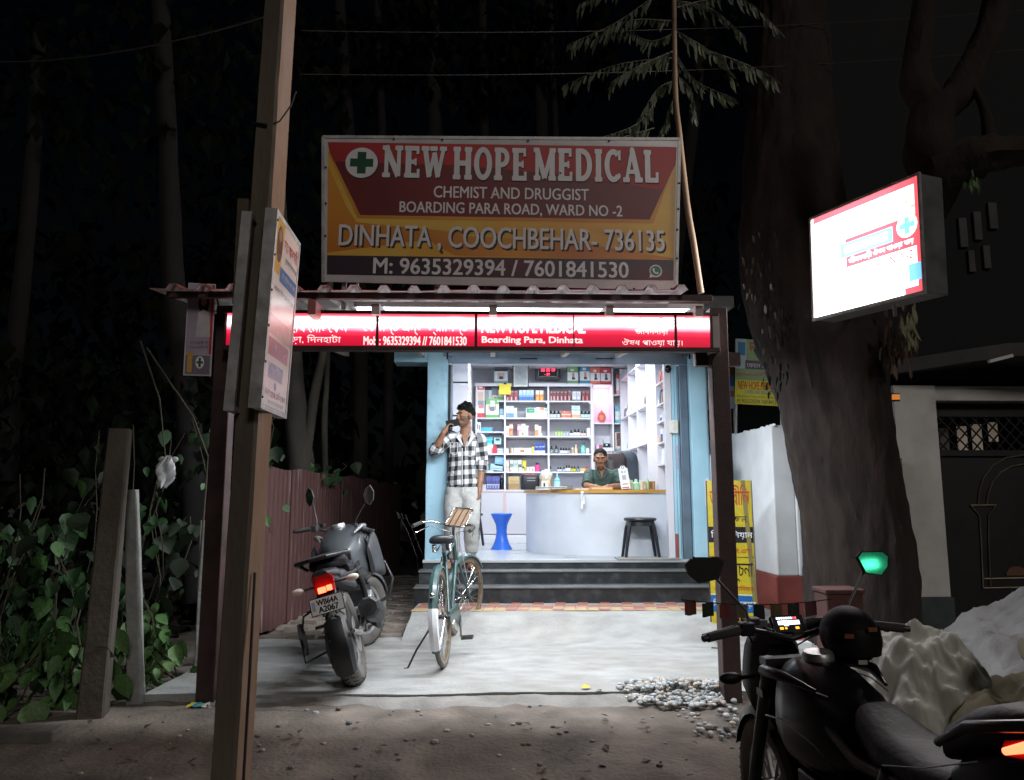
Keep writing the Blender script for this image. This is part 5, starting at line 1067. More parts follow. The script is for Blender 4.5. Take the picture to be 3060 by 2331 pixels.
for f, dx in ((fL, .02), (fR, -.05)):
    b.tube([f + V((0, .02, .25)), f + V((0, .02, .1)), f + V((0, .015, -.02))], [.05, .042, .040], sk, 12)
    b.tube([f + V((0, .05, -.055)), f + V((dx * .4, -.03, -.045)), f + V((dx, -.12, -.065)), f + V((dx * 1.2, -.165, -.072))], [.032, .038, .034, .018], sk, 12, sx=1.15)
me = remesh(b, .0055, 3); face_zone(me, MH, sk, bd_, lp); obj('body', me, man); eyes(MH, man)
b = MB(); hairdo(b, MH, .055, 3)
for i in range(12): b.ell((-.05 + .009 * i, .045 + .02 * math.sin(i), .098 + .012 * math.sin(i * 2.1)), (.020, .026, .022), m_hair, 8, 6, MH)
me = remesh(b, .006, 2); me.materials.append(m_hair); obj('hair', me, man)
# shirt
def plaid_mat():
    m = bpy.data.materials.new('checked_cloth'); m.use_nodes = True; t = m.node_tree; n = t.nodes; L = t.links; p = n['Principled BSDF']; p.inputs['Roughness'].default_value = .85
    a = n.new('ShaderNodeAttribute'); a.attribute_name = 'plaid'; sp = n.new('ShaderNodeSeparateXYZ'); L.new(a.outputs['Vector'], sp.inputs[0]); outs = []
    for k in (0, 1):
        w = n.new('ShaderNodeMath'); w.operation = 'WRAP'; w.inputs[1].default_value = .096; w.inputs[2].default_value = 0; L.new(sp.outputs[k], w.inputs[0])
        g = n.new('ShaderNodeMath'); g.operation = 'GREATER_THAN'; g.inputs[1].default_value = .048; L.new(w.outputs[0], g.inputs[0]); outs.append(g)
    ad = n.new('ShaderNodeMath'); ad.operation = 'ADD'; L.new(outs[0].outputs[0], ad.inputs[0]); L.new(outs[1].outputs[0], ad.inputs[1])
    dv = n.new('ShaderNodeMath'); dv.operation = 'MULTIPLY'; dv.inputs[1].default_value = .5; L.new(ad.outputs[0], dv.inputs[0])
    cr = n.new('ShaderNodeValToRGB'); cr.color_ramp.interpolation = 'CONSTANT'; e = cr.color_ramp.elements
    e[0].color = (.72, .73, .75, 1); e[1].position = .75; e[1].color = (.014, .015, .018, 1); k = e.new(.25); k.color = (.22, .23, .24, 1)
    L.new(dv.outputs[0], cr.inputs[0])
    nz = n.new('ShaderNodeTexNoise'); nz.inputs['Scale'].default_value = 9.; nz.inputs['Detail'].default_value = 4
    bp = n.new('ShaderNodeBump'); bp.inputs['Strength'].default_value = .6; bp.inputs['Distance'].default_value = .02; L.new(nz.outputs[0], bp.inputs['Height']); L.new(bp.outputs[0], p.inputs['Normal'])
    L.new(cr.outputs[0], p.inputs['Base Color']); return m
m_plaid = plaid_mat()
b = MB(); prof = []
for (y, xl, xr, dep) in ((1458, 1340, 1430, .125), (1440, 1335, 1432, .135), (1410, 1339, 1428, .13), (1375, 1342, 1424, .12), (1345, 1341, 1428, .12), (1320, 1342, 1436, .11), (1305, 1350, 1434, .09), (1296, 1368, 1416, .06)):
    p = J(xl, y, .02); q = J(xr, y, .02); prof.append((p, q, dep))
rings = [[((p.x + q.x) / 2 + (q.x - p.x) / 2 * math.cos(a), p.y + .02 + d * math.sin(a) + .006 * fbm((math.cos(a) * 2, p.z * 9, 0)), (p.z + q.z) / 2 - (.012 * math.cos(2 * a) if i == 0 else 0)) for a in [2 * PI * k / 28 for k in range(28)]] for i, (p, q, d) in enumerate(prof)]
b.loft(rings, m_plaid)
def wr(a, c, r0, r1, n=12):
    pts = [a.lerp(c, k / n) for k in range(n + 1)]; return pts, [(r0 + (r1 - r0) * k / n) * (1 + .06 * math.sin(k * 2.3)) for k in range(n + 1)]
pts, rr = wr(sR, eR, .072, .062); b.tube(pts, rr, m_plaid, 14); c_ = eR.lerp(wR, .30); pts, rr = wr(eR, c_, .064, .056, 5); b.tube(pts, rr, m_plaid, 14); b.ell(eR, (.066, .066, .066), m_plaid, 12, 8)
cL = eL.lerp(wL, .42); pts, rr = wr(sL, eL, .072, .060); b.tube(pts, rr, m_plaid, 14); pts, rr = wr(eL, cL, .060, .056, 5); b.tube(pts, rr, m_plaid, 14); b.ell(eL, (.061, .061, .061), m_plaid, 12, 8)
b.ell(sR, (.072, .07, .06), m_plaid, 12, 8); b.ell(sL, (.066, .066, .056), m_plaid, 12, 8)
me = remesh(b, .0075, 4, wrinkle=.012); me.materials.append(m_plaid)
bones = [(sR, eR), (eR, c_), (sL, eL), (eL, cL)]; tx = (prof[3][0].x + prof[3][1].x) / 2
at_ = me.attributes.new('plaid', 'FLOAT_VECTOR', 'POINT'); vals = []
for v in me.vertices:
    c = v.co; best = None
    for i, (a, e) in enumerate(bones):
        d = e - a; t = max(0, min(1, (c - a).dot(d) / d.length_squared)); ds = (c - a - d * t).length
        lim = .085 if (t > .25 or (c.x < tx - .145 if i < 2 else c.x > tx + .155)) else .0
        if ds < lim and (best is None or ds < best[0]):
            u = d.normalized().cross(V((0, 1, 0))).normalized(); w = d.normalized().cross(u); r = c - a - d * t
            best = (ds, (math.atan2(r.dot(w), r.dot(u)) * .061 + .5 + i * .03, t * d.length + .3 + .26 * (i % 2), 0))
    if best: vals += best[1]
    else: vals += (math.atan2(c.x - tx, -(c.y - YM - .03)) * .155 + 1.0 + (.024), c.z + .012 * math.sin(c.x * 9), 0)
at_.data.foreach_set('vector', vals)
shirt = obj('shirt', me, man)
wht = mat('shirt_white', (.70, .71, .73), .85)
col = MB()
for s in (-1, 1):
    a = J(1390 + s * 6, 1346 - 10, -.135); c = J(1390 + s * 19, 1296, -.05); e = J(1390 + s * 27, 1308, -.09); k = J(1390 + s * 10, 1288, .06)
    col.add([a, c, e], [(0, 1, 2)], wht); col.add([c, e, J(1390 + s * 22, 1290, .03), k], [(0, 1, 2, 3)], m_plaid)
o = col.build('collar', shirt, merge=False); so = o.modifiers.new('s', 'SOLIDIFY'); so.thickness = .006
# open neckline skin
nkm = MB().add([J(1378, 1300, -.095), J(1402, 1300, -.095), J(1390, 1336, -.122)], [(0, 1, 2)], sk); 
o = nkm.build('open_neck', shirt); so = o.modifiers.new('s', 'SOLIDIFY'); so.thickness = .006
for x0, x1, y0, y1 in ((1347, 1367, 1324, 1356), (1391, 1419, 1326, 1360)):
    q = MB(); pts = [J(x0, y0, -.105), J(x1, y0, -.112), J(x1, y1, -.118), J((x0 + x1) / 2, y1 + 5, -.12), J(x0, y1, -.112)]
    q.tube(pts, .0035, wht, 6, closed=True); q.build('pocket_edge', shirt)
MB().tube([J(1381, 1340, -.128), J(1381, 1400, -.13), J(1381, 1452, -.125)], .004, wht, 6).build('placket', shirt)
# trousers
gt = mat('grey_jersey', (.40, .41, .40), .9, scale=10, col2=(.50, .51, .50), bump=.5, bscale=14, detail=4)
b = MB()
hipR = J(1360, 1470, .04); hipL = J(1407, 1470, .04); kR = J(1350, 1565, -.01); kL = J(1409, 1565, -.02); aR = V((-.40, 8.06, .64)); aL = V((-.215, 8.05, .635))
b.ell(J(1383, 1462, .05), (.165, .125, .15), gt, 20, 12)
for h, k, a in ((hipR, kR, aR), (hipL, kL, aL)):
    pts = [h + V((0, 0, .05)), h, h.lerp(k, .35), h.lerp(k, .7), k, k.lerp(a, .3), k.lerp(a, .6), k.lerp(a, .88), a]
    b.tube([p + V((.004 * math.sin(i * 2.1), -.006 * math.cos(i * 1.7), 0)) for i, p in enumerate(pts)], [.095, .108, .103, .090, .078, .080, .076, .068, .044], gt, 18)
    b.tube([a + V((0, 0, .01)), a + V((0, -.005, -.055))], [.050, .046], gt, 16)
me = remesh(b, .008, 3, wrinkle=.008); me.materials.append(gt); tr = obj('trousers', me, man)
MB().tube([hipL + V((.105, 0, -.02)), hipL.lerp(kL, .5) + V((.098, 0, 0)), kL + V((.078, 0, 0)), kL.lerp(aL, .5) + V((.078, 0, 0)), aL + V((.05, 0, .03))], .006, ink((.06, .06, .07), .8), 6).build('side_stripe', tr)
MB().tube([J(1384, 1458, -.09), J(1383, 1475, -.085)], .004, wht, 6).build('drawstring', tr)
for f, dx in ((fL, .02), (fR, -.05)):
    s = MB(); so_ = ink((.03, .012, .012), .7)
    s.prism([(f.x + dx * t + w * s2, f.y + .07 - .26 * t) for t, w, s2 in ((0, .028, -1), (.5, .036, -1), (.85, .045, -1), (1, .02, -1), (1, .03, 1), (.85, .045, 1), (.5, .036, 1), (0, .028, 1))], .014, so_, None, .4835).build('sandal', man)
    MB().tube([f + V((-.045, -.06, -.085)), f + V((dx * .5, -.07, -.0)), f + V((.05, -.06, -.085))], .014, ink((.16, .04, .04), .6), 8, sx=1.).build('sandal_strap', man)
# phone, held by the hand at his ear
pc = J(1353, 1266, -.15); Mp = frame(pc, (-.25, .1, .95), (.93, .3, .22))
ph = MB().bx(-.036, .036, -.07, .07, -.005, .005, mat('phone_black', (.006, .006, .007), .6, spec=.15), Mp).bx(-.03, .03, .02, .062, .005, .0062, mat('phone_patch', (.012, .012, .014), .6, spec=.15), Mp)
tag(ph.build('mobile_phone', bevel=.003), 'black mobile phone held to the standing man\'s ear', 'phone')
MB().tube([wR + (eR - wR).normalized() * .045 + V((.030 * math.cos(a), .030 * math.sin(a) * .9, .012 * math.cos(a))) for a in [2 * PI * i / 14 for i in range(14)]], .004, ink((.5, .03, .02), .7), 6, closed=True).build('wrist_thread', man)

# ---- shopkeeper seated behind the counter
kp = empty('person', (1.3, 9.2, FZ), 'shopkeeper with a short beard in a dark green shirt sitting behind the counter', 'person')
YK = 9.2
K = lambda x, y, dy=0: at(*cD(x, y), YK + dy)
sk2 = skin_mat('tan_skin', (.26, .125, .07)); bd2 = mat('short_beard_b', (.105, .052, .033), .6, var=.3, scale=60)
hk = K(507, 452, -.06); MK = Matrix.Translation(hk) @ Matrix.Rotation(R(172), 4, 'Z') @ Matrix.Rotation(R(-10), 4, 'X') @ Matrix.Scale(1.02, 4)
b = MB(); head(b, MK, sk2); nk = K(530, 640, .03)
b.tube([hk + V((0, .05, -.05)), hk + V((.01, .06, -.12)), nk + V((0, .02, -.06)), nk + V((0, .03, -.2))], [.056, .058, .075, .08], sk2, 14)
sA = K(345, 680, .06); sB = K(790, 680, .06); eA = K(285, 885, -.12); eB = K(835, 890, -.12); wA = V((1.17, 8.86, 1.335)); wB = V((1.36, 8.87, 1.335))
b.ell(K(540, 820, .06), (.12, .08, .13), sk2, 16, 10)
for s, e, w in ((sA, eA, wA), (sB, eB, wB)): b.tube([s, s.lerp(e, .5), e], [.052, .046, .042], sk2, 12); b.tube([e, e.lerp(w, .4), w], [.042, .040, .028], sk2, 12)
hand(b, wA, (.9, -.3, -.05), (0, .1, -1), sk2, .3, 1); hand(b, wB, (-.9, -.3, -.05), (0, .1, -1), sk2, .3, -1)
me = remesh(b, .0055, 3); face_zone(me, MK, sk2, bd2, lp, hi=-.03); obj('body', me, kp); eyes(MK, kp)
b = MB(); hairdo(b, MK, .012, 8); me = remesh(b, .006, 2); me.materials.append(m_hair); obj('hair', me, kp)
gs = mat('dark_green_cloth', (.034, .066, .055), .8, var=.15, scale=6, bump=.5, bscale=12)
b = MB(); bot = 1.02
rings = []
for z, xl, xr, d, dy in ((bot, 300, 770, .14, .10), (1.2, 310, 770, .14, .07), (K(0, 860).z, 318, 775, .135, .04), (K(0, 760).z, 318, 790, .13, .04), (K(0, 690).z, 320, 805, .115, .05), (K(0, 640).z, 370, 755, .085, .06), (K(0, 605).z, 450, 640, .05, .07)):
    x0 = K(xl, 800).x; x1 = K(xr, 800).x; rings.append([((x0 + x1) / 2 + (x1 - x0) / 2 * math.cos(a), YK + dy + d * math.sin(a), z) for a in [2 * PI * k / 28 for k in range(28)]])
b.loft(rings, gs)
for s, e in ((sA, eA), (sB, eB)): pts, rr = wr(s, s.lerp(e, .9), .072, .066); b.tube(pts, rr, gs, 14); b.ell(s, (.072, .07, .06), gs, 12, 8)
me = remesh(b, .0075, 4, wrinkle=.014); me.materials.append(gs); sh2 = obj('shirt', me, kp)
col = MB()
for s in (-1, 1):
    a = K(530 + s * 10, 790, -.125); c = K(530 + s * 62, 600, -.02); e = K(530 + s * 120, 655, -.07); k = K(530 + s * 45, 570, .08)
    col.add([a, c, e], [(0, 1, 2)], gs); col.add([c, e, K(530 + s * 90, 600, .04), k], [(0, 1, 2, 3)], gs)
o = col.build('collar', sh2, merge=False); so = o.modifiers.new('s', 'SOLIDIFY'); so.thickness = .007
o = MB().add([K(490, 620, -.055), K(570, 620, -.055), K(528, 765, -.115)], [(0, 1, 2)], sk2).build('open_neck', sh2); so = o.modifiers.new('s', 'SOLIDIFY'); so.thickness = .006
b = MB(); tq = ink((.03, .03, .04), .8)
for s in (-.10, .10): b.tube([(1.3 + s, 9.3, 1.12), (1.3 + s, 9.1, 1.12), (1.3 + s * 1.2, 8.96, 1.08), (1.3 + s * 1.2, 8.98, .85), (1.3 + s * 1.2, 9.0, .62)], [.10, .085, .075, .062, .05], tq, 14)
me = remesh(b, .012, 2); me.materials.append(tq); obj('trousers', me, kp)
# ================================================================ two-wheelers
RX90 = Matrix.Rotation(R(90), 4, 'Y')        # local z -> x: lathes become wheels
m_rub = mat('tyre_rubber', (.045, .043, .04), .85, var=.25, scale=9, bump=.25, bscale=60)
m_dust = mat('dusty_rubber', (.13, .122, .11), .9, var=.3, scale=5, bump=.3, bscale=60)
m_plas = mat('grey_black_plastic', (.035, .037, .04), .5, var=.25, scale=7, bump=.12, bscale=70)
m_alu = mat('dull_alloy', (.42, .42, .42), .42, metal=.85, var=.2, scale=14, bump=.15)
m_dmet = mat('dark_metal', (.05, .05, .052), .42, metal=.7, var=.2, scale=14)
m_lens = mat('clear_lens', (.70, .62, .54), .18, var=.08, scale=20)
def sec(y, w, z0, z1, top=.5, n=20, ex=.6, cx=0.):       # superellipse cross-section across the bike
    r = []
    for i in range(n):
        a = 2 * PI * i / n; c, s = math.cos(a), math.sin(a); t = (s + 1) / 2; ww = w * (1 + (top - 1) * t)
        r.append((cx + ww * math.copysign(abs(c) ** ex, c), y, (z0 + z1) / 2 + (z1 - z0) / 2 * math.copysign(abs(s) ** ex, s)))
    return r
def wheel(name, root, y, r, hw, M=None, tread=True, spokes=5, disc=True, rub=m_dust):
    Mw = (M or Matrix.Identity(4)) @ Matrix.Translation(V((0, y, r))) @ RX90
    prof = [(r - .105, -hw * .72), (r - .075, -hw), (r - .035, -hw * 1.0), (r - .012, -hw * .72), (r - .002, -hw * .35), (r, 0), (r - .002, hw * .35), (r - .012, hw * .72), (r - .035, hw), (r - .075, hw), (r - .105, hw * .72)]
    t = MB().lathe(prof, rub, 48, Mw).build(name, root, smooth=50, local=True)
    if tread:
        q = MB()
        for k in range(40):
            a = 2 * PI * k / 40
            for s in (-1, 1):
                A = Mw @ Matrix.Rotation(a, 4, 'Z'); p = [V((r + .0008, 0, s * hw * .12)), V(((r - .0015) * math.cos(.05), (r - .0015) * math.sin(.05), s * hw * .4)), V(((r - .011) * math.cos(.11), (r - .011) * math.sin(.11), s * hw * .72)), V(((r - .03) * math.cos(.15), (r - .03) * math.sin(.15), s * hw * .985))]
                q.tube([A @ v for v in p], .0045, m_black, 4)
        q.build('tread_groove', t, local=True)
    m = MB().lathe([(r - .10, -hw * .74), (r - .085, -hw * .74), (r - .098, -hw * .5), (r - .115, 0), (r - .098, hw * .5), (r - .085, hw * .74), (r - .10, hw * .74), (r - .125, hw * .5), (r - .13, 0), (r - .125, -hw * .5)], m_alu, 40, Mw, close=True)
    m.lathe([(.0, -.055), (.042, -.055), (.042, .055), (0, .055)], m_dmet, 16, Mw)
    for k in range(spokes):
        for d in (-.09, .09):
            a = 2 * PI * k / spokes; m.tube([Mw @ V((.035 * math.cos(a + d), .035 * math.sin(a + d), 0)), Mw @ V(((r - .12) * math.cos(a + d * 2.2), (r - .12) * math.sin(a + d * 2.2), 0))], [.014, .011], m_alu, 6)
    m.build('rim', t, smooth=40, local=True)
    if disc: MB().lathe([(.05, hw + .008), (.118, hw + .008), (.118, hw + .012), (.05, hw + .012)], m_alu, 32, Mw, close=True).build('brake_disc', t, smooth=40, local=True)
    return t
def moto(root, body, steer, sport=False, bw=1.):
    m_plas = mat('black_plastic_matte', (.008, .008, .009), .55, spec=.25) if sport else globals()['m_plas']
    B = lambda q, name, par=root, sm=45, bv=0: q.build(name, par, smooth=sm, local=True, bevel=bv)
    WB = 1.32; rr = .315
    wheel('rear_wheel', root, 0, rr, .063)
    hp = V((0, WB - .20, .86)); ax = V((0, -math.sin(R(24)), math.cos(R(24)))); S = Matrix.Translation(hp) @ Matrix.Rotation(steer, 4, ax) @ Matrix.Translation(-hp)
    wheel('front_wheel', root, WB, .30, .05, S)
    # front end
    q = MB()
    for s in (-1, 1): q.tube([(s * .095, WB + .0, .30), (s * .095, WB - .26, .88)], [.026, .024], m_dmet, 12, S)
    q.box((0, WB - .255, .87), (.24, .06, .03), m_dmet, S).box((0, WB - .20, .74), (.24, .06, .03), m_dmet, S); B(q, 'fork')
    fen = []
    for k in range(11): a = R(20 + k * 14); fen.append([(x * (1 - .1 * abs(k - 5) / 5), WB + (.322 + dz) * math.cos(a), .30 + (.322 + dz) * math.sin(a)) for x, dz in ((-.065, -.03), (-.05, .005), (0, .018), (.05, .005), (.065, -.03), (.04, -.02), (-.04, -.02))])
    B(MB().loft(fen, body, S), 'front_fender')
    hl = B(MB().loft([sec(WB - .02, .07, .72, .90), sec(WB + .03, .10, .68, .93), sec(WB - .08, .12, .66, .95), sec(WB - .17, .09, .70, .92)][::1], m_plas, S), 'headlight_cowl') if not sport else B(MB().loft([sec(WB + .10, .06, .76, .84), sec(WB + .02, .13, .68, .95), sec(WB - .10, .15, .62, .99), sec(WB - .18, .10, .70, .94)], m_plas, S), 'headlight_cowl')
    MB().ell((0, WB + (.03 if not sport else .09), .80), (.07, .02, .08), m_lens, 14, 10, S).build('lens', hl, smooth=60, local=True)
    S = S @ Matrix.Scale(bw, 4, V((1, 0, 0)))
    bar = [(-.37, WB - .40, 1.0), (-.22, WB - .36, 1.015), (-.12, WB - .28, .985), (0, WB - .27, .955), (.12, WB - .28, .985), (.22, WB - .36, 1.015), (.37, WB - .40, 1.0)]
    hb = B(MB().tube(bar, .0115, m_dmet, 10, S), 'handlebar')
    for s in (-1, 1):
        MB().tube([(s * .25, WB - .368, 1.014), (s * .385, WB - .404, .999)], .0175, m_rub, 12, S).tube([(s * .385, WB - .404, .999), (s * .405, WB - .41, .997)], [.014, .012], m_dmet, 10, S).build('grip', hb, smooth=45, local=True)
        MB().tube([(s * .20, WB - .33, 1.015), (s * .24, WB - .29, 1.012), (s * .38, WB - .33, .995)], [.008, .008, .005], m_alu, 6, S).build('lever', hb, smooth=45, local=True)
        MB().box((s * .215, WB - .35, 1.015), (.055, .05, .05), m_plas, S).box((s * .17, WB - .31, 1.035), (.045, .04, .03), m_dmet, S).build('switchgear', hb, local=True, bevel=.006)
        mi = MB().tube([(s * .20, WB - .35, 1.03), (s * .205, WB - .34, 1.08), (s * .30 if sport else s * .27, WB - .30, 1.20)], .0055, m_dmet, 8, S).build('mirror_stalk', hb, smooth=45, local=True)
        c = V((s * .345, WB - .31, 1.235)) if sport else V((s * .315, WB - .30, 1.265)); pl = [(-.08, .025), (-.055, .045), (.055, .05), (.078, .03), (.05, -.035), (-.03, -.05), (-.07, -.015)] if sport else [(-.012, .082), (.03, .055), (.052, .0), (.032, -.055), (-.005, -.075), (-.04, -.035), (-.045, .03)]
        yawm = R(s * 8) if not sport else R(s * 6 + (0 if s < 0 else 5))
        Mm = S @ Matrix.Translation(c) @ Matrix.Rotation(-steer * (.0 if not sport else 1), 4, 'Z') @ Matrix.Rotation(yawm, 4, 'Z') @ Matrix.Rotation(R(90 if not sport else 84), 4, 'X')
        P = [(u * (-s if not sport else s * -1), v) for u, v in pl]
        P = P if s * 1 < 0 else P[::-1]
        sh = MB().prism(P, .012, m_plas, Mm, -.014); ctr = (0, 0, -.042)
        n_ = len(P); sh.add([(p[0], p[1], -.013) for p in P] + [(p[0] * .4, p[1] * .4, -.04) for p in P], [(i, (i + 1) % n_, n_ + (i + 1) % n_, n_ + i) for i in range(n_)] + [tuple(range(n_, 2 * n_))], m_plas, Mm)
        sh.build('mirror_shell', hb, local=True); MB().flat([(p[0] * .92, p[1] * .92) for p in P], mat('mirror_glass', (.8, .82, .84), .03, metal=1., var=.0), Mm, -.0015).build('mirror_glass', hb, local=True)
    cl = B(MB().box((0, WB - .23, 1.0), (.16 if not sport else .13, .03, .075), m_plas, S @ Matrix.Translation(V((0, WB - .23, 1.0))) @ Matrix.Rotation(R(-35), 4, 'X') @ Matrix.Translation(V((0, -WB + .23, -1.0)))), 'instrument_cluster', bv=.01)
    if sport:
        Md = S @ Matrix.Translation(V((0, WB - .245, 1.005))) @ Matrix.Rotation(R(62), 4, 'X')
        on = emit('lcd_white', (.85, .92, 1.), 2.6); am = emit('lcd_amber', (1., .42, .03), 2.2); dk = ink((.02, .02, .03), .2)
        MB().box((0, 0, .003), (.125, .068, .01), dk, Md).build('screen', cl, local=True)
        q = MB().box((.0, .004, .0085), (.088, .016, .002), on, Md).box((-.012, .002, .0088), (.018, .022, .002), on, Md)
        for k in range(9): q.box((-.044 + k * .0095, .022, .0085), (.006, .008, .002), on if k < 7 else emit('lcd_red', (1, .1, .12), 2.2), Md)
        q.build('lcd', cl, local=True)
        MB().box((-.034, -.018, .0085), (.014, .009, .002), am, Md).box((-.016, -.018, .0085), (.008, .007, .002), am, Md).box((.03, -.018, .0085), (.014, .009, .002), am, Md).build('warning_lamps', cl, local=True)
        for s in (-1, 1): MB().box((s * .125, WB - .225, 1.0), (.09, .02, .045), ink((.10, .10, .11), .3), S).build('side_panel', cl, local=True)
    for s in (-1, 1):
        B(MB().tube([(s * .07, WB - .1, .78), (s * .16, WB - .12, .78)], .008, m_plas, 8, S).ell((s * .205, WB - .12, .78), (.048, .022, .024), m_lens if not sport else m_plas, 12, 8, S), 'front_indicator', sm=60)
    for k in range(4): sx_ = (-.16, -.10, .10, .17)[k]; B(MB().tube([(sx_, WB - .33, 1.0), (sx_ * .9, WB - .12, 1.02 - .03 * k), (sx_ * .4, WB - .06, .86), (sx_ * .5, WB - .28, .72)], .0045, m_black, 6, S), 'cable', sm=60)
    B(MB().tube([(-.075, -.045, rr - .02), (-.078, .2, rr + .02), (-.075, .52, .41)], .008, m_dmet, 6).tube([(-.075, -.045, rr + .045), (-.078, .2, rr + .085), (-.075, .52, .46)], .008, m_dmet, 6).lathe([(.03, -.004), (.085, -.004), (.085, .004), (.03, .004)], m_alu, 24, Matrix.Translation(V((-.075, 0, rr))) @ RX90, close=True), 'chain', sm=50)
    # tank, seat, tail
    if sport: rings = [sec(.46, .09, .68, .79), sec(.54, .135, .62, .82), sec(.64, .17, .58, .87, .6), sec(.76, .19, .56, .91, .55), sec(.88, .19, .56, .925, .55), sec(.97, .165, .60, .905, .6), sec(1.03, .11, .66, .86)]
    else: rings = [sec(.46, .095, .70, .83), sec(.54, .135, .66, .88), sec(.64, .185, .60, .945, .68), sec(.76, .225, .56, 1.0, .66), sec(.88, .24, .57, 1.03, .62), sec(.98, .22, .62, 1.02, .6), sec(1.05, .15, .68, .96)]
    tk = B(MB().loft(rings, body), 'fuel_tank', sm=75)
    top = rings[4][5][2]
    MB().lathe([(0, .012), (.05, .012), (.056, 0), (.056, -.02)], m_alu, 24, Matrix.Translation(V((0, .86, top + .006))) @ Matrix.Rotation(R(4), 4, 'X')).build('fuel_cap', tk, smooth=40, local=True)
    for s in (-1, 1):
        if not sport: MB().loft([sec(.66, .02, .62, .82, cx=s * .205), sec(.80, .035, .60, .90, cx=s * .225), sec(.98, .04, .56, .92, cx=s * .235), sec(1.12, .02, .58, .80, cx=s * .22)], m_plas if not sport else body).build('tank_shroud', tk, smooth=50, local=True)
        MB().tube([(s * .13, .66, rings[3][5][2] - .05), (s * .175, .80, top - .045), (s * .185, .93, top - .05), (s * .15, 1.03, top - .07)], [.006, .020, .022, .008], m_alu if not sport else body, 8).build('tank_trim', tk, smooth=60, local=True)
    st_ = mat('seat_vinyl', (.008, .006, .009), .6, spec=.25, var=.2, scale=9, bump=.2, bscale=50)
    if sport: seat = [sec(-.28, .05, .965, .99), sec(-.22, .095, .945, 1.02, .7), sec(-.12, .12, .91, 1.015, .7), sec(-.02, .12, .87, .98, .7), sec(.07, .11, .82, .92, .8)]
    else: seat = [sec(-.27, .06, .80, .835), sec(-.20, .105, .785, .86, .75), sec(-.05, .13, .77, .875, .75), sec(.10, .13, .75, .86, .75), sec(.2, .13, .72, .82, .8)]
    B(MB().loft(seat, st_), 'pillion_seat', sm=70); B(MB().loft([sec(.06, .13, .70, .80, .8), sec(.18, .14, .69, .79, .8), sec(.38, .13, .69, .80, .8), sec(.52, .09, .72, .85, .8)], st_), 'rider_seat', sm=70)
    tz = .0 if not sport else .15
    B(MB().loft([sec(-.34, .045, .74 + tz, .80 + tz), sec(-.22, .10, .68 + tz, .79 + tz), sec(-.05, .14, .62, .78 + tz), sec(.15, .155, .58, .76), sec(.36, .13, .56, .74)], m_plas if not sport else body), 'tail_cowl', sm=60)
    gr_ = MB()
    for s in (-1, 1): gr_.tube([(s * .145, .02, .80 + tz * .6), (s * .165, -.12, .85 + tz * .8), (s * .15, -.28, .865 + tz), (s * .05, -.345, .87 + tz)], [.012, .014, .014, .013], m_dmet, 8)
    gr_.tube([(-.05, -.345, .87 + tz), (.05, -.345, .87 + tz)], .013, m_dmet, 8)
    if not sport: gr_.loft([sec(-.30, .15, .862, .876), sec(-.24, .185, .868, .884), sec(-.10, .20, .866, .882), sec(-.02, .17, .85, .866)], m_plas)
    B(gr_, 'grab_rail', sm=50)
    lit = emit('tail_lit', (1., .10, .04), 6); rd = mat('red_lens', (.30, .008, .01), .15, var=.1, emis=(1, .01, .01), est=.03)
    if sport:
        for s in (-1, 1):
            tl = B(MB().loft([sec(-.34, .018, .95, .99, cx=s * .04), sec(-.27, .022, .925, .98, cx=s * .085), sec(-.19, .014, .92, .955, cx=s * .12)], rd), 'tail_light', sm=60)
            MB().tube([(s * .135, -.20, .935), (s * .122, -.25, .958), (s * .105, -.285, .974)], [.008, .012, .009], lit, 8).tube([(s * .097, -.295, .98), (s * .07, -.345, .995)], [.012, .009], lit, 8).ell((s * .10, -.29, .945), (.016, .014, .012), emit('tail_lit_dim', (1., .12, .03), 3), 10, 8).build('lit_strip', tl, smooth=60, local=True)
    else:
        q = MB().loft([[(x, -.345 - .03 * (1 - abs(x) / .07) - (.78 - z) * .1, z) for x, z in ((-.06, .66), (.06, .66), (.065, .74), (.04, .775), (-.04, .775), (-.065, .74))], [(x, -.30, z) for x, z in ((-.06, .66), (.06, .66), (.065, .74), (.04, .775), (-.04, .775), (-.065, .74))]], rd)
        tl = B(q, 'tail_light', sm=30)
        MB().box((-.012, -.386, .678), (.05, .01, .036), lit).box((.034, -.383, .682), (.035, .01, .034), lit).build('lit_strip', tl, local=True, bevel=.004)
        B(MB().loft([sec(-.36, .05, .765, .79), sec(-.30, .085, .745, .80), sec(-.2, .12, .72, .80)], m_plas), 'tail_cover', sm=50)
        B(MB().loft([[(x, -.30, z) for x, z in ((-.05, .66), (.05, .66), (.05, .64), (-.05, .64))], [(x, -.37, z) for x, z in ((-.05, .56), (.05, .56), (.05, .54), (-.05, .54))]], m_plas).tube([(-.04, -.22, .68), (-.04, -.36, .52)], .01, m_plas, 6).tube([(.04, -.22, .68), (.04, -.36, .52)], .01, m_plas, 6), 'plate_bracket')
        Mn = frame((-.105, -.405, .535), (1, 0, 0), (0, .15, 1)); pk_ = mat('plate_white', (.88, .90, .90), .35, var=.05)
        npl = B(MB().prism(rect(0, .21, 0, .108), .006, m_dmet, Mn, -.008), 'number_plate', bv=.002)
        MB().flat(rect(.006, .204, .006, .102), pk_, Mn, .0005).build('plate_face', npl, local=True)
        for s, u0, u1, v0, v1 in (('WB64A', .045, .175, .058, .092), ('A2067', .05, .172, .014, .05)): text(MB(), s, u0, u1, v0, v1, m_black, Mn, .0015, .03).build('lettering', npl, local=True)
        MB().flat(rect(.012, .034, .03, .085), ink((.45, .5, .62)), Mn, .0012).build('hologram', npl, local=True)
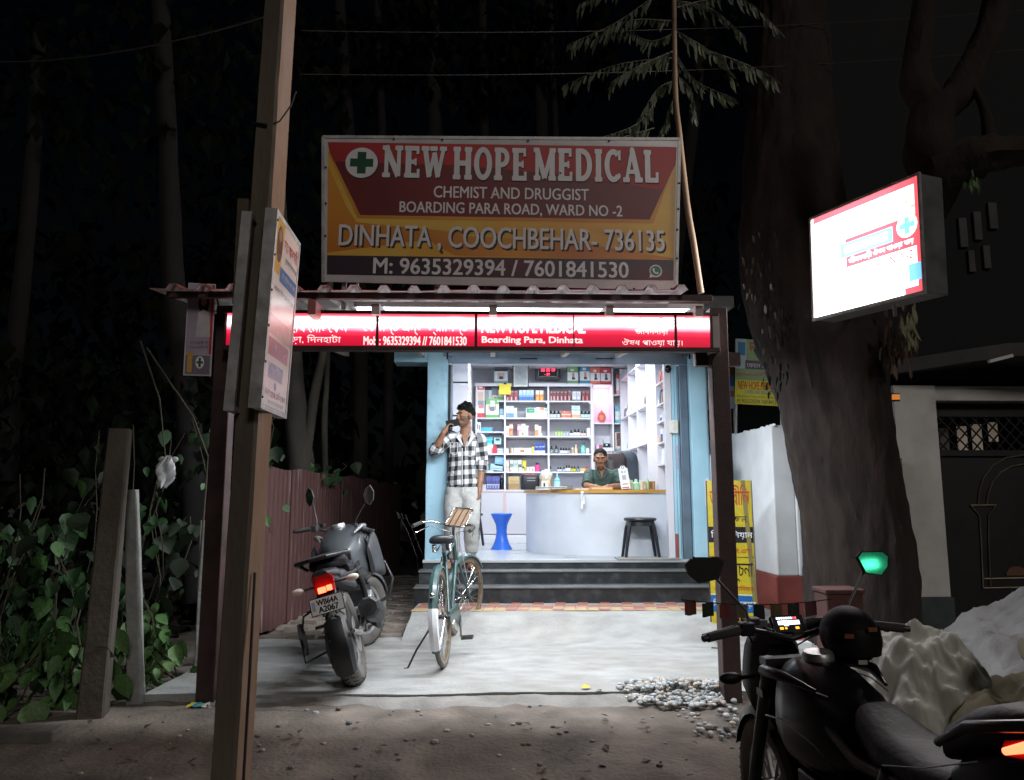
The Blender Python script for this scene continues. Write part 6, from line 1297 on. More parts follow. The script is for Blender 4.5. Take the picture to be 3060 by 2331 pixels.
    for s in (-1, 1):
        if not sport: B(MB().tube([(s * .05, -.28, .70), (s * .14, -.30, .70)], .007, m_plas, 8).ell((s * .175, -.31, .70), (.042, .022, .022), m_lens, 14, 10), 'rear_indicator', sm=60)
    # chassis
    if not sport:
        hug = []
        for k in range(9): a = R(152 + k * 7.6); w = .082 - .004 * abs(k - 4); hug.append([(x * w, (rr + .02 + d) * math.cos(a), rr + (rr + .02 + d) * math.sin(a)) for x, d in ((-1, -.10), (-1.02, -.01), (-.7, .018), (0, .028), (.7, .018), (1.02, -.01), (1, -.10), (.9, -.01), (0, .01), (-.9, -.01))])
        hg = B(MB().loft(hug, mat('hugger_plastic', (.018, .02, .022), .38, var=.2, scale=8)), 'tyre_hugger', sm=25)
        for x in (-.04, .05): MB().lathe([(0, .006), (.008, .006), (.008, 0)], m_alu, 8, Matrix.Translation(V((x, -.345, .36))) @ Matrix.Rotation(R(90), 4, 'X')).build('bolt', hg, local=True)
        B(MB().tube([(.10, 0, rr), (.12, -.16, rr + .02), (.105, -.33, .38)], [.018, .018, .014], m_alu, 8), 'hugger_stay')
    for s in (-1, 1): B(MB().tube([(s * .10, -.04, rr), (s * .105, .25, .37), (s * .07, .50, .42)], [.024, .03, .032], m_alu if not sport else m_dmet, 10, sx=.6), 'swingarm')
    B(MB().tube([(0, .32, .52), (0, .36, .66)], .035, m_dmet, 10), 'shock_absorber')
    e = MB().box((0, .68, .42), (.26, .34, .26), m_dmet).lathe([(0, -.16), (.11, -.16), (.115, -.14), (.115, .14), (.11, .16), (0, .16)], m_alu if not sport else m_dmet, 20, Matrix.Translation(V((0, .62, .40))) @ RX90)
    for k in range(7): e.box((0, .80 + k * .006, .53 + k * .026), (.20, .19, .012), m_alu if not sport else m_dmet)
    B(e, 'engine', bv=.008)
    B(MB().tube([(0, 1.12, .84), (.0, 1.0, .60), (.0, .85, .30)], .028, m_dmet, 8).tube([(.13, .42, .40), (.14, .35, .60), (.12, .30, .72)], .022, m_dmet, 8).tube([(-.13, .42, .40), (-.14, .35, .60), (-.12, .30, .72)], .022, m_dmet, 8).tube([(.08, .92, .82), (.13, .45, .70), (.11, .1, .70), (.07, -.2, .72)], .018, m_dmet, 8).tube([(-.08, .92, .82), (-.13, .45, .70), (-.11, .1, .70), (-.07, -.2, .72)], .018, m_dmet, 8), 'frame')
    ex = B(MB().loft([[(.185 + r_ * math.cos(a) * .95, y, z_ + r_ * math.sin(a)) for a in [2 * PI * i / 8 + PI / 8 for i in range(8)]] for y, r_, z_ in ((.02, .062, .455), (.04, .078, .45), (.22, .085, .41), (.36, .07, .37), (.46, .04, .32))], m_plas, caps=True), 'exhaust', sm=25)
    MB().prism([(.030 * math.cos(2 * PI * i / 6), .030 * math.sin(2 * PI * i / 6)) for i in range(6)], .004, m_black, frame((.185, .018, .455), (1, 0, 0), (0, 0, 1)), 0).build('outlet', ex, local=True)
    B(MB().tube([(.17, .44, .33), (.16, .60, .24), (.08, .85, .25), (.05, .95, .42), (.05, .90, .60)], .022, m_dmet, 8), 'exhaust_pipe', sm=50)
    B(MB().box((.155, .30, .40), (.012, .12, .03), m_alu).tube([(.15, .36, .38), (.25, .36, .38)], .012, m_rub, 8), 'footpeg'); B(MB().tube([(-.15, .36, .38), (-.25, .36, .38)], .012, m_rub, 8), 'footpeg')
    # front crash guard
    if sport:
        hl_ = mat('edge_sheen', (.25, .25, .27), .3, metal=.8)  # thin bright tubes stand in for highlights along the body creases
        for s in (-1, 1): B(MB().tube([(s * .17, .98, .70), (s * .192, .8, .735), (s * .175, .62, .70), (s * .14, .5, .62)], .003, hl_, 5).tube([(s * .11, .62, .85), (s * .15, .78, .855), (s * .145, .95, .85)], .0022, hl_, 5).tube([(s * .135, .3, .74), (s * .14, .1, .80), (s * .13, -.1, .88)], .0022, hl_, 5), 'highlight_line')
    for s in (-1, 1) if not sport else (): B(MB().tube([(s * .05, .98, .62), (s * .27, 1.0, .66), (s * .30, .97, .52), (s * .25, .95, .40), (s * .08, .93, .34)], .0125, m_dmet, 8), 'crash_guard', sm=50)
    B(MB().tube([(-.10, .45, .30), (-.24, .50, .02)], .010, m_dmet, 8).box((-.25, .50, .012), (.06, .04, .008), m_dmet), 'side_stand')
    if not sport:
        B(MB().tube([(-.13, .20, .55), (-.27, .16, .50), (-.29, .02, .36), (-.27, -.10, .24), (-.14, .05, .25), (-.13, .2, .4)], .008, m_dmet, 8).lathe([(0, -.01), (.105, -.01), (.105, .01), (0, .01)], m_plas, 24, Matrix.Translation(V((-.28, .03, .37))) @ Matrix.Rotation(R(20), 4, 'Z') @ RX90), 'saree_guard', sm=40)
        B(MB().tube([(.0, .06, .58), (-.0, -.10, .66)], .05, m_plas, 8, sx=1.2), 'inner_fender')
    return root
m_gbody = mat('grey_paint', (.05, .056, .06), .3, var=.15, scale=3, coat=.3)
m1 = empty('motorcycle', (-.885, 5.27, 0), 'dark grey motorcycle with a white number plate leaning on its stand before the red fence', 'motorcycle', rot=(0, R(-15.5), R(3.5)))
moto(m1, m_gbody, R(-31), bw=.92)
m_kbody = mat('black_gloss', (.006, .006, .008), .32, var=.1, spec=.22)
m2 = empty('motorcycle', (1.25, 1.90, -.175), 'black motorcycle with a lit dash and red tail light in the near right corner', 'motorcycle', rot=(0, R(-3), R(6)))
m2.scale = (.93,) * 3
moto(m2, m_kbody, R(-3), sport=True)

# things hung on the near motorcycle
hm = empty('helmet', (1.24, 2.72, .62), 'black helmet hung on the right handlebar of the near motorcycle', 'helmet')
kb = mat('helmet_shell', (.008, .006, .006), .75, var=.3, scale=12, spec=.2)
MB().ell((1.255, 2.74, .745), (.095, .115, .10), kb, 24, 16).build('shell', hm, smooth=60); MB().loft([[(1.255 + .093 * math.cos(a) * s, 2.74 - .022 - .094 * math.sin(a) * s, z) for a in [PI * i / 12 for i in range(13)]] for z, s in ((.69, .97), (.735, 1.05), (.78, .97))], mat('visor', (.008, .007, .007), .5, spec=.2), caps=False).build('visor', hm, smooth=60)
for dx, dz, c in ((-.07, .03, (.22, .05, .03)), (.03, .06, (.24, .09, .03)), (-.02, -.09, (.4, .38, .34))): MB().box((1.255 + dx * .8, 2.615, .742 + dz * .7), (.03, .004, .014), ink(c, .3)).build('sticker', hm)
fl = empty('flag_string', (.93, 2.95, .72), 'string of small faded prayer flags tied across the near motorcycle handlebar', 'flags')
fz = lambda t: .838 - .05 * 4 * t * (1 - t) * .4
MB().tube([(.72 + .58 * t / 10, 2.97, fz(t / 10)) for t in range(11)], .002, m_black, 5).build('cord', fl)
for i, c in enumerate(((.16, .05, .03), (.02, .035, .025), (.16, .035, .03), (.13, .10, .07), (.015, .015, .02), (.12, .085, .03), (.02, .03, .022), (.11, .025, .03))):
    x = .755 + i * .066; z = fz((x - .72) / .58); p = MB(); w = .044
    vs_ = [(x - w / 2 + w * u / 4, 2.968 - .004 * math.sin(u * 1.7 + i), z - .052 * v / 3 - .003 * math.sin(u + i)) for v in range(4) for u in range(5)]
    p.add(vs_, [(v * 5 + u, v * 5 + u + 1, v * 5 + u + 6, v * 5 + u + 5) for v in range(3) for u in range(4)], ink(c, .8)); p.build('flag', fl, smooth=60)

# ---- roadster bicycle
bk_ = empty('bicycle', (-.342, 5.756, 0), 'old green roadster bicycle with a front tray propped on its stand before the steps', 'bicycle', rot=(0, R(-4.5), R(-5.3)))
m_grn = mat('bottle_green_paint', (.04, .085, .085), .35, var=.2, scale=8, coat=.2); m_rim = mat('old_rim', (.34, .27, .18), .4, metal=.75, var=.35, scale=14); m_chr = m_chrome
WBb = 1.145; RB = .352
def bwheel(name, y, M):
    Mw = M @ Matrix.Translation(V((0, y, RB))) @ RX90
    t = MB().lathe([(RB - .018 + .018 * math.cos(a), .018 * math.sin(a)) for a in [2 * PI * i / 12 for i in range(12)]], m_dust, 56, Mw, close=True).build(name, bk_, smooth=60, local=True)
    MB().lathe([(RB - .036, -.015), (RB - .030, -.013), (RB - .030, .013), (RB - .036, .015), (RB - .052, .012), (RB - .052, -.012)], m_rim, 56, Mw, close=True).build('rim', t, smooth=50, local=True)
    q = MB()
    for k in range(32):
        a = 2 * PI * k / 32; s = -1 if k % 2 else 1; d = .5 if (k // 2) % 2 else -.5
        q.tube([Mw @ V((.022 * math.cos(a + d), .022 * math.sin(a + d), s * .028)), Mw @ V(((RB - .045) * math.cos(a), (RB - .045) * math.sin(a), 0))], .0013, m_chr, 4)
    q.build('spokes', t, local=True); MB().tube([Mw @ V((0, 0, -.05)), Mw @ V((0, 0, .05))], .016, m_dmet, 10).build('hub', t, smooth=50, local=True)
    return t
ST = R(-21); hpb = V((0, WBb - .18, .62)); axb = V((0, -math.sin(R(22)), math.cos(R(22)))); Sb = Matrix.Translation(hpb) @ Matrix.Rotation(ST, 4, axb) @ Matrix.Translation(-hpb); I4 = Matrix.Identity(4)
bwheel('rear_wheel', 0, I4); bwheel('front_wheel', WBb, Sb)
BB = lambda q, n, sm=50, par=bk_: q.build(n, par, smooth=sm, local=True)
bbk = V((0, .47, .29)); st = V((0, .30, .80)); h1 = V((0, WBb - .285, .83)); h0 = V((0, WBb - .235, .69))
q = MB().tube([bbk, st], .015, m_grn, 10).tube([st + V((0, .01, -.03)), h1], .014, m_grn, 10).tube([bbk, h0], .016, m_grn, 10).tube([h0, h1 + V((0, -.005, .03))], .019, m_grn, 10)
for s in (-1, 1): q.tube([bbk + V((s * .03, 0, 0)), V((s * .055, 0, RB))], .010, m_grn, 8).tube([st + V((s * .015, 0, -.04)), V((s * .055, 0, RB))], .009, m_grn, 8)
BB(q, 'frame')
q = MB()
for s in (-1, 1): q.tube([(s * .035, WBb - .215, .66), (s * .05, WBb - .16, .55), (s * .052, WBb - .02, RB + .02), (s * .052, WBb, RB)], .011, m_grn, 8, Sb)
BB(q, 'fork')
for nm, y0, a0, a1, M in (('rear_fender', 0, 60, 212, I4), ('front_fender', WBb, 40, 175, Sb)):
    rg = []
    for k in range(19): a = R(a0 + (a1 - a0) * k / 18); rg.append([(x, y0 + (RB + .016 + d) * math.cos(a), RB + (RB + .016 + d) * math.sin(a)) for x, d in ((-.032, -.018), (-.026, 0), (0, .010), (.026, 0), (.032, -.018), (.025, -.004), (0, .005), (-.025, -.004))])
    f = BB(MB().loft(rg, m_grn, M), nm, 40)
    if y0 == 0:
        rg = []
        for k in range(7): a = R(163 + 7.5 * k); rg.append([(x, (RB + .020 + d) * math.cos(a), RB + (RB + .020 + d) * math.sin(a)) for x, d in ((-.036, -.022), (-.029, .002), (0, .013), (.029, .002), (.036, -.022), (0, .0))])
        MB().loft(rg, m_white).build('white_patch', f, smooth=40, local=True); a = R(150); MB().ell((0, (RB + .04) * math.cos(a), RB + (RB + .04) * math.sin(a)), (.02, .012, .02), m_chr, 12, 8).build('reflector', f, smooth=50, local=True)
        MB().tube([(-.05, -.02, RB), (-.04, -.34, RB + .14)], .003, m_chr, 5).tube([(.05, -.02, RB), (.04, -.34, RB + .14)], .003, m_chr, 5).build('stay', f, local=True)
# saddle
rg = []
for y, w, z0, z1 in ((-.115 + .30, .06, .875, .925), (-.09 + .30, .105, .865, .935), (-.03 + .30, .11, .872, .935), (.04 + .30, .06, .885, .928), (.10 + .30, .032, .888, .922), (.155 + .30, .024, .885, .915)): rg.append(sec(y, w, z0, z1, .8, 18, .7))
sd = BB(MB().loft(rg, mat('saddle_vinyl', (.022, .026, .03), .35, var=.2)), 'saddle', 70)
for s in (-1, 1): MB().tube([(s * .05 + .012 * math.cos(a), .245, .82 + .006 * k_ / 6 + .012 * math.sin(a)) for k_, a in [(k_, k_ * PI / 3) for k_ in range(3)]], .006, m_chr, 6).lathe([(.014, 0), (.019, .01), (.014, .02), (.019, .03), (.014, .04), (.019, .05), (.014, .06)], m_chr, 10, Matrix.Translation(V((s * .06, .225, .805)))).build('spring', sd, smooth=50, local=True)
BB(MB().tube([st, (0, .285, .875)], .0125, m_chr, 8).tube([(-.045, .21, .81), (-.02, .36, .86), (.02, .36, .86), (.045, .21, .81)], .006, m_chr, 6), 'seat_post')
# bars, grips, rod brakes
BARZ = .985
br = [(-.265, WBb - .50, BARZ - .015), (-.245, WBb - .40, BARZ + .01), (-.20, WBb - .33, BARZ + .02), (-.09, WBb - .295, BARZ), (0, WBb - .29, BARZ - .01), (.09, WBb - .295, BARZ), (.20, WBb - .33, BARZ + .02), (.245, WBb - .40, BARZ + .01), (.265, WBb - .50, BARZ - .015)]
hb_ = BB(MB().tube(br, .011, m_chr, 10, Sb).tube([(0, WBb - .29, BARZ - .01), h1 + V((0, -.005, .02))], .014, m_chr, 10, Sb), 'handlebar')
for s in (-1, 1):
    MB().tube([(s * .247, WBb - .41, BARZ + .008), (s * .268, WBb - .52, BARZ - .02)], .017, m_rub, 10, Sb).build('grip', hb_, smooth=50, local=True)
    MB().tube([(s * .21, WBb - .34, BARZ - .02), (s * .25, WBb - .42, BARZ - .06), (s * .262, WBb - .48, BARZ - .075)], .0045, m_chr, 6, Sb).tube([(s * .20, WBb - .33, BARZ - .02), (s * .03, WBb - .29, BARZ - .06), (s * .03, WBb - .22, .70)], .0035, m_chr, 6, Sb).build('brake_rod', hb_, smooth=50, local=True)
BB(MB().tube([(.045, WBb - .27, BARZ - .1), (.07, WBb - .10, .5), (.06, WBb - .02, RB + .04)], .003, m_chr, 5, Sb).tube([(-.045, WBb - .27, BARZ - .1), (-.07, WBb - .10, .5), (-.06, WBb - .02, RB + .04)], .003, m_chr, 5, Sb), 'tray_stay')
Mt_ = Sb @ Matrix.Translation(V((.02, WBb - .24, 1.05))) @ Matrix.Rotation(R(42), 4, 'X')
tr_ = BB(MB().tube([(x, y, 0) for x, y in ((-.08, -.11), (-.095, -.095), (-.095, .095), (-.08, .11), (.08, .11), (.095, .095), (.095, -.095), (.08, -.11))], .008, m_chr, 8, Mt_, closed=True), 'front_tray')
MB().box((0, 0, -.004), (.17, .20, .004), mat('tray_board', (.26, .17, .11), .5, var=.2, scale=12), Mt_).build('board', tr_, local=True)
for x in (-.055, .0, .055): MB().tube([(x, -.1, .004), (x, .1, .004)], .004, m_chr, 6, Mt_).build('tray_bar', tr_, local=True)
BB(MB().lathe([(.082, -.003), (.092, -.003), (.092, .003), (.082, .003)], m_chr, 32, Matrix.Translation(bbk + V((.05, 0, 0))) @ RX90, close=True), 'chainring')
BB(MB().tube([(.07, .47, .29), (.075, .40, .135)], .009, m_chr, 8).tube([(-.07, .47, .29), (-.075, .54, .445)], .009, m_chr, 8), 'crank')
for x, y, z in ((.125, .40, .13), (-.125, .54, .45)): BB(MB().box((x, y - .03, z), (.09, .014, .022), m_rub).box((x, y + .03, z), (.09, .014, .022), m_rub).box((x, y, z), (.085, .05, .008), m_chr), 'pedal')
BB(MB().loft([sec(.55, .008, .27, .32, 1., 12, .8, .058), sec(.47, .010, .20, .385, 1., 12, .8, .058), sec(.25, .010, .29, .39, 1., 12, .8, .058), sec(.0, .008, .31, .39, 1., 12, .8, .058)], m_grn), 'chain_guard')
BB(MB().tube([(-.05, -.0, .33), (-.19, -.04, .14), (-.255, -.06, .025)], .0075, m_dmet, 8).tube([(-.255, -.06, .022), (-.285, -.06, .022)], .006, m_dmet, 6), 'kick_stand')
# green lamp across the road, met only in the near mirror
# ================================================================ surroundings
# ---- corrugated fence
m_fence = mat('fence_paint', (.13, .045, .045), .65, scale=5, col2=(.20, .085, .08), bump=.2, bscale=25, stretch=(4, 4, .35), detail=8)
m_fstr = mat('fence_streaks', (.095, .042, .04), .75, scale=14, col2=(.26, .20, .19), lo=.60, hi=.72, bump=.2, bscale=25, stretch=(2.5, 2.5, .12), detail=8)
fe = empty('sheet_fence', (-1.8, 9.5, 0), 'maroon corrugated sheet fence running back along the brick path', 'fence')
F0, F1 = V((-2.07, 6.82, 0)), V((-1.50, 12.6, 0)); fd = (F1 - F0).normalized(); fn = V((fd.y, -fd.x, 0))
random.seed(3); npn = 7; Lp = (F1 - F0).length / npn
for k in range(npn):
    vs = []; fs = []; n = 60; off = .006 * (k % 2); h = 1.50 - .012 * k + random.uniform(-.02, .02)
    for i in range(n + 1):
        s = k * Lp + (Lp + .03) * i / n; p = F0 + fd * s + fn * (.006 * math.sin(s * 2 * PI / .11) + off)
        for z in (.02 + .03 * fbm((s * 3, 0, k)), .5, 1.0, h + .012 * math.sin(s * 7)): vs.append((p.x, p.y, z))
    for i in range(n):
        for j in range(3): fs.append((i * 4 + j, (i + 1) * 4 + j, (i + 1) * 4 + j + 1, i * 4 + j + 1))
    MB().add(vs, fs, m_fstr).build('sheet', fe, smooth=70, merge=False)
for k in range(5): p = F0 + fd * (.1 + k * 1.4) - fn * .05; MB().bx(p.x - .03, p.x + .03, p.y - .03, p.y + .03, -.1, 1.45, m_rust).build('post', fe)

# ---- foliage helpers
def leaf_mesh(name, m, w=.5, heart=True, fold=.25):
    b = MB(); prof = [(0, 0), (.18, .32 if heart else .2), (.45, .42 if heart else .34), (.75, .24), (1, 0)]
    vs = [(0, y, -.12 * y * y) for y, x in prof]; 
    L_ = [(-x * w * 2, y, -.12 * y * y + fold * x) for y, x in prof[1:-1]]; R_ = [(x * w * 2, y, -.12 * y * y + fold * x) for y, x in prof[1:-1]]
    vs = vs + L_ + R_; fs = [(0, 1, 8), (1, 2, 9, 8), (2, 3, 10, 9), (3, 4, 10), (0, 5, 1), (1, 5, 6, 2), (2, 6, 7, 3), (3, 7, 4)]
    b.add(vs, fs, m); return b.mesh(name, smooth=80, merge=False)
m_lf = [mat('leaf_%d' % i, c, .6, var=.3, scale=9, bump=.15, bscale=30) for i, c in enumerate([(.06, .145, .038), (.028, .075, .025), (.095, .18, .055), (.012, .026, .010)])]  # darker copies put the dimness of the upper verge into the leaf colour
leafs = [leaf_mesh('leaf', m, .42 + .06 * i, True, .2 + .05 * i) for i, m in enumerate(m_lf)]
m_stem = mat('vine_stem', (.05, .042, .026), .8, var=.3)
def vine(label, base, top, n, spread, size, seed, group, kinds=(0, 1, 2), stems=4):
    random.seed(seed); root = empty('climbing_plant', base, label, 'plant', group); base = V(base); top = V(top); q = MB(); paths = []
    for k in range(stems):
        a = base + V((random.uniform(-spread, spread) * .6, random.uniform(-spread, spread) * .5, 0)); c = top + V((random.uniform(-spread, spread), random.uniform(-spread, spread) * .6, random.uniform(-.3, .1)))
        p = [a.lerp(c, t / 6) + V((.06 * math.sin(t * 1.7 + k), .05 * math.cos(t * 2.1 + k), 0)) for t in range(7)]; q.tube(p, [.007 - .0006 * t for t in range(7)], m_stem, 5); paths.append(p)
    q.build('stem', root, smooth=60)
    for i in range(n):
        p = random.choice(paths); t = random.uniform(.3, 6) ; j = min(5, int(t)); c = p[j].lerp(p[j + 1], t - j) + V((random.gauss(0, spread * .38), random.gauss(0, spread * .3), random.gauss(0, .06)))
        o = obj('leaf', leafs[random.choice(kinds)], root); o.matrix_parent_inverse = wm(root).inverted(); s = size * random.uniform(.6, 1.5)
        o.location = c; o.rotation_euler = (random.uniform(-1.5, -.5), random.uniform(-.5, .5), random.uniform(-.9, .9) + (PI if random.random() < .5 else 0)); o.scale = (s * random.uniform(.65, 1.1), s, s * random.uniform(.4, 1.8))
    return root
G_ = 'climbing plants on the left verge'
vine('bright leafed plant low on the left verge below the leaning posts', (-2.62, 4.95, -.05), (-2.60, 5.0, .62), 52, .30, .125, 1, G_, (0, 2, 0))
vine('broad leafed plant between the leaning post and the forecourt corner', (-2.34, 5.55, -.03), (-2.42, 5.65, .6), 56, .20, .12, 2, G_, (0, 2))
vine('low bright plant at the very corner of the concrete forecourt', (-2.28, 5.22, -.05), (-2.38, 5.3, .2), 30, .14, .10, 5, G_, (2, 0), 3)
vine('thick bright bush in the bottom left corner above the drain wall', (-2.95, 4.75, -.05), (-2.9, 4.85, .5), 60, .36, .12, 29, G_, (0, 2, 0), 5)
vine('mid-height bush between the drain wall and the tall post', (-2.75, 5.2, .1), (-2.75, 5.3, 1.0), 60, .36, .12, 37, G_, (0, 1, 1), 5)
vine('tall dark vine at the far left edge of the picture', (-3.15, 5.3, -.05), (-3.1, 5.4, 1.5), 60, .42, .13, 7, G_, (1, 3, 0), 5)
vine('dark vine climbing behind the tall leaning post', (-2.75, 5.7, -.05), (-2.70, 5.8, 1.75), 60, .36, .12, 11, G_, (1, 3, 0), 5)
vine('sparse vine hanging below the white plastic bag', (-2.45, 5.9, -.05), (-2.40, 5.9, 1.3), 45, .26, .11, 13, G_, (1, 3), 4)
vine('vine climbing the pale post beside the canopy leg', (-2.12, 6.1, -.03), (-2.15, 6.1, 2.0), 55, .20, .10, 17, G_, (1, 0, 3), 4)
vine('tangle of leaves on top of the near end of the red fence', (-2.15, 7.0, .9), (-2.1, 7.2, 2.2), 40, .2, .11, 19, G_, (1, 0, 3), 3)
vine('small tuft of broad leaves on top of the middle of the fence', (-1.95, 8.6, 1.35), (-1.8, 8.7, 1.66), 22, .2, .13, 23, G_, (1, 3), 3)
def leaf_mass(name, n, box, size, mats_, seed, kind='stuff', parent=None, drop=.5):
    random.seed(seed); b = MB()
    for i in range(n):
        c = V((random.uniform(*box[0]), random.uniform(*box[1]), random.uniform(*box[2]))); 
        if fbm((c.x * .9, c.y * .9, c.z * .9)) < -.12: continue
        s = size * random.uniform(.6, 1.4); M = Matrix.Translation(c) @ Matrix.Rotation(random.uniform(0, 6.3), 4, 'Z') @ Matrix.Rotation(random.uniform(-1.6, -.2), 4, 'X')
        b.add([(0, 0, 0), (s * .34, s * .4, .05 * s), (0, s, -.12 * s), (-s * .34, s * .4, .05 * s)], [(0, 1, 2), (0, 2, 3)], mats_[i % len(mats_)], M)
    o = b.build(name, parent, merge=False, smooth=None); return tag(o, kind=kind) if kind else o
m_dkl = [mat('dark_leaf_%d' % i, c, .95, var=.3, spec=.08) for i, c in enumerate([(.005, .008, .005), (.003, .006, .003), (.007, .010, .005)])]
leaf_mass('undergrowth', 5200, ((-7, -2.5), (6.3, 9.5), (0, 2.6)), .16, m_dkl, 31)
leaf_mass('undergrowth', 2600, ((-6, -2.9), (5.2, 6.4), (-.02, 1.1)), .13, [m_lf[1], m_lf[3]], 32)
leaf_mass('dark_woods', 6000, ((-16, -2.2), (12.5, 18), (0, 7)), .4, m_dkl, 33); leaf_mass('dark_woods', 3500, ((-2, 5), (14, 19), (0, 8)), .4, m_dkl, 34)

# ---- leaning concrete posts, drain wall, bag
def pst(label, a, c, w, m, rot=0., name='concrete_post'):
    a = V(a); c = V(c); rg = []
    for k in range(12):
        p = a.lerp(c, k / 11); ww = w * (1 - .22 * k / 11); rg.append([(p.x + (x * math.cos(rot) - y * math.sin(rot)) * ww + .005 * fbm((x, y, p.z * 5)), p.y + (x * math.sin(rot) + y * math.cos(rot)) * ww, p.z) for x, y in ((-.5, -.42), (-.42, -.5), (.42, -.5), (.5, -.42), (.5, .5), (-.5, .5))])
    return tag(MB().loft(rg, m).build(name, smooth=30), label, 'post')
m_pdk = mat('mossy_post', (.075, .062, .05), .95, scale=5, col2=(.11, .095, .075), bump=.6, bscale=30); m_pgr = mat('grey_post', (.20, .205, .19), .9, scale=6, col2=(.30, .31, .29), bump=.6, bscale=35, lo=.4, hi=.6)
pst('tall dark concrete post leaning right on the left verge', (-2.33, 4.72, -.2), (-2.31, 4.78, 1.64), .15, m_pdk, .25)
pst('shorter pale weathered post leaning against the tall dark one', (-2.195, 5.0, -.15), (-2.345, 5.06, 1.27), .088, m_pgr, .1)
pst('pale square post standing behind the canopy leg on the left', (-2.06, 5.72, -.1), (-2.10, 5.75, 1.05), .105, m_pgr, .1)
tag(MB().bx(-4.2, -2.33, 4.32, 4.46, -.3, -.01, mat('drain_concrete', (.14, .13, .115), .95, var=.25, scale=4, bump=.6, bscale=30)).build('drain_wall', bevel=.012), 'low concrete drain wall in the bottom left corner', 'wall')
bgm = mat('white_plastic', (.50, .52, .53), .35, var=.1, scale=8); pb_ = at(497, 1412, 5.25)
bag = empty('plastic_bag', (pb_.x, pb_.y, pb_.z - .12), 'knotted white plastic bag hanging from a twig on the left', 'bag')
rg = []
for k in range(11):
    t = k / 10; z = pb_.z - .10 + .20 * t; r = .055 * (math.sin(PI * min(1, t * .8 + .12)) ** .7); rg.append([(pb_.x - .02 + .03 * t + r * (1 + .34 * math.sin(3 * a + t * 4) + .22 * math.sin(7 * a + t * 9)) * math.cos(a), pb_.y + r * .7 * (1 + .2 * math.cos(4 * a + t * 5)) * math.sin(a), z + .012 * math.sin(5 * a)) for a in [2 * PI * i / 20 for i in range(20)]])
MB().loft(rg, bgm).build('body', bag, smooth=35)
for s in (-1, 1): MB().ell((pb_.x + s * .04 + .01, pb_.y, pb_.z + .085), (.028, .010, .02), bgm, 8, 6).build('handle', bag, smooth=50)
tw = tag(MB().tube([(pb_.x - .35, 5.5, 2.35), (pb_.x - .12, 5.35, 1.9), (pb_.x, 5.25, 1.42)], [.008, .006, .004], m_stem, 6).tube([(pb_.x - .3, 5.5, 2.3), (pb_.x + .1, 5.4, 1.78), (pb_.x + .22, 5.4, 1.5), (pb_.x + .2, 5.4, .6)], [.008, .007, .006, .008], m_stem, 6).build('bare_twig', smooth=50), 'bare twigs from which the white plastic bag hangs', 'branch')

# ---- trees behind the fence
m_bark = mat('pale_bark', (.052, .047, .038), .9, scale=4, col2=(.085, .077, .064), bump=.7, bscale=24, stretch=(1, 1, .4), detail=9); m_far = mat('far_bark', (.010, .008, .0075), .95, var=.3, scale=4); m_bkd = mat('dark_bark', (.016, .0105, .0085), .95, scale=5, col2=(.040, .027, .022), bump=1.6, bscale=22, stretch=(1, 1, .4), detail=10)
def rough(pts, rs, m, n=14, amp=.12, fr=3., seed=0, sub_=6, ridge=0.):
    out = []; u = None; pts = [V(p) for p in pts]
    P = bez(pts, sub_); RR = []
    for i in range(len(pts) - 1):
        for k in range(sub_): RR.append(rs[i] + (rs[i + 1] - rs[i]) * k / sub_)
    RR.append(rs[-1]); rings = []
    for i, p in enumerate(P):
        t = (P[min(i + 1, len(P) - 1)] - P[max(i - 1, 0)]).normalized()
        if u is None: u = t.cross(V((0, 1, 0))); 
        if u.length < .1: u = V((1, 0, 0))
        u = (u - t * u.dot(t)).normalized(); w = t.cross(u); rg = []
        for k in range(n):
            a = 2 * PI * k / n; d = (u * math.cos(a) + w * math.sin(a)); f = 1 + amp * fbm((d.x * fr * .6 + seed, d.y * fr * .6, d.z * .5 + p.z * fr * .35)); f += ridge * (.35 - abs(fbm((math.cos(a) * 5 + seed, math.sin(a) * 5, p.z * 1.6), 3))) if ridge else 0; rg.append(p + d * RR[i] * f)
        rings.append(rg)
    return MB().loft(rings, m)
def tree(label, paths, rs, m, crown=None, group='trees behind the fence', seed=1, name='tree'):
    root = empty(name, paths[0][0], label, 'tree', group)
    for i, (p, r) in enumerate(zip(paths, rs)): rough(p, r, m, 12, .12, 4, seed + i).build('trunk' if i == 0 else 'branch', root, smooth=60)
    if crown: leaf_mass('crown', crown[0], crown[1], crown[2], m_dkl, seed, kind=None, parent=root)
    return root
Yt = 9.0
tree('forked pale trunk rising just behind the red fence', [[at(905, 1600, Yt), at(900, 1400, Yt), at(885, 1250, Yt), at(875, 1050, Yt), at(850, 800, Yt), at(830, 500, Yt)], [at(908, 1420, Yt), at(925, 1280, Yt), at(945, 1150, Yt), at(965, 1050, Yt), at(985, 850, Yt), at(1000, 600, Yt)]], [[.16, .15, .13, .11, .09, .07], [.07, .065, .055, .045, .04, .03]], m_bark, (500, ((-4.2, -1.6), (8.6, 10), (4.4, 6.5)), .2), seed=3)
tree('thin pale stem right of the forked trunk behind the fence', [[at(975, 1500, 9.6), at(972, 1390, 9.6), at(970, 1250, 9.6), at(976, 1150, 9.6), at(985, 950, 9.6), at(1000, 600, 9.6)]], [[.045, .04, .04, .035, .03, .02]], m_bark, seed=5)
tree('grey trunk at the left of the canopy behind the posters', [[at(590, 1800, 7.2), at(580, 1500, 7.2), at(560, 1200, 7.2), at(520, 850, 7.2), at(500, 400, 7.2), at(480, 0, 7.2)]], [[.13, .12, .11, .10, .09, .08]], m_far, (500, ((-5, -2.2), (6.6, 8.4), (4.6, 6.5)), .2), seed=7)
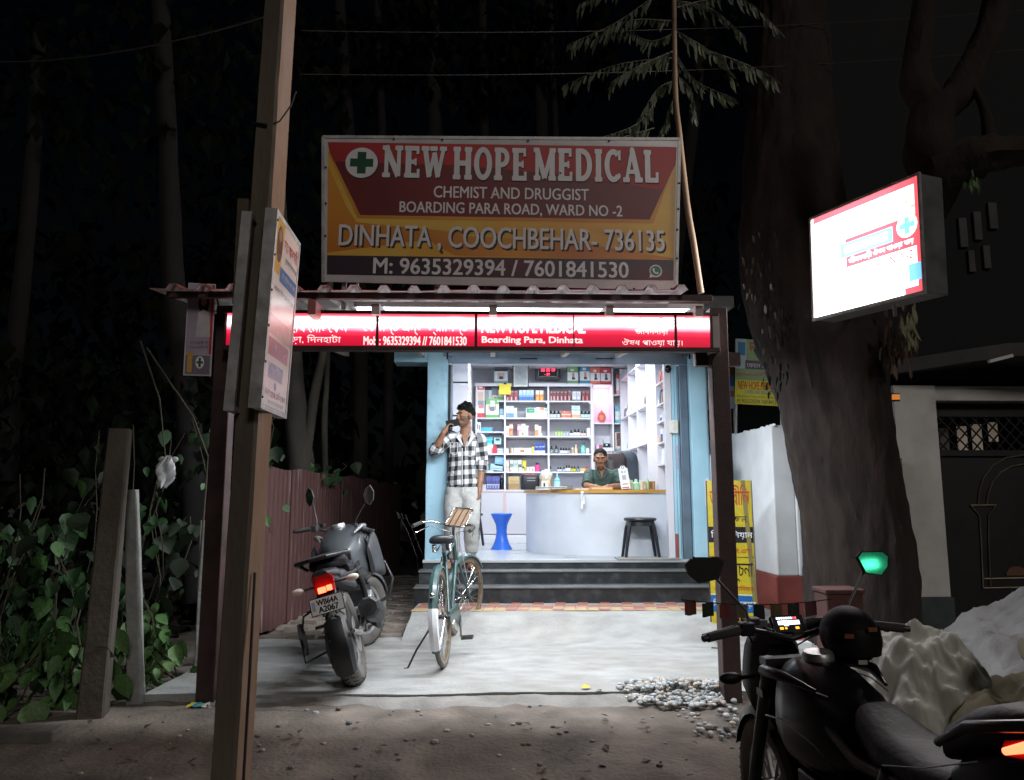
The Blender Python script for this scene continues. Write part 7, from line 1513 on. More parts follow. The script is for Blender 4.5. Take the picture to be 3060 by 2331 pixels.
tree('dim straight trunk at the far left above the verge', [[at(20, 1500, 8), at(40, 1100, 8), at(90, 600, 8), at(120, 100, 8)]], [[.10, .09, .08, .07]], m_far, (400, ((-6.5, -3.4), (7.5, 9), (4.6, 6.8)), .2), seed=9)
for i, (x0, x1, w, lab) in enumerate(((1075, 1010, .11, 'slim dark trunk above the left corner of the big sign'), (1160, 1125, .07, 'thinner trunk second from the left above the big sign'), (1310, 1290, .13, 'stout dark trunk above the word new on the sign'), (1455, 1440, .08, 'slender trunk above the middle of the sign'), (1625, 1610, .12, 'dark trunk above the word hope on the sign'), (1680, 1640, .06, 'thin leaning trunk left of the feathery leaves'), (2010, 2120, .12, 'dark trunk behind the feathery leaves on the right'))):
    tree(lab, [[at(x0, 1500, 13), at(x0, 900, 13), at((x0 + x1) / 2, 400, 13), at(x1, -100, 13), at(x1, -400, 13)]], [[w * 1.2, w * 1.1, w, w * .9, w * .7]], m_far, (260, ((at(x1, 0, 13).x - 1.3, at(x1, 0, 13).x + 1.3), (12.2, 14), (8.5, 11)), .3), 'trunks in the dark behind the sign', 20 + i)

# ---- the big tree at the right
bt = empty('big_tree', (3.1, 6.6, 0), 'huge old roadside tree trunk with knobbly limbs right of the canopy', 'tree')
YT = 6.6
def tp(xl, xr, y, dy=0): p = at(xl, y, YT + dy); q = at(xr, y, YT + dy); return (p + q) / 2, (q.x - p.x) / 2
rows = [tp(2415, 2745, 1960), tp(2420, 2728, 1830), tp(2408, 2706, 1600), tp(2380, 2668, 1400), tp(2338, 2640, 1200), tp(2262, 2628, 1000, .15), tp(2222, 2545, 780, .35), tp(2235, 2490, 450, .6), tp(2262, 2465, 100, .7), tp(2280, 2450, -250, .8)]
rough([r[0] for r in rows], [r[1] for r in rows], m_bkd, 90, .06, 4.2, 2, 18, .10).build('trunk', bt, smooth=70)
YL = 5.35
rough([V((3.25, 6.5, 3.0)), at(2790, 560, 5.6), at(2775, 470, YL), at(2780, 380, YL), at(2800, 300, YL)], [.26, .20, .17, .16, .15], m_bkd, 18, .2, 6, 7).build('limb', bt, smooth=60)
rough([at(2795, 320, YL), at(2740, 250, YL), at(2745, 150, YL), at(2760, 50, YL), at(2770, -80, YL)], [.12, .12, .10, .09, .08], m_bkd, 16, .2, 7, 8).build('limb', bt, smooth=60)
rough([at(2800, 330, YL), at(2870, 270, YL), at(2910, 190, YL), at(2960, 90, YL), at(2990, -60, YL)], [.12, .12, .10, .10, .09], m_bkd, 16, .22, 7, 9).build('limb', bt, smooth=60)
rough([at(2770, 520, YL), at(2880, 480, YL - .05), at(2950, 460, YL - .1), at(3030, 455, YL - .15), at(3120, 440, YL - .2), at(3300, 400, YL - .3)], [.13, .16, .14, .11, .11, .09], m_bkd, 18, .32, 9, 10).build('limb', bt, smooth=60)
rough([at(2960, 440, YL - .1), at(2945, 340, YL - .1), at(2910, 260, YL - .1), at(2880, 230, YL)], [.06, .035, .025, .02], m_bkd, 10, .2, 7, 12).build('limb', bt, smooth=60)
def drops(n, cx, cyp, sx, sy, Y, size, m, seed, hang=True):
    random.seed(seed); b = MB()
    for i in range(n):
        p = at(random.gauss(cx, sx), random.gauss(cyp, sy), Y + random.uniform(-.12, .05)); s = size * random.uniform(.6, 1.3)
        M = Matrix.Translation(p) @ Matrix.Rotation(random.uniform(0, 6.28), 4, 'Z') @ Matrix.Rotation(random.uniform(-1.9, -1.1) if hang else random.uniform(-1, 1), 4, 'X')
        b.add([(0, 0, 0), (.12 * s, .3 * s, .04 * s), (.09 * s, .7 * s, 0), (0, s, -.12 * s), (-.09 * s, .7 * s, 0), (-.12 * s, .3 * s, .04 * s)], [(0, 1, 5), (1, 2, 4, 5), (2, 3, 4)], m, M)
    return b
m_ivy = mat('bark_leaf', (.028, .026, .017), .8, var=.3); m_dry = mat('dry_brown_leaf', (.09, .05, .03), .7, var=.3)
tag(drops(60, 2265, 830, 26, 60, 6.45, .085, m_ivy, 3).build('leaf_tuft', bt, merge=False), kind='stuff'); tag(drops(40, 2310, 970, 28, 50, 6.3, .085, m_ivy, 4).build('leaf_tuft', bt, merge=False), kind='stuff'); tag(drops(34, 2310, 1110, 20, 26, 6.2, .075, m_dkl[0], 5).build('leaf_tuft', bt, merge=False), kind='stuff')
tag(drops(60, 2680, 1015, 26, 45, 6.1, .13, m_dry, 6).build('leaf_tuft', bt, merge=False), kind='stuff'); tag(drops(26, 2720, 960, 12, 30, 5.9, .16, mat('straw', (.26, .25, .14), .7, var=.2), 7).build('leaf_tuft', bt, merge=False), kind='stuff'); tag(drops(16, 2915, 540, 14, 16, 5.2, .07, m_lf[2], 9).build('leaf_tuft', bt, merge=False), kind='stuff')

# ---- bamboo pole and the feathery branch above the sign
m_bam = mat('bamboo', (.22, .155, .10), .6, var=.25, scale=6, stretch=(1, 1, .3))
bp_ = [at(2013, -120, 5.75), at(2017, 250, 5.75), at(2030, 400, 5.75), at(2052, 600, 5.75), at(2075, 740, 5.75), at(2095, 875, 5.75)]; 
tag(rough(bp_, [.020, .022, .024, .025, .025, .026], m_bam, 10, .06, 9, 1).build('bamboo_pole', smooth=60), 'thin bamboo pole leaning beside the right edge of the big sign', 'pole')
fb = empty('feathery_branch', at(2015, -100, 5.9), 'overhanging branches of feathery drooping leaves above the right half of the sign', 'branch')
random.seed(21); m_fea = [mat('feather_%d' % i, c, .5, var=.3) for i, c in enumerate([(.033, .041, .02), (.024, .032, .015), (.042, .05, .022)])]
br_ = [((2015, -60), (1850, 60), (1700, 130)), ((2010, 60), (1880, 60), (1770, 120)), ((2012, 150), (1920, 190), (1830, 240)), ((2015, 170), (1850, 190), (1690, 250)), ((2012, 240), (1960, 270), (1890, 390)), ((1960, 300), (1900, 370), (1780, 415)), ((1955, 380), (1830, 415), (1690, 430)), ((2015, 0), (2120, 20), (2220, 100)), ((2020, 90), (2120, 150), (2190, 220)), ((2020, 160), (2080, 240), (2190, 290)), ((2020, 20), (2200, -10), (2330, 90)), ((2018, 220), (2060, 260), (2075, 330)), ((2016, -100), (1860, -40), (1730, 10)), ((2120, 150), (2230, 190), (2310, 230)), ((2010, 100), (1940, 120), (1860, 80)), ((2010, 300), (1990, 360), (1960, 420))]
for i, cps in enumerate(br_):
    Yb = 5.85 + .25 * math.sin(i * 2.3); P = bez([at(*c, Yb) for c in cps], 13); MB().tube(P, [.006 - .0002 * k for k in range(len(P))], m_stem, 5).build('twig', fb, smooth=60); b = MB()
    for k in range(2, len(P)):
        for s in (-1, 1):
            if random.random() < .25: continue
            t = (P[k] - P[k - 1]).normalized(); d = (t * .5 + V((0, s * .55, -.55)) + V((random.uniform(-.25, .25), 0, random.uniform(-.3, .1)))).normalized(); L_ = random.uniform(.05, .17)
            d = (V((t.x * .35 + random.uniform(-.2, .2), s * .3 + random.uniform(-.3, .3), -.9))).normalized(); u = d.cross(V((0, 1, 0))).normalized(); p0 = P[k]; w_ = random.uniform(.008, .013)
            b.add([p0, p0 + d * L_ * .3 + u * w_, p0 + d * L_ * .75 + u * w_ * .8, p0 + d * L_ + V((.01, 0, 0)), p0 + d * L_ * .75 - u * w_ * .8, p0 + d * L_ * .3 - u * w_], [(0, 1, 5), (1, 2, 4, 5), (2, 3, 4)], m_fea[(k + i) % 3])
    tag(b.build('leaf_spray', fb, merge=False), kind='stuff')
for i, (y0, y1, lab) in enumerate(((60, 10, 'upper overhead wire crossing the night sky'), (190, 125, 'lower overhead wire crossing the night sky'), (140, 20, 'faint wire running left from the utility pole'))):
    a, c = (at(900, y0 + 30, 6.9), at(3300, y1, 6.9)) if i < 2 else (at(-200, 170, 5.), at(820, 40, 3.5))
    tag(MB().tube([a.lerp(c, k / 12) - V((0, 0, .12 * 4 * (k / 12) * (1 - k / 12))) for k in range(13)], .004, mat('wire', (.08, .07, .065), .5), 5).build('overhead_wire', smooth=60), lab, 'wire')

# ---- white boundary wall with red foot, banners by it
bw = empty('boundary_wall', (2.75, 7.2, 0), 'white washed boundary wall end with a brick red foot beside the shop', 'wall')
def slabby(x0, x1, y0, y1, z0, z1, m, seed, j=.008):
    o = MB().bx(x0, x1, y0, y1, z0, z1, m); return o
MB().bx(2.66, 2.86, 7.2, 9.6, .49, 1.90, m_white).build('white_face', bw, bevel=.012); MB().bx(2.64, 2.885, 7.18, 9.62, -.1, .488, m_red).build('red_foot', bw, bevel=.008); MB().bx(2.862, 2.905, 7.19, 9.6, .49, 1.28, m_white).build('thick_base', bw, bevel=.012)
random.seed(5); q = MB()
for i in range(26): y = 7.2 + i * .09; q.ell((2.68 + random.uniform(-.01, .02), y, 1.9), (.012, .05, random.uniform(.006, .018)), m_white, 8, 6)
q.build('worn_cap', bw, smooth=60); MB().bx(2.30, 2.42, 7.9, 8.4, -.1, 1.66, m_white).build('stub_wall', bw, bevel=.01); MB().bx(2.28, 2.44, 7.88, 8.42, -.1, .55, m_red).build('stub_foot', bw)
q = MB()
for i in range(8): q.bx(2.40, 2.60, 6.35 + i * .1, 6.43 + i * .1, -.06, .05, m_red if i % 2 else m_white)
tag(q.build('painted_kerb', bevel=.004), 'short red and white painted kerb at the foot of the boundary wall', 'kerb')
Mb = frame((1.93, 6.86, .02), (.36, -.10, 0), (-.15, .22, 1.36)); WB_, HB_ = .385, 1.36
yb = empty('leaning_banner', (2.1, 6.85, 0), 'yellow blue and black Bengali flex banner leaning against the white wall', 'banner')
MB().prism(rect(0, WB_, 0, HB_), .012, hx('b5a428', .35), Mb, -.013).build('panel', yb)
q = MB(); Yl, Bk, Bl, Rd, Wt = hx('dcc92a', .35), hx('15151c', .35), hx('1f5f9c', .35), hx('b02a1c', .35), hx('e0e4e6', .35)
q.flat(rect(.0, WB_, .80, .94), Bk, Mb, .001).flat(rect(0, WB_, .20, .34), Bl, Mb, .001).flat(rect(0, WB_, .0, .03), Wt, Mb, .001).flat(rect(0, WB_, .345, .352), Wt, Mb, .001).flat(rect(0, WB_, .67, .675), Bk, Mb, .001).flat([(.30, 1.36), (.335, 1.36), (.40, .2), (.36, .2)], mat('banner_crease_shade', (.18, .15, .04), .5), Mb, .0016); q.build('print', yb, merge=False)  # the crease is a flat darker strip, its shade put into the colour
for s, u0, u1, v0, v1, m_ in (('ডাঃ শ্রীিল', .02, .37, 1.08, 1.32, Rd), ('েদখােছন', .04, .34, .97, 1.04, Bk), ('িফিজিশয়ান', .02, .38, .83, .91, Wt), ('এম.িব.িব.এস', .04, .36, .71, .76, Rd), ('শুভ সূচনা', .03, .37, .46, .63, Bk), ('এম.িড. িসিনয়র', .03, .37, .375, .43, Rd), ('িনেরাগ িডসেকয়ার', .02, .38, .235, .31, Wt), ('বুকিং করুন', .04, .36, .10, .16, Rd)): text(MB(), s, u0, u1, v0, v1, m_, Mb, .0025).build('lettering', yb)
MB().tube([Mb @ V((0, 0, -.02)), Mb @ V((0, HB_, -.02))], .012, m_rust, 6).tube([Mb @ V((WB_, 0, -.02)), Mb @ V((WB_, HB_, -.02))], .012, m_tin, 6).build('frame', yb)
def banner(label, x0, x1, y0, y1, Y, base, shapes, texts, skew=0.):
    M = frame(at(x0, y1, Y), at(x1, y1 - skew, Y) - at(x0, y1, Y), (0, 0, 1)); w = (at(x1, y1, Y) - at(x0, y1, Y)).length; h = at(x0, y0, Y).z - at(x0, y1, Y).z
    r = empty('wall_banner', at((x0 + x1) / 2, y1, Y), label, 'banner', 'banners beside the shop'); MB().prism(rect(0, w, 0, h), .012, hx(base, .4), M, -.013).build('panel', r); q = MB()
    for i, (u0, u1, v0, v1, c) in enumerate(shapes): q.flat(rect(u0 * w, u1 * w, v0 * h, v1 * h), hx(c, .4), M, .001 + .0003 * i)
    q.build('print', r, merge=False)
    for s, u0, u1, v0, v1, c in texts: text(MB(), s, u0 * w, u1 * w, v0 * h, v1 * h, hx(c, .4), M, .0045, .01).build('lettering', r)
    for u in (.05, .95): MB().tube([M @ V((u * w, 0, -.03)), M @ V((u * w, -.9, -.03))], .014, m_tin, 6).build('leg', r)
banner('green and yellow doctor banner with the shop name in red', 2196, 2345, 1010, 1208, 8.7, '8fae7a', [(0, 1, 0, .38, 'd9cf3a'), (0, .22, .55, 1, 'b6cfd6'), (.05, .2, .75, .95, '2f7fb5'), (.2, .75, .55, .68, '4a5260'), (.05, .8, .46, .5, 'b6c0a0')], [('ডাঃ েক', .28, .7, .8, .97, 'b8322a'), ('েফােন িনন', .23, .7, .575, .655, 'd8c8d8'), ('জেনােরল িফিজিশয়ান', .05, .75, .44, .51, 'b06a80'), ('NEW HOPE MEDICAL', .06, .86, .24, .36, 'c23a2a'), ('CHEMIST AND DRUGGIST', .2, .75, .16, .22, '5f9ab0'), ('BOARDING PARA ROAD, DINHATA', .04, .85, .10, .135, '8a8a4a'), ('M: 9635329394 7601841530', .04, .9, .02, .08, '55604a')], -8)
banner('navy doctor banner half hidden behind the canopy post', 2107, 2176, 1045, 1226, 8.75, '2b2f6a', [(0, 1, .42, .5, 'd9b04a'), (0, 1, 0, .42, 'a9b4c2'), (.05, .35, .1, .4, 'c7a58a'), (.4, .95, .05, .38, '5f93c4')], [('Dr. Sayan', .05, .95, .72, .86, 'd9c83a'), ('MBBS', .5, .95, .58, .66, 'c2c8d8'), ('Consultant', .05, .95, .43, .49, '7a4a2a')])
banner('narrow portrait banner strip just right of the canopy post', 2178, 2197, 1050, 1222, 8.85, 'a9c0d6', [(0, 1, .55, 1, '8a6a62'), (0, 1, .4, .55, '2f6fc0'), (0, 1, .2, .3, 'c06a4a')], [])
banner('yellow banner sliver showing left of the big tree trunk', 2350, 2420, 1120, 1216, 8.75, 'd9b54a', [(0, .3, 0, 1, 'e0c46a'), (.35, .7, .1, .6, 'c9cfd2')], [])
# small dim things by the shop's left flank
ag = at(1258, 1150, 9.2); tag(MB().bx(ag.x - .07, ag.x + .07, 9.2, 9.3, ag.z - .09, ag.z + .09, mat('grey_box', (.10, .11, .14), .5)).build('meter_box', bevel=.006), 'grey meter box in the dark left flank of the shop', 'box') if False else None
mr_ = empty('metal_frame', at(1250, 1660, 8.6), 'folded steel tube frame leaning in the dark beside the left column', 'frame'); mr_.location.z = .1; mr_.matrix_basis = Matrix.Translation(mr_.location)
for dx, L_ in ((0, 1.), (18, .98)): MB().tube([at(1190 + dx, 1535 + dx * .3, 8.7), at(1218 + dx, 1590, 8.65), at(1247 + dx, 1668, 8.6)],   .006, m_dmet, 8).build('tube', mr_, smooth=50)
for x, y in ((1186, 1530), (1199, 1535), (1212, 1538)): MB().tube([at(x, y, 8.7), at(x + 7, y + 22, 8.7)], .006, m_dmet, 8).build('prong', mr_)
MB().tube([at(1247, 1668, 8.6), V((at(1247, 1668, 8.6).x + .05, 8.6, .1))],   .006, m_dmet, 8).build('tube', mr_)

# ---- house at the far right
YH = 7.6
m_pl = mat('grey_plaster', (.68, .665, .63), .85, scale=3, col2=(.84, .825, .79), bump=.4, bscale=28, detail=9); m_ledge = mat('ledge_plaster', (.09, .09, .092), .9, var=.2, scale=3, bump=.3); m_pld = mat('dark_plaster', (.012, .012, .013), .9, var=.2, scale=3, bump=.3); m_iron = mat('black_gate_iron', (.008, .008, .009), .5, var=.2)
ho = empty('grey_house', (5, YH, 0), 'dark grey plastered house with a gate and slotted upper wall at the far right', 'house')
a = at(2716, 1830, YH); c = at(2846, 1145, YH); x0, x1 = a.x, at(2846, 1830, YH).x
MB().bx(x0, x1, YH, YH + .45, .24, 2.36, m_pl).build('pillar', ho, bevel=.008); MB().bx(x0 - .02, x1 + .02, YH - .02, YH + .46, -.2, .238, mat('dark_plinth', (.07, .085, .09), .8, var=.2)).build('pillar_base', ho, bevel=.006)
MB().bx(x1 + .001, 8.5, YH + .05, YH + .45, 2.20, 2.36, m_pl).build('gate_beam', ho)
sl = []
for k in range(13): t = k / 12; sl.append([(3.75 + 5 * t, YH - .75 + .7 * (1 - t) ** 3, 2.42 + .16 * min(1, t * 4)), (3.75 + 5 * t, YH + 1.2, 2.42 + .16 * min(1, t * 4)), (3.75 + 5 * t, YH + 1.2, 2.55 + .16 * min(1, t * 4)), (3.75 + 5 * t, YH - .75 + .7 * (1 - t) ** 3, 2.55 + .16 * min(1, t * 4))])
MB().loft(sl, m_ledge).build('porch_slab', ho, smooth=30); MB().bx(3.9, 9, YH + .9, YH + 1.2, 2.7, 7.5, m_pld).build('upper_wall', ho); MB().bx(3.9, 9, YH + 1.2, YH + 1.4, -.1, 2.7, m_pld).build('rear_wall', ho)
for (xa, xb, ya, yb_) in ((2873, 2890, 648, 736), (2917, 2933, 629, 714), (2961, 2980, 602, 681), (2900, 2914, 745, 810), (2945, 2960, 730, 800)):
    p = at(xa, yb_, YH + .85); q_ = at(xb, ya, YH + .85); MB().bx(p.x, q_.x, YH + .86, YH + .899, p.z, q_.z, m_ledge).build('wall_slot', ho, bevel=.01)
p = at(2990, 1070, 7.0); MB().box((p.x, 7.0, p.z), (.24, .03, .03), m_pl, Matrix.Translation(p) @ Matrix.Rotation(-.25, 4, 'Y') @ Matrix.Translation(-p)).build('porch_batten', ho)
gt_ = empty('iron_gate', (x1 + 1, YH + .1, 0), 'black iron gate with a gold arch outline and a diamond lattice above', 'gate')
MB().bx(x1 + .02, 8.4, YH + .2, YH + .24, -.1, 1.62, m_iron).build('panel', gt_)
gold = mat('gold_line', (.30, .25, .17), .4, metal=.6, var=.2)
def gp(cx, cy): return at(2060 + cx * .506, 1000 + cy * .506, YH + .19)
MB().tube([gp(1705, 1010), gp(1712, 930), gp(1735, 850), gp(1790, 775), gp(1870, 730), gp(1976, 715), gp(2100, 730)], .009, gold, 6).build('arch', gt_, smooth=60); MB().tube([gp(1757, 1005), gp(1765, 940), gp(1790, 870), gp(1840, 815), gp(1905, 780), gp(1976, 768), gp(2090, 780)], .009, gold, 6).build('arch', gt_, smooth=60)
MB().tube([gp(1660, 1012), gp(1812, 1010)], .011, gold, 6).build('capital', gt_)
for pts in (((1665, 1015), (1712, 1070), (1722, 1200), (1735, 1500)), ((1810, 1012), (1768, 1068), (1766, 1200), (1778, 1500)), ((1735, 1500), (1990, 1495)), ((1740, 1445), (1990, 1440))): MB().tube([gp(*p) for p in pts], .008, gold, 6).build('outline', gt_, smooth=60)
gc = gp(1935, 1425); MB().prism([(.11 * math.cos(PI * i / 12), .09 * math.sin(PI * i / 12)) for i in range(13)], .006, mat('gate_orange', (.16, .075, .04), .5), frame((gc.x, YH + .195, gc.z), (1, 0, 0), (0, 0, 1))).build('emblem', gt_)
MB().bx(x1 + .02, 8.4, YH + .2, YH + .24, 1.64, 1.70, m_iron).bx(x1 + .02, 8.4, YH + .2, YH + .24, 2.05, 2.19, m_iron).build('lattice_frame', gt_)
for i in range(16):
    xx = x1 + .05 + i * .12
    for s in (-1, 1): MB().tube([(xx - s * .16, YH + .22, 1.70), (xx + s * .16, YH + .22, 2.05)], .009, m_iron, 5).build('lattice_bar', gt_)
for i, cx_ in enumerate((1610, 1722, 1812, 1910)):
    a_ = gp(cx_ - 20, 678 if i < 3 else 622); b_ = gp(cx_ + 22, 540 - 12 * i); MB().bx(a_.x, b_.x, YH + .5, YH + .52, a_.z, b_.z, mat('lit_pane_%d' % (i > 0), (.5, .42, .34) if i else (.1, .1, .1), .7, emis=(.9, .72, .55), est=.10 if i else .01)).build('window_pane', gt_)
dp = empty('drain_pipe', (x0 - .08, YH - .05, 0), 'black drain pipe running down beside the grey house pillar', 'pipe'); MB().tube([(x0 - .10, YH - .05, 1.6), (x0 - .09, YH - .05, .9), (x0 - .07, YH - .05, -.1)], .022, m_black, 10).build('pipe', dp, smooth=50)
for z in (1.05, .55): MB().tube([(x0 - .09, YH - .05, z), (x0 - .088, YH - .05, z + .05)], .03, m_black, 10).build('joint', dp)
p = at(2672, 1188, 7.4); rf = empty('orange_marker', p, 'small glowing orange marker left of the grey house pillar', 'lamp'); MB().box(p, (.10, .03, .05), mat('orange_lens', (.5, .16, .03), .3, emis=(1, .33, .06), est=.5)).build('lens', rf); MB().box(p + V((0, .025, 0)), (.13, .02, .08), m_black).build('backing', rf)
p = at(2680, 1405, 7.4); q = MB()
for a_, d in (((-.045, 0), (.012, .02, .22)), ((.045, 0), (.012, .02, .22)), ((0, .105), (.10, .02, .012)), ((0, -.105), (.10, .02, .012))): q.box((p.x + a_[0], 7.4, p.z + a_[1]), d, mat('orange_frame', (.30, .16, .06), .5))
tag(q.build('small_frame'), 'little orange frame fixed beside the big tree trunk', 'frame')

# ---- sand heap, tarpaulin, sacking
m_sand = mat('grey_sand', (.22, .205, .20), .95, scale=3, col2=(.30, .285, .28), bump=1., bscale=24, detail=10)
def heap(name, c, rx, ry, h, m, n=60, amp=.06, seed=0, fold=None, power=1.4):
    vs = []; fs = []
    for j in range(n + 1):
        for i in range(n + 1):
            u = -1 + 2 * i / n; v = -1 + 2 * j / n; r = math.sqrt(u * u + v * v); z = h * max(0, 1 - r ** power); x = c[0] + u * rx; y = c[1] + v * ry
            z += amp * fbm((x * 2.2 + seed, y * 2.2, seed)) * min(1, z / h * 3) + .3 * amp * fbm((x * 9, y * 9, seed)) * min(1, z / h * 4)
            if fold: z += fold(x, y) * min(1, z / h * 2.5)
            vs.append((x, y, c[2] + z - (.08 if r > .98 else 0)))
    for j in range(n):
        for i in range(n): fs.append((j * (n + 1) + i, j * (n + 1) + i + 1, (j + 1) * (n + 1) + i + 1, (j + 1) * (n + 1) + i))
    return MB().add(vs, fs, m)
o = heap('x', (4.55, 5.45, -.06), 1.75, 1.3, .82, m_sand, 130, .10, 2, lambda x, y: .03 * (.3 - abs(fbm((x * 6, y * 6, 6), 3))) + .012 * fbm((x * 22, y * 22, 1)), power=1.25).build('sand_heap', smooth=80, merge=False); tag(o, 'grey heap of building sand in front of the house at the right', 'sand heap')
m_tarp = mat('pale_tarp', (.36, .36, .31), .55, scale=5, col2=(.46, .46, .41), bump=.5, bscale=9, detail=6); m_jute = mat('olive_sheet', (.135, .115, .055), .7, scale=4, col2=(.20, .175, .10), bump=.5, bscale=12)
fo = lambda x, y: .16 * (.35 - abs(fbm((x * 2.2, y * 3 + x, 5), 2))) + .07 * (.3 - abs(fbm((x * 7 + y * 3, y * 6, 9), 2))) + .025 * (.3 - abs(fbm((x * 17, y * 14, 3), 2)))
o = heap('x', (2.42, 4.45, -.10), .52, .5, .58, m_tarp, 130, .12, 7, fo, 1.8).build('white_tarpaulin', smooth=60, merge=False); tag(o, 'crumpled whitish tarpaulin bundle beside the near motorcycle', 'tarpaulin')
fo2 = lambda x, y: .10 * abs(math.sin(x * 5.5 + y * 2 + 2 * fbm((x, y, 8)))) + .05 * (.3 - abs(fbm((x * 8, y * 7, 4), 2)))
o = heap('x', (3.10, 3.95, -.16), .95, .62, .46, m_jute, 80, .09, 9, fo2, 1.7).build('olive_sheet', smooth=60, merge=False); tag(o, 'brown olive plastic sheet draped in folds below the sand heap', 'sheet')
fl_ = bez([V((2.72, 3.95, .50)), V((2.70, 3.70, .40)), V((2.78, 3.50, .22)), V((2.95, 3.36, .0))], 6); w_ = [.03, .05, .08, .10, .115, .12, .125, .13, .13, .13, .13, .13, .125, .12, .115, .11, .10, .09, .08]
vs = [];
for i, p in enumerate(fl_): w = w_[min(i, 18)]; vs += [tuple(p + V((-w, .01, .01))), tuple(p + V((0, -.03, .02))), tuple(p + V((w * .9, .02, -.01)))]
o = MB().add(vs, [(i * 3 + k, i * 3 + k + 1, i * 3 + k + 4, i * 3 + k + 3) for i in range(len(fl_) - 1) for k in range(2)], m_jute).build('sheet_flap', smooth=80, merge=False); so = o.modifiers.new('s', 'SOLIDIFY'); so.thickness = .006; tag(o, 'loose olive flap hanging from the draped sheet', 'sheet')
m_pier = mat('dark_brick', (.085, .032, .028), .85, var=.2, bump=.3)
tag(MB().bx(2.16, 2.40, 5.0, 5.2, -.08, .60, m_pier).bx(2.15, 2.41, 4.99, 5.21, .60, .63, m_pier).build('brick_pier', bevel=.008), 'short brick red pier with a flat cap behind the near motorcycle mirror', 'pier')

# ---- pebbles, litter, leaves
m_peb = [mat('pebble_%d' % i, c, .6, var=.2, scale=20) for i, c in enumerate([(.42, .43, .44), (.28, .29, .29), (.50, .50, .48), (.36, .31, .25), (.16, .17, .18), (.46, .40, .33), (.33, .38, .40)])]
random.seed(40); b = MB()
for i in range(900):
    t = random.random() ** .6; a = random.uniform(0, 2 * PI); x = 1.20 + .36 * t * math.cos(a) + .03 * random.gauss(0, 1); y = 5.07 + .27 * t * math.sin(a); h = .055 * (1 - t) 
    if i > 820: x = random.uniform(1.1, 1.9); y = random.uniform(4.2, 4.9); h = 0
    z0 = .0 if y > 5.03 else gz(x, y) + .012; s = random.uniform(.010, .021)
    b.ell((0, 0, 0), (s * random.uniform(.9, 1.4), s, s * random.uniform(.55, .8)), m_peb[i % 7], 7, 5, Matrix.Translation(V((x, y, z0 + h * random.random() + s * .4))) @ Matrix.Rotation(random.uniform(0, 3), 4, 'Z') @ Matrix.Rotation(random.uniform(-.4, .4), 4, 'X'))
tag(b.build('pebble_pile', smooth=60, merge=False), 'spread of grey river pebbles round the foot of the right post', 'pebbles', kind='stuff')
random.seed(44); b = MB()
for i in range(230):
    x = random.uniform(-2.2, 2.4); y = random.uniform(2.3, 4.9); s = random.uniform(.006, .02) * (2. if random.random() < .12 else 1)
    if x > .9 and random.random() < .5: y = random.uniform(3, 4.9)
    b.ell((x, y, gz(x, y) + .004 + .02 * fbm((x * 1.1, y * 1.1, 3))), (s, s * random.uniform(.5, 1), s * .5), random.choice([m_peb[1], m_peb[3], m_peb[4], m_dirt, m_dirt]), 6, 4)
tag(b.build('grit', merge=False), kind='stuff')
b = MB()
for i in range(150):
    x = random.uniform(.2, 2.5) if i % 3 else random.uniform(-2.3, .2); y = random.uniform(2.4, 4.6); s = random.uniform(.03, .07); M = Matrix.Translation(V((x, y, gz(x, y) + .022))) @ Matrix.Rotation(random.uniform(0, 6.3), 4, 'Z') @ Matrix.Rotation(random.uniform(-.5, .5), 4, 'X')
    b.add([(0, 0, 0), (s * .3, s * .4, .1 * s), (0, s, 0), (-s * .3, s * .4, .12 * s)], [(0, 1, 2), (0, 2, 3)], m_dry, M)
tag(b.build('dry_leaves', merge=False), kind='stuff')
p = gr(1737, 2060, .004); o = obj('fallen_leaf', leaf_mesh('leaf', mat('yellow_leaf', (.55, .42, .05), .6, var=.2), .45, True, .3)); o.location = p + V((0, 0, .004)); o.rotation_euler = (.15, .2, -1.2); o.scale = (.075,) * 3; tag(o, 'single yellow leaf lying on the concrete forecourt', 'leaf')
p = gr(1795, 2068, .004); o = obj('fallen_leaf', leafs[3]); o.location = p + V((0, 0, .004)); o.rotation_euler = (.1, .1, .5); o.scale = (.04,) * 3; tag(o, 'tiny dark leaf right of the yellow one on the concrete', 'leaf')
p = gr(590, 2112, -.03); b = MB()
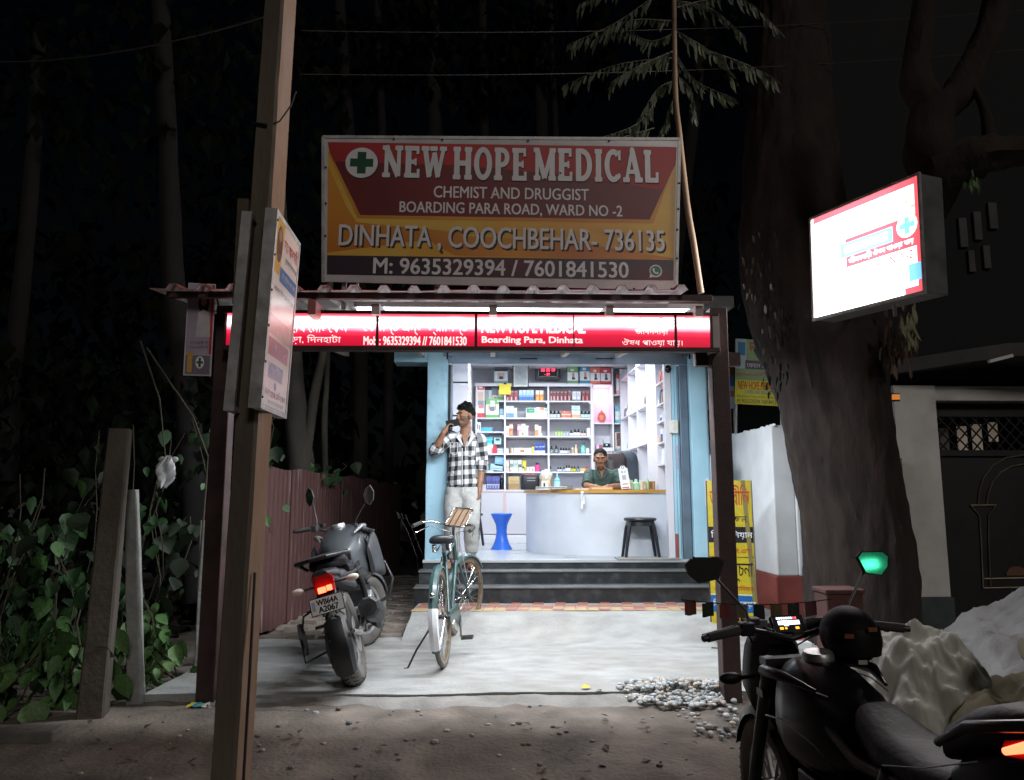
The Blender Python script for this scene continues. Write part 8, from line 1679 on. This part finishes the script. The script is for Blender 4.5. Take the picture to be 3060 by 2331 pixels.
for i, c in enumerate(('b9b23a', '3f6f9c', '2f7f5a', 'b0b0a8')): b.add([(p.x + .03 * (u + i) - .06 + .008 * math.sin(v * 3 + i), p.y + .03 * v - .03, -.035 + .016 * abs(math.sin(u * 2.1 + v * 1.7 + i * 1.3))) for v in range(4) for u in range(2)], [(v * 2, v * 2 + 1, v * 2 + 3, v * 2 + 2) for v in range(3)], hx(c))
tag(b.build('snack_wrapper'), 'crumpled blue and yellow snack wrapper below the forecourt edge on the left', 'wrapper')
tag(MB().tube([gr(2130, 1905, .03), gr(2148, 1925, .06), gr(2165, 1945, .02)], .006, m_stem, 5).tube([gr(2126, 1937, .02), gr(2170, 1940, .02)], .005, m_stem, 5).build('dry_twig'), 'dry twig on the concrete just left of the right post', 'twig')
tag(MB().bx(1.60, 1.95, 5.28, 5.36, -.0, .05, m_rust).build('wood_plank'), 'dark plank lying on the ground behind the right post', 'plank')
# green lamp over the road behind the viewer, caught by the near mirror
bpy.context.view_layer.update()
mg = [o for o in m2.children_recursive if o.name.startswith('mirror_glass')]
mg = max(mg, key=lambda o: (o.matrix_world @ o.data.vertices[0].co).x)
mc = o_c = mg.matrix_world @ (sum((v.co for v in mg.data.vertices), V()) / len(mg.data.vertices)); mn = (mg.matrix_world.to_3x3() @ mg.data.polygons[0].normal).normalized()
vd = (V((0, 0, CAM_Z)) - mc).normalized(); mn = mn if mn.dot(vd) > 0 else -mn; rd_ = 2 * mn.dot(vd) * mn - vd; gl_ = mc + rd_ * 5.; print('GREEN', mc, mn, gl_)
gs_ = empty('green_sign_lamp', gl_, 'green lamp across the road, seen only as a reflection in the near mirror', 'lamp'); Mg = frame(gl_, V((rd_.y, -rd_.x, 0)), (0, 0, 1))
MB().prism(rect(-.02, .13, -.06, .02), .03, emit('green_glow', (.08, 1., .5), 3.), Mg).build('tube', gs_); MB().prism(rect(-.7, .7, -.4, .4), .04, mat('green_panel', (.02, .16, .09), .5, emis=(.03, .5, .25), est=.12), Mg, -.05).build('panel', gs_)
# look-alikes in a row are told apart by their order
by = {}
for o in COL.objects:
    if o.parent is None and 'label' in o and 'group' in o: by.setdefault(o['label'], []).append(o)
for l, os_ in by.items():
    if len(os_) > 1:
        for o, w in zip(sorted(os_, key=lambda o: o.location.x), ('first', 'second', 'third', 'fourth', 'fifth', 'sixth')): o['label'] = l + ', %s from left' % w
